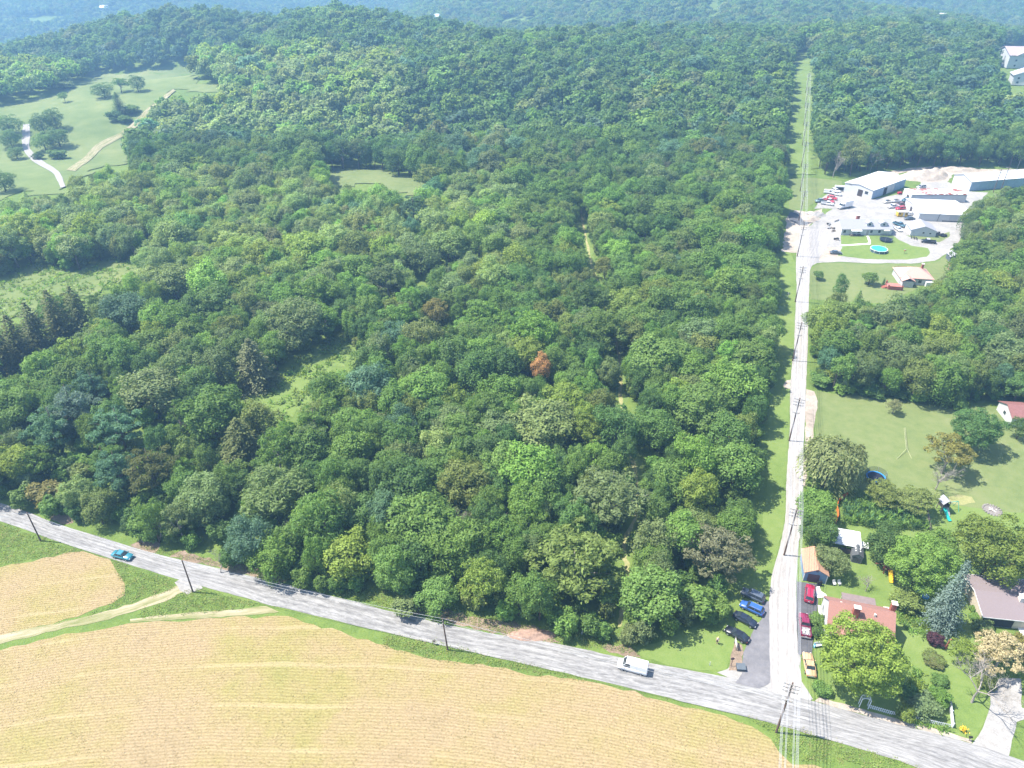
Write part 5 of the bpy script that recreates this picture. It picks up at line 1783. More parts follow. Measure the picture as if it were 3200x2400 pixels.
# yellow caravan, motorcycles, white trailer
p = Z1(1150, 625)
r = empty('caravan', p, R(-3), 'yellow caravan with white roof in the gravel yard', 'caravan')
YEL = M('yellow_panel', (.62, .40, .05), .6, .08, 2)
MB().box((0, 0, 1.35), (4.4, 2.3, 2.0)).build('body', YEL, r)
MB().box((0, 0, 2.42), (4.6, 2.5, .14)).build('roof', WHITE, r)
MB().box((.5, -1.17, 1.25), (.8, .06, 1.7)).build('door', TRIM, r)
for s in (-1.4, 1.7):
    MB().box((s, -1.16, 1.6), (.8, .06, .6)).build('window', GLASS, r)
for x in (-.8, .8):
    for s in (-1, 1):
        MB().tube([(x, s * 1.1, .33), (x, s * .85, .33)], .33, 12).build('wheel', TYRE, r)
MB().tube([(-2.2, 0, .5), (-3.3, 0, .5)], .06).build('drawbar', TYRE, r)
r = empty('trailer', Z1(612, 405), R(-10), 'white box trailer at the hedge behind the white cars', 'trailer')
MB().box((0, 0, 1.5), (4.6, 2.1, 2.2)).build('box', WHITE, r)
MB().box((0, -1.06, 1.4), (3.6, .04, 1.5)).build('side_shade', DARKIN, r)
for x in (-.5, .5):
    for s in (-1, 1):
        MB().tube([(x, s * 1.0, .35), (x, s * .8, .35)], .35, 12).build('wheel', TYRE, r)


def motorcycle(p, rz, label):
    r = empty('motorcycle', p, rz, label, 'motorcycle', 'motorcycles by the outbuilding')
    bk = M('bike_black', (.02, .02, .022), .4, .1)
    for x in (-.75, .75):
        w_ = MB().tube([(x, -.07, .33), (x, .07, .33)], .33, 14).build('wheel', TYRE, r)
        MB().tube([(x, -.08, .33), (x, .08, .33)], .16, 8).build('rim', RIM, w_)
    MB().tube([(.75, 0, .33), (.5, 0, .95)], .05).build('fork', CHROME, r)
    MB().tube([(.45, -.4, 1.02), (.52, 0, .98), (.45, .4, 1.02)], .03).build('handlebar', bk, r)
    MB().loft([[(x, -w_, z0), (x, w_, z0), (x, w_ * .7, z1), (x, -w_ * .7, z1)] for x, w_, z0, z1 in ((.5, .1, .65, .9), (.2, .17, .6, .95), (-.1, .13, .6, .85))]).build('tank', bk, r)
    MB().box((-.4, 0, .78), (.7, .28, .14)).build('seat', bk, r)
    MB().box((.05, 0, .42), (.6, .3, .4)).build('engine', CHROME, r)


for k, (x, y) in enumerate(((1235, 812), (1258, 818), (1280, 826))):
    motorcycle(Z1(x, y), R(70 + 9 * k), ['motorcycle nearest the door, first of three before the outbuilding', 'middle motorcycle of three before the outbuilding', 'motorcycle beside the black pickup, last of three before the outbuilding'][k])

# ---------------------------------------------------------------- utility poles and wires
POLE = M('pole_timber', (.13, .085, .065), .95, .2, 3)
ARM = M('weathered_arm', (.30, .27, .25), .9, .2, 3)
INSUL = M('insulator', (.45, .45, .44), .4, .1)
WIRE = M('wire', (.50, .51, .52), .4, .03, metal=.3)
LINE_A, LINE_B = Vector((45.9, 73.6)), Vector((106.6, 249.8))
ldir = (LINE_B - LINE_A).normalized()
lnrm = Vector((ldir.y, -ldir.x))                        # to the right of the lane
STEP = 43.9
lrz = math.atan2(lnrm.y, lnrm.x)
ARMS = [(13.6, 2.6), (12.7, 2.6), (11.8, 2.6), (9.4, 1.7)]


def line_pole(p, label, arms=ARMS, h=14.0):
    r = empty('utility_pole', p, lrz, label, 'utility pole', 'poles of the power line along the lane')
    MB().tube([(0, 0, -.2), (0, 0, h * .5), (0, 0, h)], [.2, .17, .13], 8).build('mast', POLE, r)
    for z, w in arms:
        a = MB().box((0, -.16, z), (w, .12, .14)).build('crossarm', ARM, r)
        for x in (-w / 2 + .1, -w / 2 + .75, w / 2 - .75, w / 2 - .1):
            MB().tube([(x, -.16, z + .07), (x, -.16, z + .3)], [.06, .08], 6).build('insulator', INSUL, a)
        for s in (-1, 1):
            MB().tube([(0, -.2, z - .55), (s * w * .32, -.2, z - .05)], .03, 4).build('brace', ARM, a)
    return r


POLE_SAY = ['utility pole at the bottom edge below the crossroads', 'utility pole with four crossarms standing by the crossroads', 'utility pole on the lane beside the corn plot', 'utility pole on the lane beside the willow lawn',
            'utility pole on the lane below the block of trees', 'utility pole on the lane beside the dry lawn', 'utility pole at the head of the lane by the gravel yard', 'utility pole beyond the yard at the foot of the cleared swath',
            'utility pole low in the cleared swath through the wood', 'utility pole a third of the way up the cleared swath', 'utility pole in the middle of the cleared swath', 'utility pole high in the cleared swath',
            'utility pole near the crest of the cleared swath', 'utility pole on the crest of the cleared swath']
tops = []
for k in range(-1, 13):
    q = LINE_A + ldir * STEP * k
    z = hz(q.x, q.y)
    line_pole((q.x, q.y, z), POLE_SAY[k + 1])
    tops.append((q, z))
wire_say = {-1.2: 'outer field-side', -.55: 'inner field-side', .55: 'inner house-side', 1.2: 'outer house-side'}
for z, w, lev in ((13.95, 2.6, 'top'), (13.05, 2.6, 'second'), (12.15, 2.6, 'third')):
    for off in ((-1.2, -.55, .55, 1.2) if lev != 'third' else (-1.2, 1.2)):
        pts = []
        for (q0, z0), (q1, z1) in zip(tops[:-1], tops[1:]):
            for t in range(8):
                t = t / 8
                q = q0.lerp(q1, t) + lnrm * off
                pts.append((q.x, q.y, z0 + (z1 - z0) * t + z - 1.1 * 4 * t * (1 - t)))
        q = tops[-1][0] + lnrm * off
        pts.append((q.x, q.y, tops[-1][1] + z))
        tag(MB().tube(pts, .024, 4, False).build('power_line', WIRE), f'{wire_say[off]} wire on the {lev} crossarms of the lane poles', 'wire', 'wires of the lane power line')
# plain poles along the main road
rp = []
for b, h, lean, lb in ((P(127, 1690), 8.6, 0, 'thin utility pole by the road bend near the yellow sign'), (P(603, 1850), 9.4, 0, 'utility pole where the farm track meets the main road'),
                       (P(1399, 2031), 9.2, -.06, 'leaning utility pole on the field side of the main road')):
    r = empty('utility_pole', b, 0, lb, 'utility pole')
    r.rotation_euler.y = lean
    MB().tube([(0, 0, -.2), (0, 0, h)], [.17, .12], 8).build('mast', POLE, r)
    for z in (h - .3, h - 1.2):
        MB().tube([(0, -.15, z), (0, -.3, z + .12)], .06, 6).build('insulator', INSUL, r)
    rp.append((b.x, b.y, h - .2))
ext = [(-150., 122., 8.4)] + rp + [(46.2, 74.5, 9.2)]
for k, dz in enumerate((0, -.9)):
    pts = []
    for a, b in zip(ext[:-1], ext[1:]):
        for t in range(10):
            t = t / 10
            pts.append((a[0] + (b[0] - a[0]) * t, a[1] + (b[1] - a[1]) * t, a[2] + (b[2] - a[2]) * t + dz - 3.2 * t * (1 - t)))
    pts.append((ext[-1][0], ext[-1][1], ext[-1][2] + dz))
    tag(MB().tube(pts, .022, 4, False).build('power_line', WIRE), ['upper wire', 'lower wire'][k] + ' strung along the main road poles', 'wire', 'wires along the main road')
for k, (x, y) in enumerate(((1945, 420), (2010, 400))):
    r = line_pole(Z1(x, y), ['utility pole before the second warehouse', 'utility pole right of the one before the second warehouse'][k], [(11.5, 2.6), (10.3, 2.6)], 12.)
    r['group'] = 'poles by the second warehouse'

# ---------------------------------------------------------------- garden trees and shrubs, one by one
def yard_tree(Zf, x, y, sp, r, h, ti, label, name='garden_tree', cat='tree', at=.6):
    p = Zf(x, y)
    for _ in range(4):
        p = Zf(x, y, hz(p.x, p.y) + h * at)
    return tree(name, sp, (p.x, p.y, hz(p.x, p.y)), r, h, ti, label, cat, None)


MAPLE = (.185, .262, .046)
v, f, c, lr = lobed_crown(777, 70, 15000, rx=5, rz=5.6, cz=7.6, lobe=(.16, .24), inner=.82, w=.21, l=.34, low=-.75, jit=.4, irregular=.14)
lib('bigmaple', v, f, limb_trunk(5, c, lr, n_limb=20))
v, f, c, lr = lobed_crown(778, 60, 11000, rx=5, rz=5.6, cz=7.8, lobe=(.16, .26), inner=.80, w=.23, l=.38, low=-.75, jit=.4, irregular=.16)
lib('bigmaple2', v, f, limb_trunk(6, c, lr, n_limb=20))
v, f = conifer(860, 30, .4, 2.9, 14., 15, w=.17, l=.36, droop=.25, power=.75)
lib('bluespruce', v * np.array([1.75, 1.75, 1]), f, MB().tube([(0, 0, -.2), (0, 0, 13.5)], [.3, .04], 6))
yard_tree(Z4, 1080, 655, 'bigmaple', 6.8, 15.5, MAPLE, 'huge rounded yellow-green maple before the red-roofed house', at=.55)
yard_tree(Z3, 1955, 610, 'bigmaple2', 7.4, 16, (.15, .21, .042), 'big yellow-topped tree behind the mauve-roofed house', at=.55)
yard_tree(Z3, 1320, 700, 'bigmaple', 6.6, 13, 'bright green', 'wide green tree beside the yellow slide', at=.55)
yard_tree(Z3, 1040, 560, 'oak1', 4.8, 10, 'deep green', 'dark green tree between the lean-to and the wide green tree')
yard_tree(Z3, 1480, 560, 'maple1', 4.4, 10, 'mid green', 'round tree behind the wide green tree, below the green slide')
yard_tree(Z3, 1580, 1040, 'bluespruce', 3.7, 18, (.19, .245, .235), 'tall silvery blue spruce in the lawn left of the mauve-roofed house', 'spruce_tree', at=.42)
yard_tree(Z3, 435, 215, 'oak2', 4.6, 10, 'mid green', 'full tree on the lane edge just below the willow')
yard_tree(Z3, 445, 425, 'maple0', 4.3, 9.5, 'mid green', 'round tree on the lane edge beside the white lean-to')
yard_tree(Z3, 560, 680, 'ash0', 3.8, 7, 'grey-green', 'grey-green apple-like tree behind the blue garage')
yard_tree(Z2, 530, 1100, 'willow0', 7.4, 13, (.22, .27, .10), 'big weeping willow beside the lane', 'willow_tree', at=.55)
yard_tree(Z2, 750, 1060, 'ash1', 3.2, 9, 'dark olive', 'small dark tree on the right flank of the willow')
yard_tree(Z2, 990, 1350, 'locust0', 4.0, 6.5, 'olive', 'low spreading olive tree below the blue trampoline')
yard_tree(Z2, 1330, 1410, 'locust1', 4.3, 7, 'olive', 'low spreading olive tree beside the wooden playhouse')
yard_tree(Z2, 1570, 1010, 'locust2', 5.4, 11, (.22, .20, .05), 'thin yellow-leaved tree in the middle of the lawn')
yard_tree(Z2, 1820, 800, 'bigmaple2', 6.4, 12.5, 'deep green', 'dense round dark green tree before the red-roofed barn', at=.55)
yard_tree(Z2, 1100, 600, 'locust1', 2.0, 4.6, 'grey-brown', 'small weeping grey sapling alone on the lawn', 'sapling')
yard_tree(Z2, 2195, 780, 'oak0', 3., 7, 'deep green', 'dark tree at the photograph edge before the barn')
yard_tree(Z1, 440, 1125, 'oak2', 2.2, 3.6, 'deep green', 'small flat-topped tree at the lane corner of the dry lawn')
yard_tree(Z1, 885, 1150, 'maple2', 3.1, 5.2, 'mid green', 'medium round tree in the middle of the dry lawn')
yard_tree(Z1, 1145, 1080, 'bush0', 2.5, 4.4, 'deep green', 'clipped oval dark shrub behind the salmon-roofed house', 'shrub', 'shrub')
yard_tree(Z1, 1000, 1195, 'spruce0', .8, 3.4, 'deep green', 'narrow little cypress beside the brick steps', 'cypress', 'tree', .4)
yard_tree(Z1, 650, 1230, 'tall0', 3.2, 13, 'deep green', 'tall dark tree sticking up at the near corner of the dry lawn')
yard_tree(Z1, 780, 1350, 'spruce1', 2.4, 9, 'mid green', 'pointed young tree right of the tall dark tree')
yard_tree(Z3, 430, 1190, 'bush1', 1.7, 2.4, 'mid green', 'leafy foundation shrub along the white house wall', 'shrub', 'shrub')
yard_tree(Z3, 425, 1300, 'bush2', 1.5, 2.2, 'deep green', 'second foundation shrub along the white house wall, nearer the maple', 'shrub', 'shrub')
yard_tree(Z3, 1190, 1030, 'bush0', 3.2, 4.2, 'olive', 'broad olive shrub right of the red-roofed house', 'shrub', 'shrub')
yard_tree(Z3, 1460, 1365, 'bush1', 1.7, 2.6, (.075, .032, .045), 'purple-leaved round shrub at the foot of the blue spruce', 'shrub', 'shrub')
yard_tree(Z3, 1450, 1545, 'bush2', 2.3, 1.6, 'olive', 'low spreading juniper near the leaning brown board', 'shrub', 'shrub')
yard_tree(Z4, 810, 880, 'bush0', 1.9, 2.4, 'mid green', 'shrub at the lane corner left of the huge maple', 'shrub', 'shrub')
yard_tree(Z4, 1425, 905, 'bush1', 1.9, 3.2, 'deep green', 'dark shrub at the right foot of the huge maple', 'shrub', 'shrub')
yard_tree(Z4, 1520, 985, 'bush2', 3.0, 3.8, 'grey-green', 'wide grey-green shrub behind the picket fence', 'shrub', 'shrub')
yard_tree(Z4, 1645, 935, 'bush0', 2.0, 3.4, 'bright green', 'bright green shrub at the end of the white side fence', 'shrub', 'shrub')
yard_tree(Z4, 1395, 1045, 'bush1', 1.8, 3.2, 'yellow-green', 'yellow-green shrub growing through the picket fence', 'shrub', 'shrub')
yard_tree(Z4, 1640, 820, 'bush2', 1.8, 2.2, 'mid green', 'rounded shrub on the lawn behind the bare tree', 'shrub', 'shrub')
yard_tree(Z4, 1600, 690, 'bush1', 2.0, 1.5, 'dark olive', 'flat dark juniper below the purple shrub', 'shrub', 'shrub')
yard_tree(Z4, 2070, 640, 'locust0', 4.4, 8.5, 'straw', 'straw-coloured dry-leaved tree over the pale driveway')
yard_tree(Z4, 2200, 590, 'locust2', 3.2, 7, 'gold', 'gold-leaved small tree at the photograph edge by the porch')
yard_tree(Z4, 1935, 445, 'bush0', 2.1, 2.8, 'grey-green', 'grey-green round bush at the corner of the mauve-roofed house', 'shrub', 'shrub')
yard_tree(Z4, 1880, 385, 'bush1', 1.3, 1.6, 'mid green', 'clipped bush beside the mauve-roofed house, lower of two', 'shrub', 'shrub')
yard_tree(Z4, 1870, 330, 'bush2', 1.2, 1.5, 'mid green', 'clipped bush beside the mauve-roofed house, upper of two', 'shrub', 'shrub')
yard_tree(Z4, 1810, 640, 'locust1', 2.8, 5, 'yellow-green', 'thin yellow-green tree behind the bare pale tree')
yard_tree(Z4, 1960, 830, 'bush2', 1.8, 2.8, 'olive', 'olive bush between the bare tree and the driveway', 'shrub', 'shrub')
# scrub along the foot of the block of trees
for k, (x, y, r, h, ti, lb) in enumerate(((450, 370, 3.4, 4.5, 'mid green', 'first from the lane'), (540, 330, 3.6, 5.5, 'yellow-green', 'second from the lane'), (650, 430, 3.4, 4., 'bright green', 'third from the lane'),
                                          (760, 400, 3.6, 5., 'mid green', 'fourth from the lane'), (880, 440, 3.6, 4.5, 'mid green', 'fifth from the lane'), (950, 500, 2.4, 3., 'deep green', 'sixth from the lane'),
                                          (1150, 480, 2.8, 4., 'deep green', 'first right of the gap'), (1290, 500, 3.4, 3.6, 'bright green', 'second right of the gap'), (1430, 470, 4.0, 4.4, (.14, .20, .04), 'third right of the gap'),
                                          (1530, 540, 3.6, 3.6, (.14, .20, .04), 'fourth right of the gap'), (1640, 570, 2.8, 3.4, 'bright green', 'fifth right of the gap'))):
    t_ = yard_tree(Z2, x, y, 'bush%d' % (k % 3), r, h, ti, 'scrub bush at the foot of the block of trees, ' + lb, 'shrub', 'shrub', .5)
    t_['group'] = 'scrub below the block of trees'
# single trees and clumps on the far meadow
for k, (x, y, sp, r, h, ti, lb) in enumerate((
        (60, 960, 'full0', 9, 15, 'deep green', 'upper tree of the clump left of the farm lane'), (70, 1060, 'full1', 8, 13, 'deep green', 'middle tree of the clump left of the farm lane'),
        (120, 1170, 'full0', 6, 9, 'mid green', 'lower bushy tree of the clump left of the farm lane'), (320, 960, 'full1', 8, 15, 'deep green', 'upper left tree of the clump right of the farm lane'),
        (420, 930, 'full1', 7, 16, 'deep green', 'tallest tree of the clump right of the farm lane'), (440, 1050, 'full0', 8, 14, 'deep green', 'right tree of the clump right of the farm lane'),
        (330, 1080, 'full0', 8, 13, 'mid green', 'lower left tree of the clump right of the farm lane'), (430, 1180, 'bush0', 6, 7, 'mid green', 'low bush below the clump right of the farm lane'),
        (285, 1190, 'bush1', 4, 6, 'deep green', 'small bush by the farm lane below the clump'), (790, 690, 'full1', 9, 12, 'deep green', 'left and darkest of three trees on the open meadow'),
        (920, 655, 'locust0', 6.5, 11, 'mid green', 'thin middle one of three trees on the open meadow'), (1045, 635, 'full0', 7.5, 14, 'deep green', 'right and tallest of three trees on the open meadow'),
        (490, 745, 'locust1', 4, 8, 'mid green', 'small lone tree in the middle of the meadow'), (920, 850, 'spruce0', 6, 16, 'deep green', 'pointed dark tree of the clump by the meadow fence'),
        (890, 900, 'bush2', 7, 8, 'deep green', 'bush at the foot of the pointed dark meadow tree'), (1010, 850, 'bush0', 6, 7, 'mid green', 'bush right of the pointed dark meadow tree'),
        (960, 930, 'bush1', 5, 6, 'mid green', 'lowest bush of the clump by the meadow fence'), (490, 650, 'bush2', 9, 7, 'grey-green', 'grey-green thicket at the far side of the meadow'),
        (15, 1385, 'full0', 7, 12, 'deep green', 'dark tree at the photograph edge below the farm lane'))):
    yard_tree(Z6, x, y, sp, r, h, ti, lb, 'meadow_tree' if not sp.startswith('bush') else 'shrub', 'tree' if not sp.startswith('bush') else 'shrub', .5)['group'] = 'trees on the far meadow'

# bare and dead trees
def bare(p, s, h, k, label, rz=0., tilt=0.):
    o = obj('bare_tree', BARE[k], None, p, rz, (s, s, h / 14))
    o.rotation_euler.x = tilt
    return tag(o, label, 'tree')


bare(Z4(1850, 985), 1.05, 12, 1, 'bare pale-limbed tree on the lawn by the driveway', .4)
bare(Z2(1440, 1330), .8, 10, 2, 'bare grey tree beside the thin yellow-leaved tree', 1.)
bare(Z3(845, 960), .5, 4.6, 0, 'twiggy bare shrub on the lawn behind the red-roofed house', 2.)
bare(P(500, 1690), .7, 8, 0, 'grey dead branches at the road edge near the farm track', 1.2, .35)
bare(P(1440, 1690), .6, 11, 1, 'bare grey snag in the lower middle of the wood', .2)
bare(P(940, 1690), .6, 10, 2, 'bare grey snag among the creepers above the main road', .9)
bare(P(690, 1790), .6, 7, 0, 'dead twiggy tree at the road edge right of the farm track pole', 2.2, .3)
bare(Z1(560, 290), 1., 17, 0, 'bleached bare tree at the foot of the swath wood', .3)
bare(Z1(885, 245), .7, 14, 1, 'bleached bare tree behind the white warehouse', 1.3)
bare(Z1(2150, 215), .8, 18, 2, 'bleached bare tree behind the second warehouse', 2.3)
bare(Z1(1950, 560), .6, 9, 1, 'grey bare tree at the edge of the tree belt beside the workshop', 2.9)

# ---------------------------------------------------------------- vegetable plot, beds, verge weeds: uncounted growth
def stalk_mesh(seed, n, w, l, h, spread):
    rg = np.random.default_rng(seed)
    a = rg.uniform(0, 6.28, n)
    d = np.stack([np.cos(a), np.sin(a), rg.uniform(.3, 1.6, n)], 1)
    d = unit(d)
    pos = np.stack([rg.normal(0, spread, n), rg.normal(0, spread, n), rg.uniform(.1, 1, n) * h], 1) + d * l * .35
    nrm = unit(np.cross(d, np.stack([-np.sin(a), np.cos(a), a * 0], 1)) + rg.normal(size=(n, 3)) * .2)
    v, f = leaf_quads(pos, nrm, w, l, rg, d)
    return new_mesh('blades', v, f, LEAF)


def fill(poly, spacing, seed, jitter=.5):
    xs = [p[0] for p in poly]
    ys = [p[1] for p in poly]
    rg = np.random.default_rng(seed)
    X, Yy = np.meshgrid(np.arange(min(xs), max(xs), spacing), np.arange(min(ys), max(ys), spacing))
    X = (X + rg.uniform(-jitter, jitter, X.shape) * spacing).ravel()
    Yy = (Yy + rg.uniform(-jitter, jitter, Yy.shape) * spacing).ravel()
    k = inside(poly, X, Yy)
    return X[k], Yy[k], rg


def growth(name, polys, mesh_, spacing, tints, label, cat, smin=.7, smax=1.3, seed=3, thin=0.):
    xs, ys, rg = [], [], None
    for i, poly in enumerate(polys):
        a, b, rg = fill(poly, spacing, seed + i)
        xs.append(a)
        ys.append(b)
    x, y = np.concatenate(xs), np.concatenate(ys)
    if thin:
        patch = np.sin(x * .31 + 1.7) * np.sin(y * .43 + .6) + .6 * np.sin(x * .93 - y * .71)
        k = patch + rg.uniform(-.8, .8, len(x)) > thin
        x, y = x[k], y[k]
    n = len(x)
    t = np.array([TINTS[q] if isinstance(q, str) else q for q in tints])[rg.integers(0, len(tints), n)] * rg.uniform(.8, 1.25, (n, 1))
    s = rg.uniform(smin, smax, n)
    return mass(name, [(mesh_, np.stack([x, y, height(x, y)], 1), np.stack([s, s, s * rg.uniform(.8, 1.2, n)], 1), rg.uniform(0, 6.28, n), t)], label, cat)


corn = stalk_mesh(1, 14, .16, 1.1, 1.9, .1)
growth('corn_plants', [[Z3(640, 240), Z3(800, 195), Z3(980, 225), Z3(1150, 240), Z3(1330, 380), Z3(1400, 440), Z3(1000, 440), Z3(800, 400), Z3(640, 380)]], corn, .62, ['mid green', 'bright green', (.07, .15, .06)],
       'dense green corn and vegetable plot between the lean-to and the playhouse', 'corn plot')
weed = stalk_mesh(2, 16, .2, .6, .5, .3)
growth('flower_bed', [[Z3(1090, 1150), Z3(1250, 1120), Z3(1400, 1100), Z3(1450, 1250), Z3(1380, 1380), Z3(1240, 1320), Z3(1120, 1260)],
                      [Z4(1400, 760), Z4(1500, 760), Z4(1530, 900), Z4(1430, 880)], [Z4(1330, 1075), Z4(1560, 1130), Z4(1700, 1165), Z4(1680, 1195), Z4(1500, 1150), Z4(1300, 1090)]], weed, .75,
       ['bright green', 'yellow-green', 'mid green'], 'bright leafy flower beds around the red-roofed house garden', 'flower bed')
tuft = stalk_mesh(3, 10, .11, .34, .10, .32)
verge = [
    [Z5(-300, 270), Z5(0, 335), Z5(300, 430), Z5(480, 505), Z5(640, 545), Z5(450, 580), Z5(200, 625), Z5(0, 655), Z5(-300, 680)],
    [Z5(850, 600), Z5(1100, 720), Z5(1350, 780), Z5(1300, 850), Z5(1000, 950), Z5(650, 1050), Z5(860, 950), Z5(960, 850), Z5(890, 700)],
    [Z5(1500, 830), Z5(1700, 880), Z5(2000, 955), Z5(1750, 1000), Z5(1100, 1060), Z5(1040, 1020), Z5(1300, 920)],
    [Z8(0, 510), Z8(300, 570), Z8(700, 670), Z8(1050, 745), Z8(1250, 795), Z8(1000, 765), Z8(600, 700), Z8(300, 665), Z8(0, 590)],
    [Z4(300, 1080), Z4(500, 1130), Z4(700, 1180), Z4(900, 1270), Z4(1200, 1345), Z4(1500, 1435), Z4(1200, 1438), Z4(900, 1400), Z4(650, 1400), Z4(540, 1330), Z4(480, 1220)],
    [Z5(1000, 480), Z5(1200, 555), Z5(1700, 670), Z5(2212, 790), Z8(0, 370), Z8(250, 400), Z8(600, 500), Z8(850, 540), Z8(1200, 600), Z8(1500, 640), Z8(1250, 500), Z8(900, 480), Z8(500, 390), Z8(0, 280), Z5(2000, 690), Z5(1500, 590)],
]
growth('verge_grass', verge, tuft, .62, [(.19, .27, .065), (.25, .30, .08), (.21, .28, .075), (.22, .28, .11), (.29, .28, .12)], 'tall rough grass and weeds along the main road verges', 'grass', seed=20)
growth('meadow_weeds', [[P(*a) for a in CLEAR_A], [P(*a) for a in CLEAR_C]], stalk_mesh(4, 14, .35, .9, .6, .5), 1.9, ['bright green', 'yellow-green', 'mid green', 'pale green'],
       'rank tall weeds in the clearings of the wood', 'weeds', seed=31, thin=-.4)
growth('crop_stubble', [[Z5(-900, 1560), Z5(0, 1310), Z5(500, 1180), Z5(900, 1122), Z5(1300, 1085), Z5(1700, 1062), Z5(2212, 1045), Z8(60, 610), Z8(300, 668), Z8(560, 690), Z8(760, 735), Z8(1080, 775), Z8(1250, 805),
                         Z8(1640, 912), Z8(1900, 975), Z4(140, 1075), Z4(330, 1150), Z4(460, 1235), Z4(520, 1330), Z4(610, 1415), Z4(760, 1415), Z4(800, 1650), P(-500, 2800)],
                        [Z5(-700, 700), Z5(0, 672), Z5(250, 628), Z5(500, 560), Z5(640, 548), Z5(840, 605), Z5(890, 690), Z5(960, 800), Z5(960, 880), Z5(850, 955), Z5(600, 1050), Z5(300, 1120), Z5(0, 1200), Z5(-700, 1330)]],
       stalk_mesh(5, 6, .06, .28, .1, .3), 1.0, [(.33, .25, .15), (.36, .275, .165), (.31, .25, .125), (.28, .25, .11)], 'dry ripe crop standing in the tan fields', 'crop', seed=41)

# ---------------------------------------------------------------- small things
BLUEPL = M('blue_plastic', (.04, .22, .50), .5)
TEAL = M('teal_plastic', (.02, .36, .32), .5)
TIMBER = M('weathered_timber', (.22, .18, .155), .9, .2, 3)
REDWOOD = M('red_timber', (.30, .085, .06), .85, .15, 3)
YELLOW = M('yellow_plastic', (.72, .48, .03), .5, .05)
ORANGE = M('orange_plastic', (.75, .17, .03), .5, .06)
STEEL = M('galvanised', (.35, .36, .37), .5, .1)


def trampoline(p, rad, label, rimm, net):
    r = empty('trampoline', p, 0, label, 'trampoline')
    n = 24
    pts = [(rad * math.cos(2 * math.pi * k / n), rad * math.sin(2 * math.pi * k / n)) for k in range(n + 1)]
    MB().tube([(0, 0, .78), (0, 0, .84)], rad * .86, 24).build('mat', M('black_mat', (.012, .015, .03), .7), r)
    rg_ = MB()
    rg_.loft([[(x * k, y * k, z) for k, z in ((.86, .82), (1., .8), (1., .92), (.86, .94))] for x, y in pts], False)
    rg_.build('rim_pad', rimm, r)
    for k in range(0, n, 4):
        x, y = pts[k]
        MB().tube([(x, y, 0), (x, y, .85)], .05).build('leg', STEEL, r)
        if net:
            MB().tube([(x * 1.02, y * 1.02, .85), (x * 1.04, y * 1.04, 2.5)], .045).build('pole', STEEL, r)
    if net:
        nm = bpy.data.materials.new('safety_net') if 'safety_net' not in MATS else MATS['safety_net']
        if 'safety_net' not in MATS:
            nm.use_nodes = True
            nt = nm.node_tree
            bs = nt.nodes['Principled BSDF']
            bs.inputs['Base Color'].default_value = (.03, .05, .06, 1)
            bs.inputs['Alpha'].default_value = .35 if net < 1 else .75
            MATS['safety_net'] = nm
        me = MB().loft([[(x * 1.03, y * 1.03, .9), (x * 1.03, y * 1.03, 2.4)] for x, y in pts], False)
        me.f = [f for f in me.f][::2]
        me.build('net', nm, r)
    return r


trampoline(Z2(925, 1240), 2.3, 'round trampoline with bright blue rim below the willow', M('bright_blue', (.03, .26, .62), .5), .5)
trampoline(Z1(1015, 838), 2.6, 'dark netted trampoline on the lawn before the long house', M('dark_blue_pad', (.03, .05, .10), .6), .5)
# above-ground pool
r = empty('swimming_pool', Z1(953, 928), 0, 'round above-ground pool with turquoise cover on the house lawn', 'pool')
MB().tube([(0, 0, 0), (0, 0, 1.15)], 3.3, 28).build('wall', M('pool_wall', (.06, .10, .13), .6, .3, 2), r)
MB().tube([(0, 0, 1.15), (0, 0, 1.3)], [3.42, 3.42], 28).build('rim', TRIM, r)
MB().tube([(0, 0, 1.3), (0, 0, 1.36)], [3.2, 2.6], 28).build('cover', M('turquoise_cover', (.04, .52, .48), .5), r)
MB().box((0, 0, .03), (8.4, 7.4, .06), rz=.2).build('ground_sheet', M('pool_sheet', (.16, .38, .50), .6), r)
for k in range(10):
    a = 2 * math.pi * k / 10
    MB().box((3.36 * math.cos(a), 3.36 * math.sin(a), .6), (.14, .14, 1.2), rz=a).build('upright', TRIM, r)
lad = MB()
for s in (-.25, .25):
    lad.tube([(3.0 + s * .2, 1.5 + s, 0), (3.0, 1.4 + s, 2.1)], .04)
lad.build('ladder', TRIM, r)

# wooden playhouse with green slide
r = empty('play_tower', Z3(1498, 262), R(6), 'wooden play tower with gable roof and green slide', 'playset')
for x in (-.8, .8):
    for y in (-.8, .8):
        MB().box((x, y, 1.6), (.14, .14, 3.2)).build('post', TIMBER, r)
MB().box((0, 0, 1.6), (1.8, 1.8, .12)).build('deck', TIMBER, r)
for x, y, sx, sy in ((-.85, 0, .06, 1.8), (.85, 0, .06, 1.8), (0, .85, 1.8, .06)):
    MB().box((x, y, 2.0), (sx, sy, .7)).build('side_board', M('dark_timber'), r)
for s in gable_roof(r, 1.8, 1.8, 3.1, .8, 'y', M('grey_shingle'), .3, .08):
    pass
sl = MB().loft([[(-.75, y, z), (-.05, y, z), (-.05, y, z + .25), (-.1, y, z + .08), (-.7, y, z + .08), (-.75, y, z + .25)] for y, z in ((-.9, 1.6), (-1.6, 1.25), (-2.6, .55), (-3.4, .25), (-3.9, .2))]).build('slide', TEAL, r)
MB().box((.45, -1.5, .8), (.7, .1, 2.0), rx=-.75).build('climbing_wall', STEEL, r)
MB().tube([(.9, 0, 2.4), (3.6, .2, 2.4)], .06).build('swing_beam', TEAL, r)
for s in (-1, 1):
    MB().tube([(3.6, .2, 2.4), (3.8, .2 + s * 1.1, 0)], .05).build('swing_leg', TEAL, r)
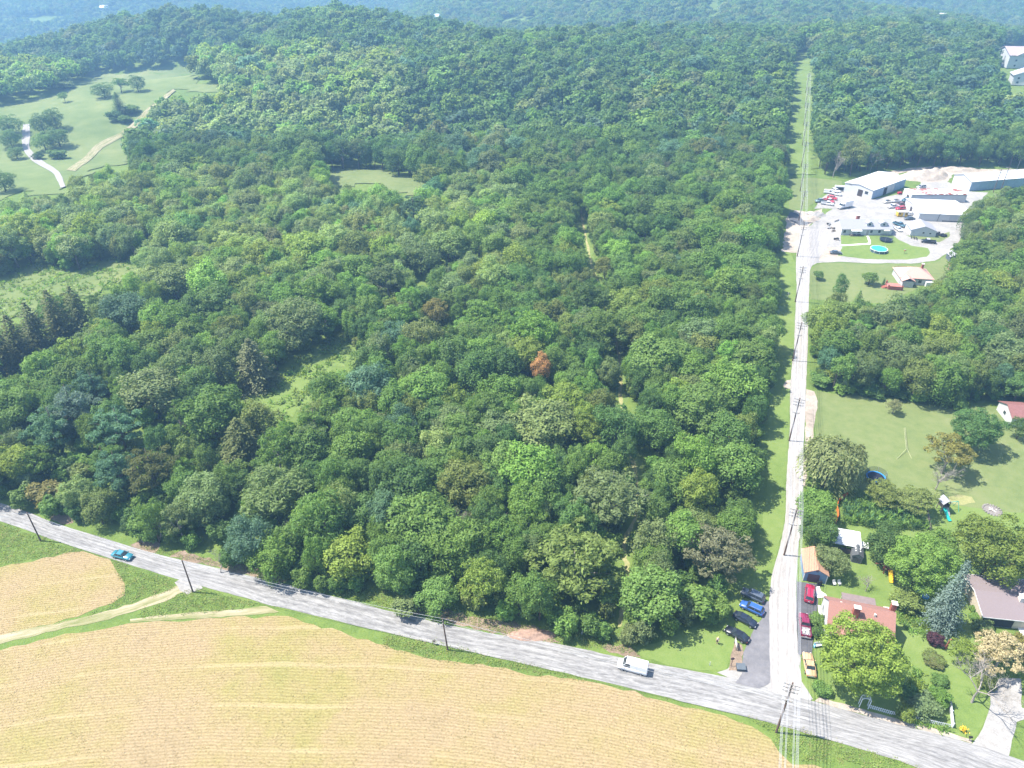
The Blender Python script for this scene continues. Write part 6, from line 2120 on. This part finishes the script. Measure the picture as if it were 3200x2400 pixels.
# red timber playset with yellow slide
r = empty('climbing_frame', Z3(1015, 800), R(-12), 'red timber climbing frame with yellow slide under the wide green tree', 'playset')
for x in (-.6, .6):
    for y in (-.5, .5):
        MB().box((x, y, 1.1), (.12, .12, 2.2)).build('post', REDWOOD, r)
MB().box((0, 0, 1.3), (1.4, 1.2, .1)).build('deck', REDWOOD, r)
MB().box((-.65, 0, 1.7), (.06, 1.2, .6)).build('side_board', REDWOOD, r)
MB().tube([(-2.4, .7, 1.6), (-.6, .5, 2.0)], .08).build('beam', REDWOOD, r)
MB().box((.0, .9, 1.4), (.8, .6, .5), rz=.3).build('toy_box', M('pale_cap'), r)
MB().loft([[(.1, y, z), (.85, y, z), (.85, y, z + .28), (.78, y, z + .08), (.17, y, z + .08), (.1, y, z + .28)] for y, z in ((-.6, 1.35), (-1.4, 1.0), (-2.4, .4), (-3.0, .2))]).build('slide', YELLOW, r)
MB().loft([[(.86, y, z), (.94, y, z), (.94, y, z + .3), (.86, y, z + .3)] for y, z in ((-.6, 1.35), (-1.4, 1.0), (-2.4, .4), (-3.0, .2))]).build('slide_side', M('amber', (.55, .25, .03), .5), r)
# blue swing frame beneath the trees
r = empty('swing_frame', Z3(1320, 985), R(20), 'small pale blue swing frame in the shade by the blue spruce', 'swing')
LBL = M('pale_blue_metal', (.10, .38, .52), .5)
for s in (-1, 1):
    MB().tube([(s * .8, -.7, 0), (s * .7, 0, 1.9)], .05).build('leg', LBL, r)
    MB().tube([(s * .8, .7, 0), (s * .7, 0, 1.9)], .05).build('leg', LBL, r)
    MB().tube([(s * .3, 0, 1.9), (s * .3, 0, .6)], .015, 4).build('rope', LBL, r)
MB().tube([(-.75, 0, 1.9), (.75, 0, 1.9)], .05).build('beam', LBL, r)
MB().box((0, 0, .55), (.8, .4, .06)).build('seat', LBL, r)
r = empty('paddling_pool', Z3(1357, 1010), 0, 'small bright blue and white paddling pool by the blue spruce', 'pool')
MB().tube([(0, 0, 0), (0, 0, .3)], .7, 16).build('wall', M('bright_blue'), r)
MB().tube([(0, 0, .3), (0, 0, .34)], .6, 16).build('water', M('pool_water', (.4, .55, .62), .2), r)
# lawn chairs
for k, (x, y) in enumerate(((568, 905), (613, 903))):
    r = empty('lawn_chair', Z3(x, y), R(10), ['white lawn chair nearer the blue garage', 'white lawn chair farther from the blue garage'][k], 'chair', 'pair of lawn chairs')
    MB().box((0, 0, .4), (.6, .6, .05)).build('seat', TRIM, r)
    MB().box((0, .3, .75), (.6, .05, .75), rx=-.25).build('backrest', TRIM, r)
    for sx in (-.26, .26):
        for sy in (-.26, .26):
            MB().box((sx, sy, .2), (.05, .05, .4)).build('leg', TRIM, r)
        MB().box((sx * 1.1, 0, .62), (.06, .6, .04)).build('armrest', TRIM, r)
# grill by the garage
r = empty('barbecue', Z3(440, 912), 0, 'black covered barbecue at the corner of the blue garage', 'barbecue')
MB().box((0, 0, .55), (.9, .6, 1.0), taper=.85).build('body', M('tyre'), r)
MB().tube([(-.4, 0, 1.08), (.4, 0, 1.08)], .28, 10).build('lid', M('tyre'), r)
# plank fence and orange barrier
r = empty('plank_fence', Z3(1383, 355), 0, 'short weathered plank fence by the corn plot', 'fence')
a, b = Z3(1372, 285) - Z3(1383, 355), Z3(1398, 440) - Z3(1383, 355)
for k in range(4):
    q = a.lerp(b, k / 3)
    MB().box((q.x, q.y, .6), (.12, .12, 1.2)).build('post', TIMBER, r)
for z in (.35, .7, 1.05):
    MB().tube([(a.x, a.y, z), (b.x, b.y, z)], .07, 4).build('rail', TIMBER, r)
pts = [Z3(688, 130), Z3(640, 160), Z3(602, 200), Z3(590, 250), Z3(600, 290), Z3(602, 330), Z3(585, 385)]
v = MB()
for s in (0, 1):
    pass
v.loft([[(p.x - .05, p.y, .0), (p.x + .05, p.y, .0), (p.x + .05, p.y, 1.1), (p.x - .05, p.y, 1.1)] for p in pts])
tag(v.build('barrier_fence', ORANGE), 'orange plastic barrier fence along the edge of the corn plot', 'fence')
# picket fence with arch
PK = M('white_picket', (.66, .68, .70), .6, .05)
fa, fb, fc = Z4(1128, 1022), Z4(1290, 1068), Z4(1700, 1160)
r = empty('picket_fence', (fa.x, fa.y, 0), 0, 'white picket fence along the garden by the main road', 'fence')
for s0, s1 in ((fa, fb), (fb, fc)):
    n = int((s1 - s0).length / .3)
    ang = math.atan2((s1 - s0).y, (s1 - s0).x)
    pm_ = MB().box((0, 0, .5), (.1, .03, 1.0)).add([(-.05, -.015, 1.0), (.05, -.015, 1.0), (.05, .015, 1.0), (-.05, .015, 1.0), (0, 0, 1.12)], [(0, 1, 4), (1, 2, 4), (2, 3, 4), (3, 0, 4)]).mesh('picket', PK)
    for k in range(n):
        q = s0.lerp(s1, (k + .5) / n) - fa
        obj('picket', pm_, r, (q.x, q.y, 0), ang)
    for z in (.3, .8):
        MB().tube([(s0 - fa) + Vector((0, .03, z)), (s1 - fa) + Vector((0, .03, z))], .04, 4).build('rail', PK, r)
ga = Z4(1100, 1012)
r = empty('garden_arch', (ga.x, ga.y, 0), R(-14), 'white garden arch at the lane end of the picket fence', 'arch')
for s in (-1, 1):
    for y in (-.35, .35):
        MB().box((s * .75, y, 1.1), (.1, .1, 2.2)).build('post', PK, r)
for y in (-.35, .35):
    MB().tube([(.75 * math.cos(t), y, 2.2 + .6 * math.sin(t)) for t in [math.pi * k / 10 for k in range(11)]], .06, 6).build('hoop', PK, r)
for k in range(1, 10):
    t = math.pi * k / 10
    MB().box((.78 * math.cos(t), 0, 2.2 + .63 * math.sin(t)), (.06, .95, .04)).build('slat', PK, r)
f0, f1 = Z4(1692, 985), Z4(1712, 1160)
r = empty('board_fence', (f0.x, f0.y, 0), math.atan2((f1 - f0).y, (f1 - f0).x), 'solid white board fence running back from the picket fence end', 'fence')
ln = (f1 - f0).length
n = 12
for k in range(n):
    MB().box((ln * (k + .5) / n, 0, .65), (ln / n - .03, .05, 1.3)).build('board', PK, r)
for k in range(3):
    MB().box((ln * k / 2, .07, .7), (.12, .1, 1.45)).build('post', PK, r)
# leaning board by the spruce
r = empty('timber_post', Z3(1535, 1460), 0, 'reddish brown timber board leaning beside the blue spruce trunk', 'board')
MB().box((0, 0, 1.4), (.4, .16, 2.9), ry=.06).build('board', REDWOOD, r)
MB().box((.1, .25, .5), (.14, .5, .14)).build('prop', TIMBER, r)
# forked pole frame on the lawn
YP = M('pale_yellow_pipe', (.36, .38, .20), .6)
o0 = Z2(1187, 995)
r = empty('pole_frame', (o0.x, o0.y, 0), 0, 'pale yellow forked pole frame on the open lawn', 'frame')
for p_, q_, z0, z1, s in ((Z2(1172, 805), o0, .4, .8, 'rail'), (Z2(1181, 803), Z2(1196, 995), .4, .8, 'rail'), (o0, Z2(1110, 1068), .8, .05, 'leg'), (Z2(1194, 995), Z2(1240, 1060), .8, .05, 'leg')):
    a, b = p_ - o0, q_ - o0
    MB().tube([(a.x, a.y, z0), (b.x, b.y, z1)], .055, 6).build(s, YP, r)
a = Z2(1176, 804) - o0
MB().tube([(a.x, a.y, 0), (a.x, a.y, .45)], .06).build('leg', YP, r)
# fire pit ring of stones
fpz = Z2(1935, 1505)
r = empty('fire_pit', (fpz.x, fpz.y, 0), 0, 'stone-ringed fire pit on the lawn', 'fire pit')
MB().tube([(0, 0, .0), (0, 0, .07)], 1.7, 20).build('ash_bed', M('ash', (.20, .18, .165), .95, .3, 3), r)
st_m = [MB().loft([[(math.cos(t) * q, math.sin(t) * q * .8, z) for t in [2 * math.pi * k / 7 for k in range(7)]] for q, z in ((.26, 0), (.3, .12), (.16, .26))]).mesh('stone', M('field_stone', (.22, .20, .185), .95, .25, 3))]
for k in range(20):
    a = 2 * math.pi * k / 20
    obj('stone', st_m[0], r, (1.95 * math.cos(a), 1.95 * math.sin(a), 0), a, (1, RNG.uniform(.8, 1.2), RNG.uniform(.8, 1.3)))
for k in range(6):
    MB().tube([(RNG.uniform(-1, 1), RNG.uniform(-1, 1), .12), (RNG.uniform(-1, 1), RNG.uniform(-1, 1), .3)], .08, 5).build('log', M('pale_cap'), r)
# bins, feeder, barrels in the yard
for k, (x, y) in enumerate(((1183, 712), (1197, 712), (1212, 714))):
    r = empty('barrel', Z1(x, y), 0, ['dark barrel, leftmost of three behind the long house', 'dark barrel, middle of three behind the long house', 'dark barrel, rightmost of three behind the long house'][k], 'barrel', 'barrels behind the long house')
    MB().tube([(0, 0, 0), (0, 0, .5), (0, 0, 1.1)], [.32, .35, .32], 12).build('drum', M('tyre'), r)
    MB().tube([(0, 0, 1.1), (0, 0, 1.16)], .34, 12).build('lid', STEEL, r)
r = empty('bird_feeder', Z1(1175, 948), 0, 'small brown bird feeder on a post in the house lawn', 'bird feeder')
MB().box((0, 0, .7), (.1, .1, 1.4)).build('post', TIMBER, r)
MB().box((0, 0, 1.5), (.6, .6, .35), taper=.7).build('house', M('amber'), r)
MB().box((0, 0, 1.74), (.8, .8, .08)).build('roof', TIMBER, r)
# heaps: soil mounds behind the warehouse, pale rubble and boards at the left of the yard
def mound(p, sx, sy, h, mat, label, name, seed):
    rg = np.random.default_rng(seed)
    n = 22
    gx_, gy_ = np.meshgrid(np.linspace(-1, 1, n), np.linspace(-1, 1, n))
    rr = np.hypot(gx_, gy_)
    z = np.clip(1 - rr ** 2, 0, 1) * (1 + .35 * np.sin(gx_ * 7 + seed) * np.cos(gy_ * 6)) + rg.normal(0, .035, gx_.shape) * (rr < .95)
    V = np.stack([gx_.ravel() * sx, gy_.ravel() * sy, z.ravel() * h - .05], 1)
    q = (np.arange(n - 1)[:, None] * n + np.arange(n - 1)[None, :]).ravel()
    return tag(obj(name, new_mesh(name, V, np.stack([q, q + 1, q + n + 1, q + n], 1), mat, True), None, p), label, 'mound')


mound(Z1(1330, 290), 13, 7, 3.4, dirt_m, 'long grey-brown soil mound behind the white warehouse', 'soil_mound', 1)
mound(Z1(1440, 265), 7, 6, 3.0, dirt_m, 'taller soil mound right of the long one', 'soil_mound', 2)
mound(Z1(1620, 225), 14, 4, 1.6, dirt_m, 'low soil bank along the wood edge behind the second warehouse', 'soil_mound', 3)
mound(Z1(430, 615), 4., 3., 1.4, gravel_m, 'pale rubble heap at the hedge side of the yard', 'rubble_heap', 4)
mound(Z1(375, 645), 4.5, 3., 1.1, dirt_m, 'brownish debris heap below the pale rubble heap', 'debris_heap', 5)
mound(P(1660, 1985), 5., 1.6, .8, M('rusty_scrub', (.30, .20, .15), .95, .3, 2), 'reddish earth bank at the foot of the wood', 'earth_bank', 6)
r = empty('board_stack', Z1(365, 600), R(35), 'stack of pale boards at the hedge side of the yard', 'boards')
for k in range(6):
    MB().box((0, (k - 2.5) * .5, .3 + .06 * (k % 2)), (5.0 - .4 * (k % 3), .4, .1), ry=.06 * (k % 2)).build('board', M('pale_cap'), r)
for k, (x, y, s) in enumerate(((545, 735, 1.), (580, 760, 1.2), (530, 700, .8), (600, 830, .9))):
    r = empty('junk_pile', Z1(x, y), R(40 * k), ['dark scrap pile at the lane side of the long house, second from the top', 'dark scrap pile nearest the long house wall', 'small dark scrap pile, topmost by the long house', 'scrap pile at the lawn corner'][k], 'scrap')
    rr = random.Random(k)
    for _ in range(7):
        MB().box((rr.uniform(-1.4, 1.4) * s, rr.uniform(-1, 1) * s, rr.uniform(.2, .6)), (rr.uniform(.4, 1.6), rr.uniform(.2, .6), rr.uniform(.2, .7)), rz=rr.uniform(0, 3), rx=rr.uniform(-.4, .4)).build('scrap_piece', rr.choice([TIMBER, M('tyre'), STEEL, M('dark_timber')]), r)
r = empty('junk_pile', Z1(1480, 790), R(10), 'heap of black scrap against the outbuilding side wall', 'scrap')
rr = random.Random(9)
for _ in range(14):
    MB().box((rr.uniform(-2, 2), rr.uniform(-2.4, 2.4), rr.uniform(.3, .9)), (rr.uniform(.6, 1.6), rr.uniform(.3, 1.), rr.uniform(.3, 1.0)), rz=rr.uniform(0, 3), rx=rr.uniform(-.5, .5)).build('scrap_piece', rr.choice([M('tyre'), M('tyre'), STEEL, CHAR]), r)
r = empty('forklift', Z1(1135, 435), R(10), 'small red machine beside the warehouse door', 'machine')
MB().box((0, 0, .8), (2.0, 1.2, .8)).build('body', REDM, r)
MB().box((.9, 0, 1.3), (.12, 1.0, 2.2)).build('mast', M('tyre'), r)
for x in (-.6, .6):
    for s in (-1, 1):
        MB().tube([(x, s * .6, .35), (x, s * .45, .35)], .35, 10).build('wheel', TYRE, r)
# roadside signs, posts and mailboxes
r = empty('road_sign', Z5(322, 232), R(20), 'yellow diamond road sign among the bushes by the road bend', 'road sign')
MB().tube([(0, 0, 0), (0, 0, 2.2)], .05).build('post', STEEL, r)
MB().box((0, -.06, 2.3), (.85, .03, .85), ry=math.pi / 4).build('sign_plate', YELLOW, r)
r = empty('sign_board', Z4(215, 600), R(-4), 'white board standing upright at the grass edge beside the black saloon', 'sign')
for s in (-1, 1):
    MB().box((0, s * .85, .9), (.12, .12, 1.8)).build('post', TIMBER, r)
MB().box((0, 0, 1.2), (.06, 1.9, .9)).build('board', TRIM, r)
r = empty('road_sign', Z4(186, 735), 0, 'brown stop-sign back on its post at the lane mouth', 'road sign')
MB().tube([(0, 0, 0), (0, 0, 2.3)], .06).build('post', POLE, r)
MB().tube([(0, .02, 2.2), (0, .06, 2.2)], .38, 8).build('sign_plate', M('maroon_door'), r)
r = empty('waste_bin', Z4(252, 752), R(-5), 'dark grey drain box at the corner of the parking asphalt', 'box')
MB().box((0, 0, .35), (1.6, 1.3, .7), taper=.94).build('body', CHAR, r)
MB().box((0, 0, .73), (1.7, 1.4, .08)).build('lid', M('slate_grey'), r)
for k, (f, lb) in enumerate(((Z8(1140, 520), 'white marker post at the wood edge left of the van'), (Z8(1875, 700), 'white marker post at the lower lawn edge by the road'))):
    r = empty('marker_post', f, 0, lb, 'post')
    MB().box((0, 0, .55), (.14, .06, 1.1)).build('post', TRIM, r)
    MB().box((0, -.04, .95), (.1, .02, .16)).build('reflector', STEEL, r)
r = empty('mailbox', Z4(1830, 1250), 0, 'dark mailbox on a post by the driveway mouth', 'mailbox')
MB().box((0, 0, .5), (.1, .1, 1.0)).build('post', TIMBER, r)
MB().loft([[(x, .18 * math.cos(t), 1.1 + .2 * math.sin(t)) for t in [2 * math.pi * k / 10 for k in range(10)]] for x in (-.28, .28)]).build('box', M('tyre'), r)
r = empty('mailbox', Z8(290, 580), 0, 'brown mailbox on the field verge near the leaning pole', 'mailbox')
MB().box((0, 0, .5), (.1, .1, 1.0)).build('post', TIMBER, r)
MB().loft([[(x, .18 * math.cos(t), 1.1 + .2 * math.sin(t)) for t in [2 * math.pi * k / 10 for k in range(10)]] for x in (-.28, .28)]).build('box', M('dark_timber'), r)
r = empty('flower_tub', Z4(1785, 1185), 0, 'clump of yellow flowers on the grass by the driveway mouth', 'flowers')
v, f = leaf_quads(np.random.default_rng(3).normal(0, .3, (160, 3)) * np.array([1, 1, .7]) + np.array([0, 0, .7]), unit(np.random.default_rng(4).normal(size=(160, 3)) + np.array([0, 0, 1])), .18, .22, np.random.default_rng(5))
obj('blossom', new_mesh('blossom', v, f, YELLOW), r)
MB().tube([(0, 0, 0), (0, 0, .5)], [.35, .3], 8).build('stems', M('stem_green', (.07, .14, .03), .9), r)
r = empty('fence_post', P(2478, 912), 0, 'white guy-marker post at the grass edge near the yard', 'post')
MB().box((-3.2, -4.0, .8), (.12, .12, 1.6)).build('post', TRIM, r)
r = empty('garden_pump', Z3(430, 1440), R(10), 'pale blue garden bench and trellis beside the white house', 'bench')
for x in (-.8, .8):
    MB().box((x, 0, .45), (.1, .5, .9)).build('leg', M('pale_blue_metal'), r)
MB().box((0, 0, .5), (1.8, .5, .06)).build('seat', TRIM, r)
MB().box((0, .25, .85), (1.8, .06, .6)).build('backrest', TRIM, r)


# ---------------------------------------------------------------- the person on the grass
def person(p, rz, h=1.75):
    root = empty('person', p, rz, 'person with blonde hair, pale top and black skirt standing on the lawn', 'person')
    k = h / 1.75
    J_ = {'pel': (0, 0, .98), 'sp': (0, .01, 1.18), 'ch': (0, .0, 1.36), 'nk': (0, .01, 1.5), 'hd': (0, .03, 1.62), 'tp': (0, .03, 1.72),
          'hl': (-.1, 0, .92), 'kl': (-.11, .03, .5), 'al': (-.11, -.01, .08), 'tl': (-.12, .13, .03), 'hr': (.1, 0, .92), 'kr': (.12, .06, .5), 'ar': (.12, -.02, .08), 'tr': (.13, .12, .03),
          'sl': (-.19, 0, 1.42), 'el': (-.25, .05, 1.16), 'wl': (-.18, .25, 1.12), 'sr': (.19, 0, 1.42), 'er': (.25, .03, 1.15), 'wr': (.2, .22, 1.08)}
    Rr = {'pel': .15, 'sp': .12, 'ch': .15, 'nk': .055, 'hd': .10, 'tp': .075, 'hl': .10, 'kl': .062, 'al': .042, 'tl': .04, 'hr': .10, 'kr': .062, 'ar': .042, 'tr': .04, 'sl': .065, 'el': .045, 'wl': .032, 'sr': .065, 'er': .045, 'wr': .032}
    E_ = [('pel', 'sp'), ('sp', 'ch'), ('ch', 'nk'), ('nk', 'hd'), ('hd', 'tp'), ('pel', 'hl'), ('hl', 'kl'), ('kl', 'al'), ('al', 'tl'), ('pel', 'hr'), ('hr', 'kr'), ('kr', 'ar'), ('ar', 'tr'),
          ('ch', 'sl'), ('sl', 'el'), ('el', 'wl'), ('ch', 'sr'), ('sr', 'er'), ('er', 'wr')]
    for s, w in ((-1, 'wl'), (1, 'wr')):                 # five bent fingers on each hand
        wx, wy, wz = J_[w]
        pn = 'p' + w
        J_[pn] = (wx + .01 * -s, wy + .07, wz - .01)
        Rr[pn] = .03
        E_.append((w, pn))
        for q, (dx, l) in enumerate(((-.035, .07), (-.012, .085), (.012, .08), (.034, .06))):
            a, b = f'{w}a{q}', f'{w}b{q}'
            J_[a] = (J_[pn][0] + dx, J_[pn][1] + l * .6, J_[pn][2] - .01)
            J_[b] = (J_[pn][0] + dx, J_[pn][1] + l * .9, J_[pn][2] - .05)
            Rr[a], Rr[b] = .009, .008
            E_ += [(pn, a), (a, b)]
        J_[w + 't'] = (wx - s * .06, wy + .07, wz + .02)
        Rr[w + 't'] = .011
        E_.append((w, w + 't'))
    names = list(J_)
    me = bpy.data.meshes.new('body')
    me.from_pydata([tuple(c * k for c in J_[n]) for n in names], [(names.index(a), names.index(b)) for a, b in E_], [])
    o = obj('body', me, root)
    md = o.modifiers.new('skin', 'SKIN')
    md.use_smooth_shade = True
    for n, sv in zip(names, me.skin_vertices[0].data):
        sv.radius = (Rr[n] * k, Rr[n] * k)
        sv.use_root = n == 'pel'
    sd = o.modifiers.new('sub', 'SUBSURF')
    sd.levels = sd.render_levels = 1
    me.materials.append(M('skin', (.52, .34, .25), .6, .05))
    rg = lambda z, rx, ry, y=0., n=12: [(rx * k * math.cos(2 * math.pi * i / n), (y + ry * math.sin(2 * math.pi * i / n)) * k, z * k) for i in range(n)]
    MB().loft([rg(1.0, .165, .14), rg(1.2, .15, .125), rg(1.38, .19, .14), rg(1.46, .16, .11), rg(1.5, .08, .07)]).build('top', M('pale_pink_cloth', (.6, .5, .48), .9), root, True)
    MB().loft([rg(.62, .21, .18), rg(.85, .195, .165), rg(1.03, .165, .14)]).build('skirt', M('tyre'), root, True)
    MB().loft([rg(1.36, .08, .03, -.1), rg(1.5, .11, .06, -.07), rg(1.62, .125, .12, .01), rg(1.7, .115, .115, .02), rg(1.765, .05, .05, .02)]).build('hair', M('blonde', (.66, .5, .2), .8, .1, 8), root, True)
    MB().box((-.19 * k, .33 * k, 1.12 * k), (.22, .02, .3), rx=-.5).build('paper', TRIM, root)
    for x in (-.04, .04):
        MB().box((x * k, .125 * k, 1.635 * k), (.025, .015, .014)).build('eye', M('tyre'), root)
    MB().box((0, .13 * k, 1.6 * k), (.022, .035, .04), taper=.6).build('nose', M('skin'), root)
    MB().box((0, .122 * k, 1.563 * k), (.05, .015, .012)).build('mouth', M('lip', (.35, .12, .1)), root)
    return root


person(Z4(89, 578), R(150), 2.0)

# ---------------------------------------------------------------- the air
hb = MB().box((0, 3250, (126 - 140) / 2), (18100, 12600, 126 + 140))
hm = bpy.data.materials.new('haze')
hm.use_nodes = True
hm.node_tree.nodes.clear()
ho = hm.node_tree.nodes.new('ShaderNodeOutputMaterial')
hv = hm.node_tree.nodes.new('ShaderNodeVolumePrincipled')
hv.inputs['Color'].default_value = (*HAZE_COLOUR, 1)
hv.inputs['Density'].default_value = HAZE_DENSITY
hv.inputs['Anisotropy'].default_value = .15
hm.node_tree.links.new(hv.outputs[0], ho.inputs['Volume'])
tag(hb.build('haze', hm), kind='stuff')
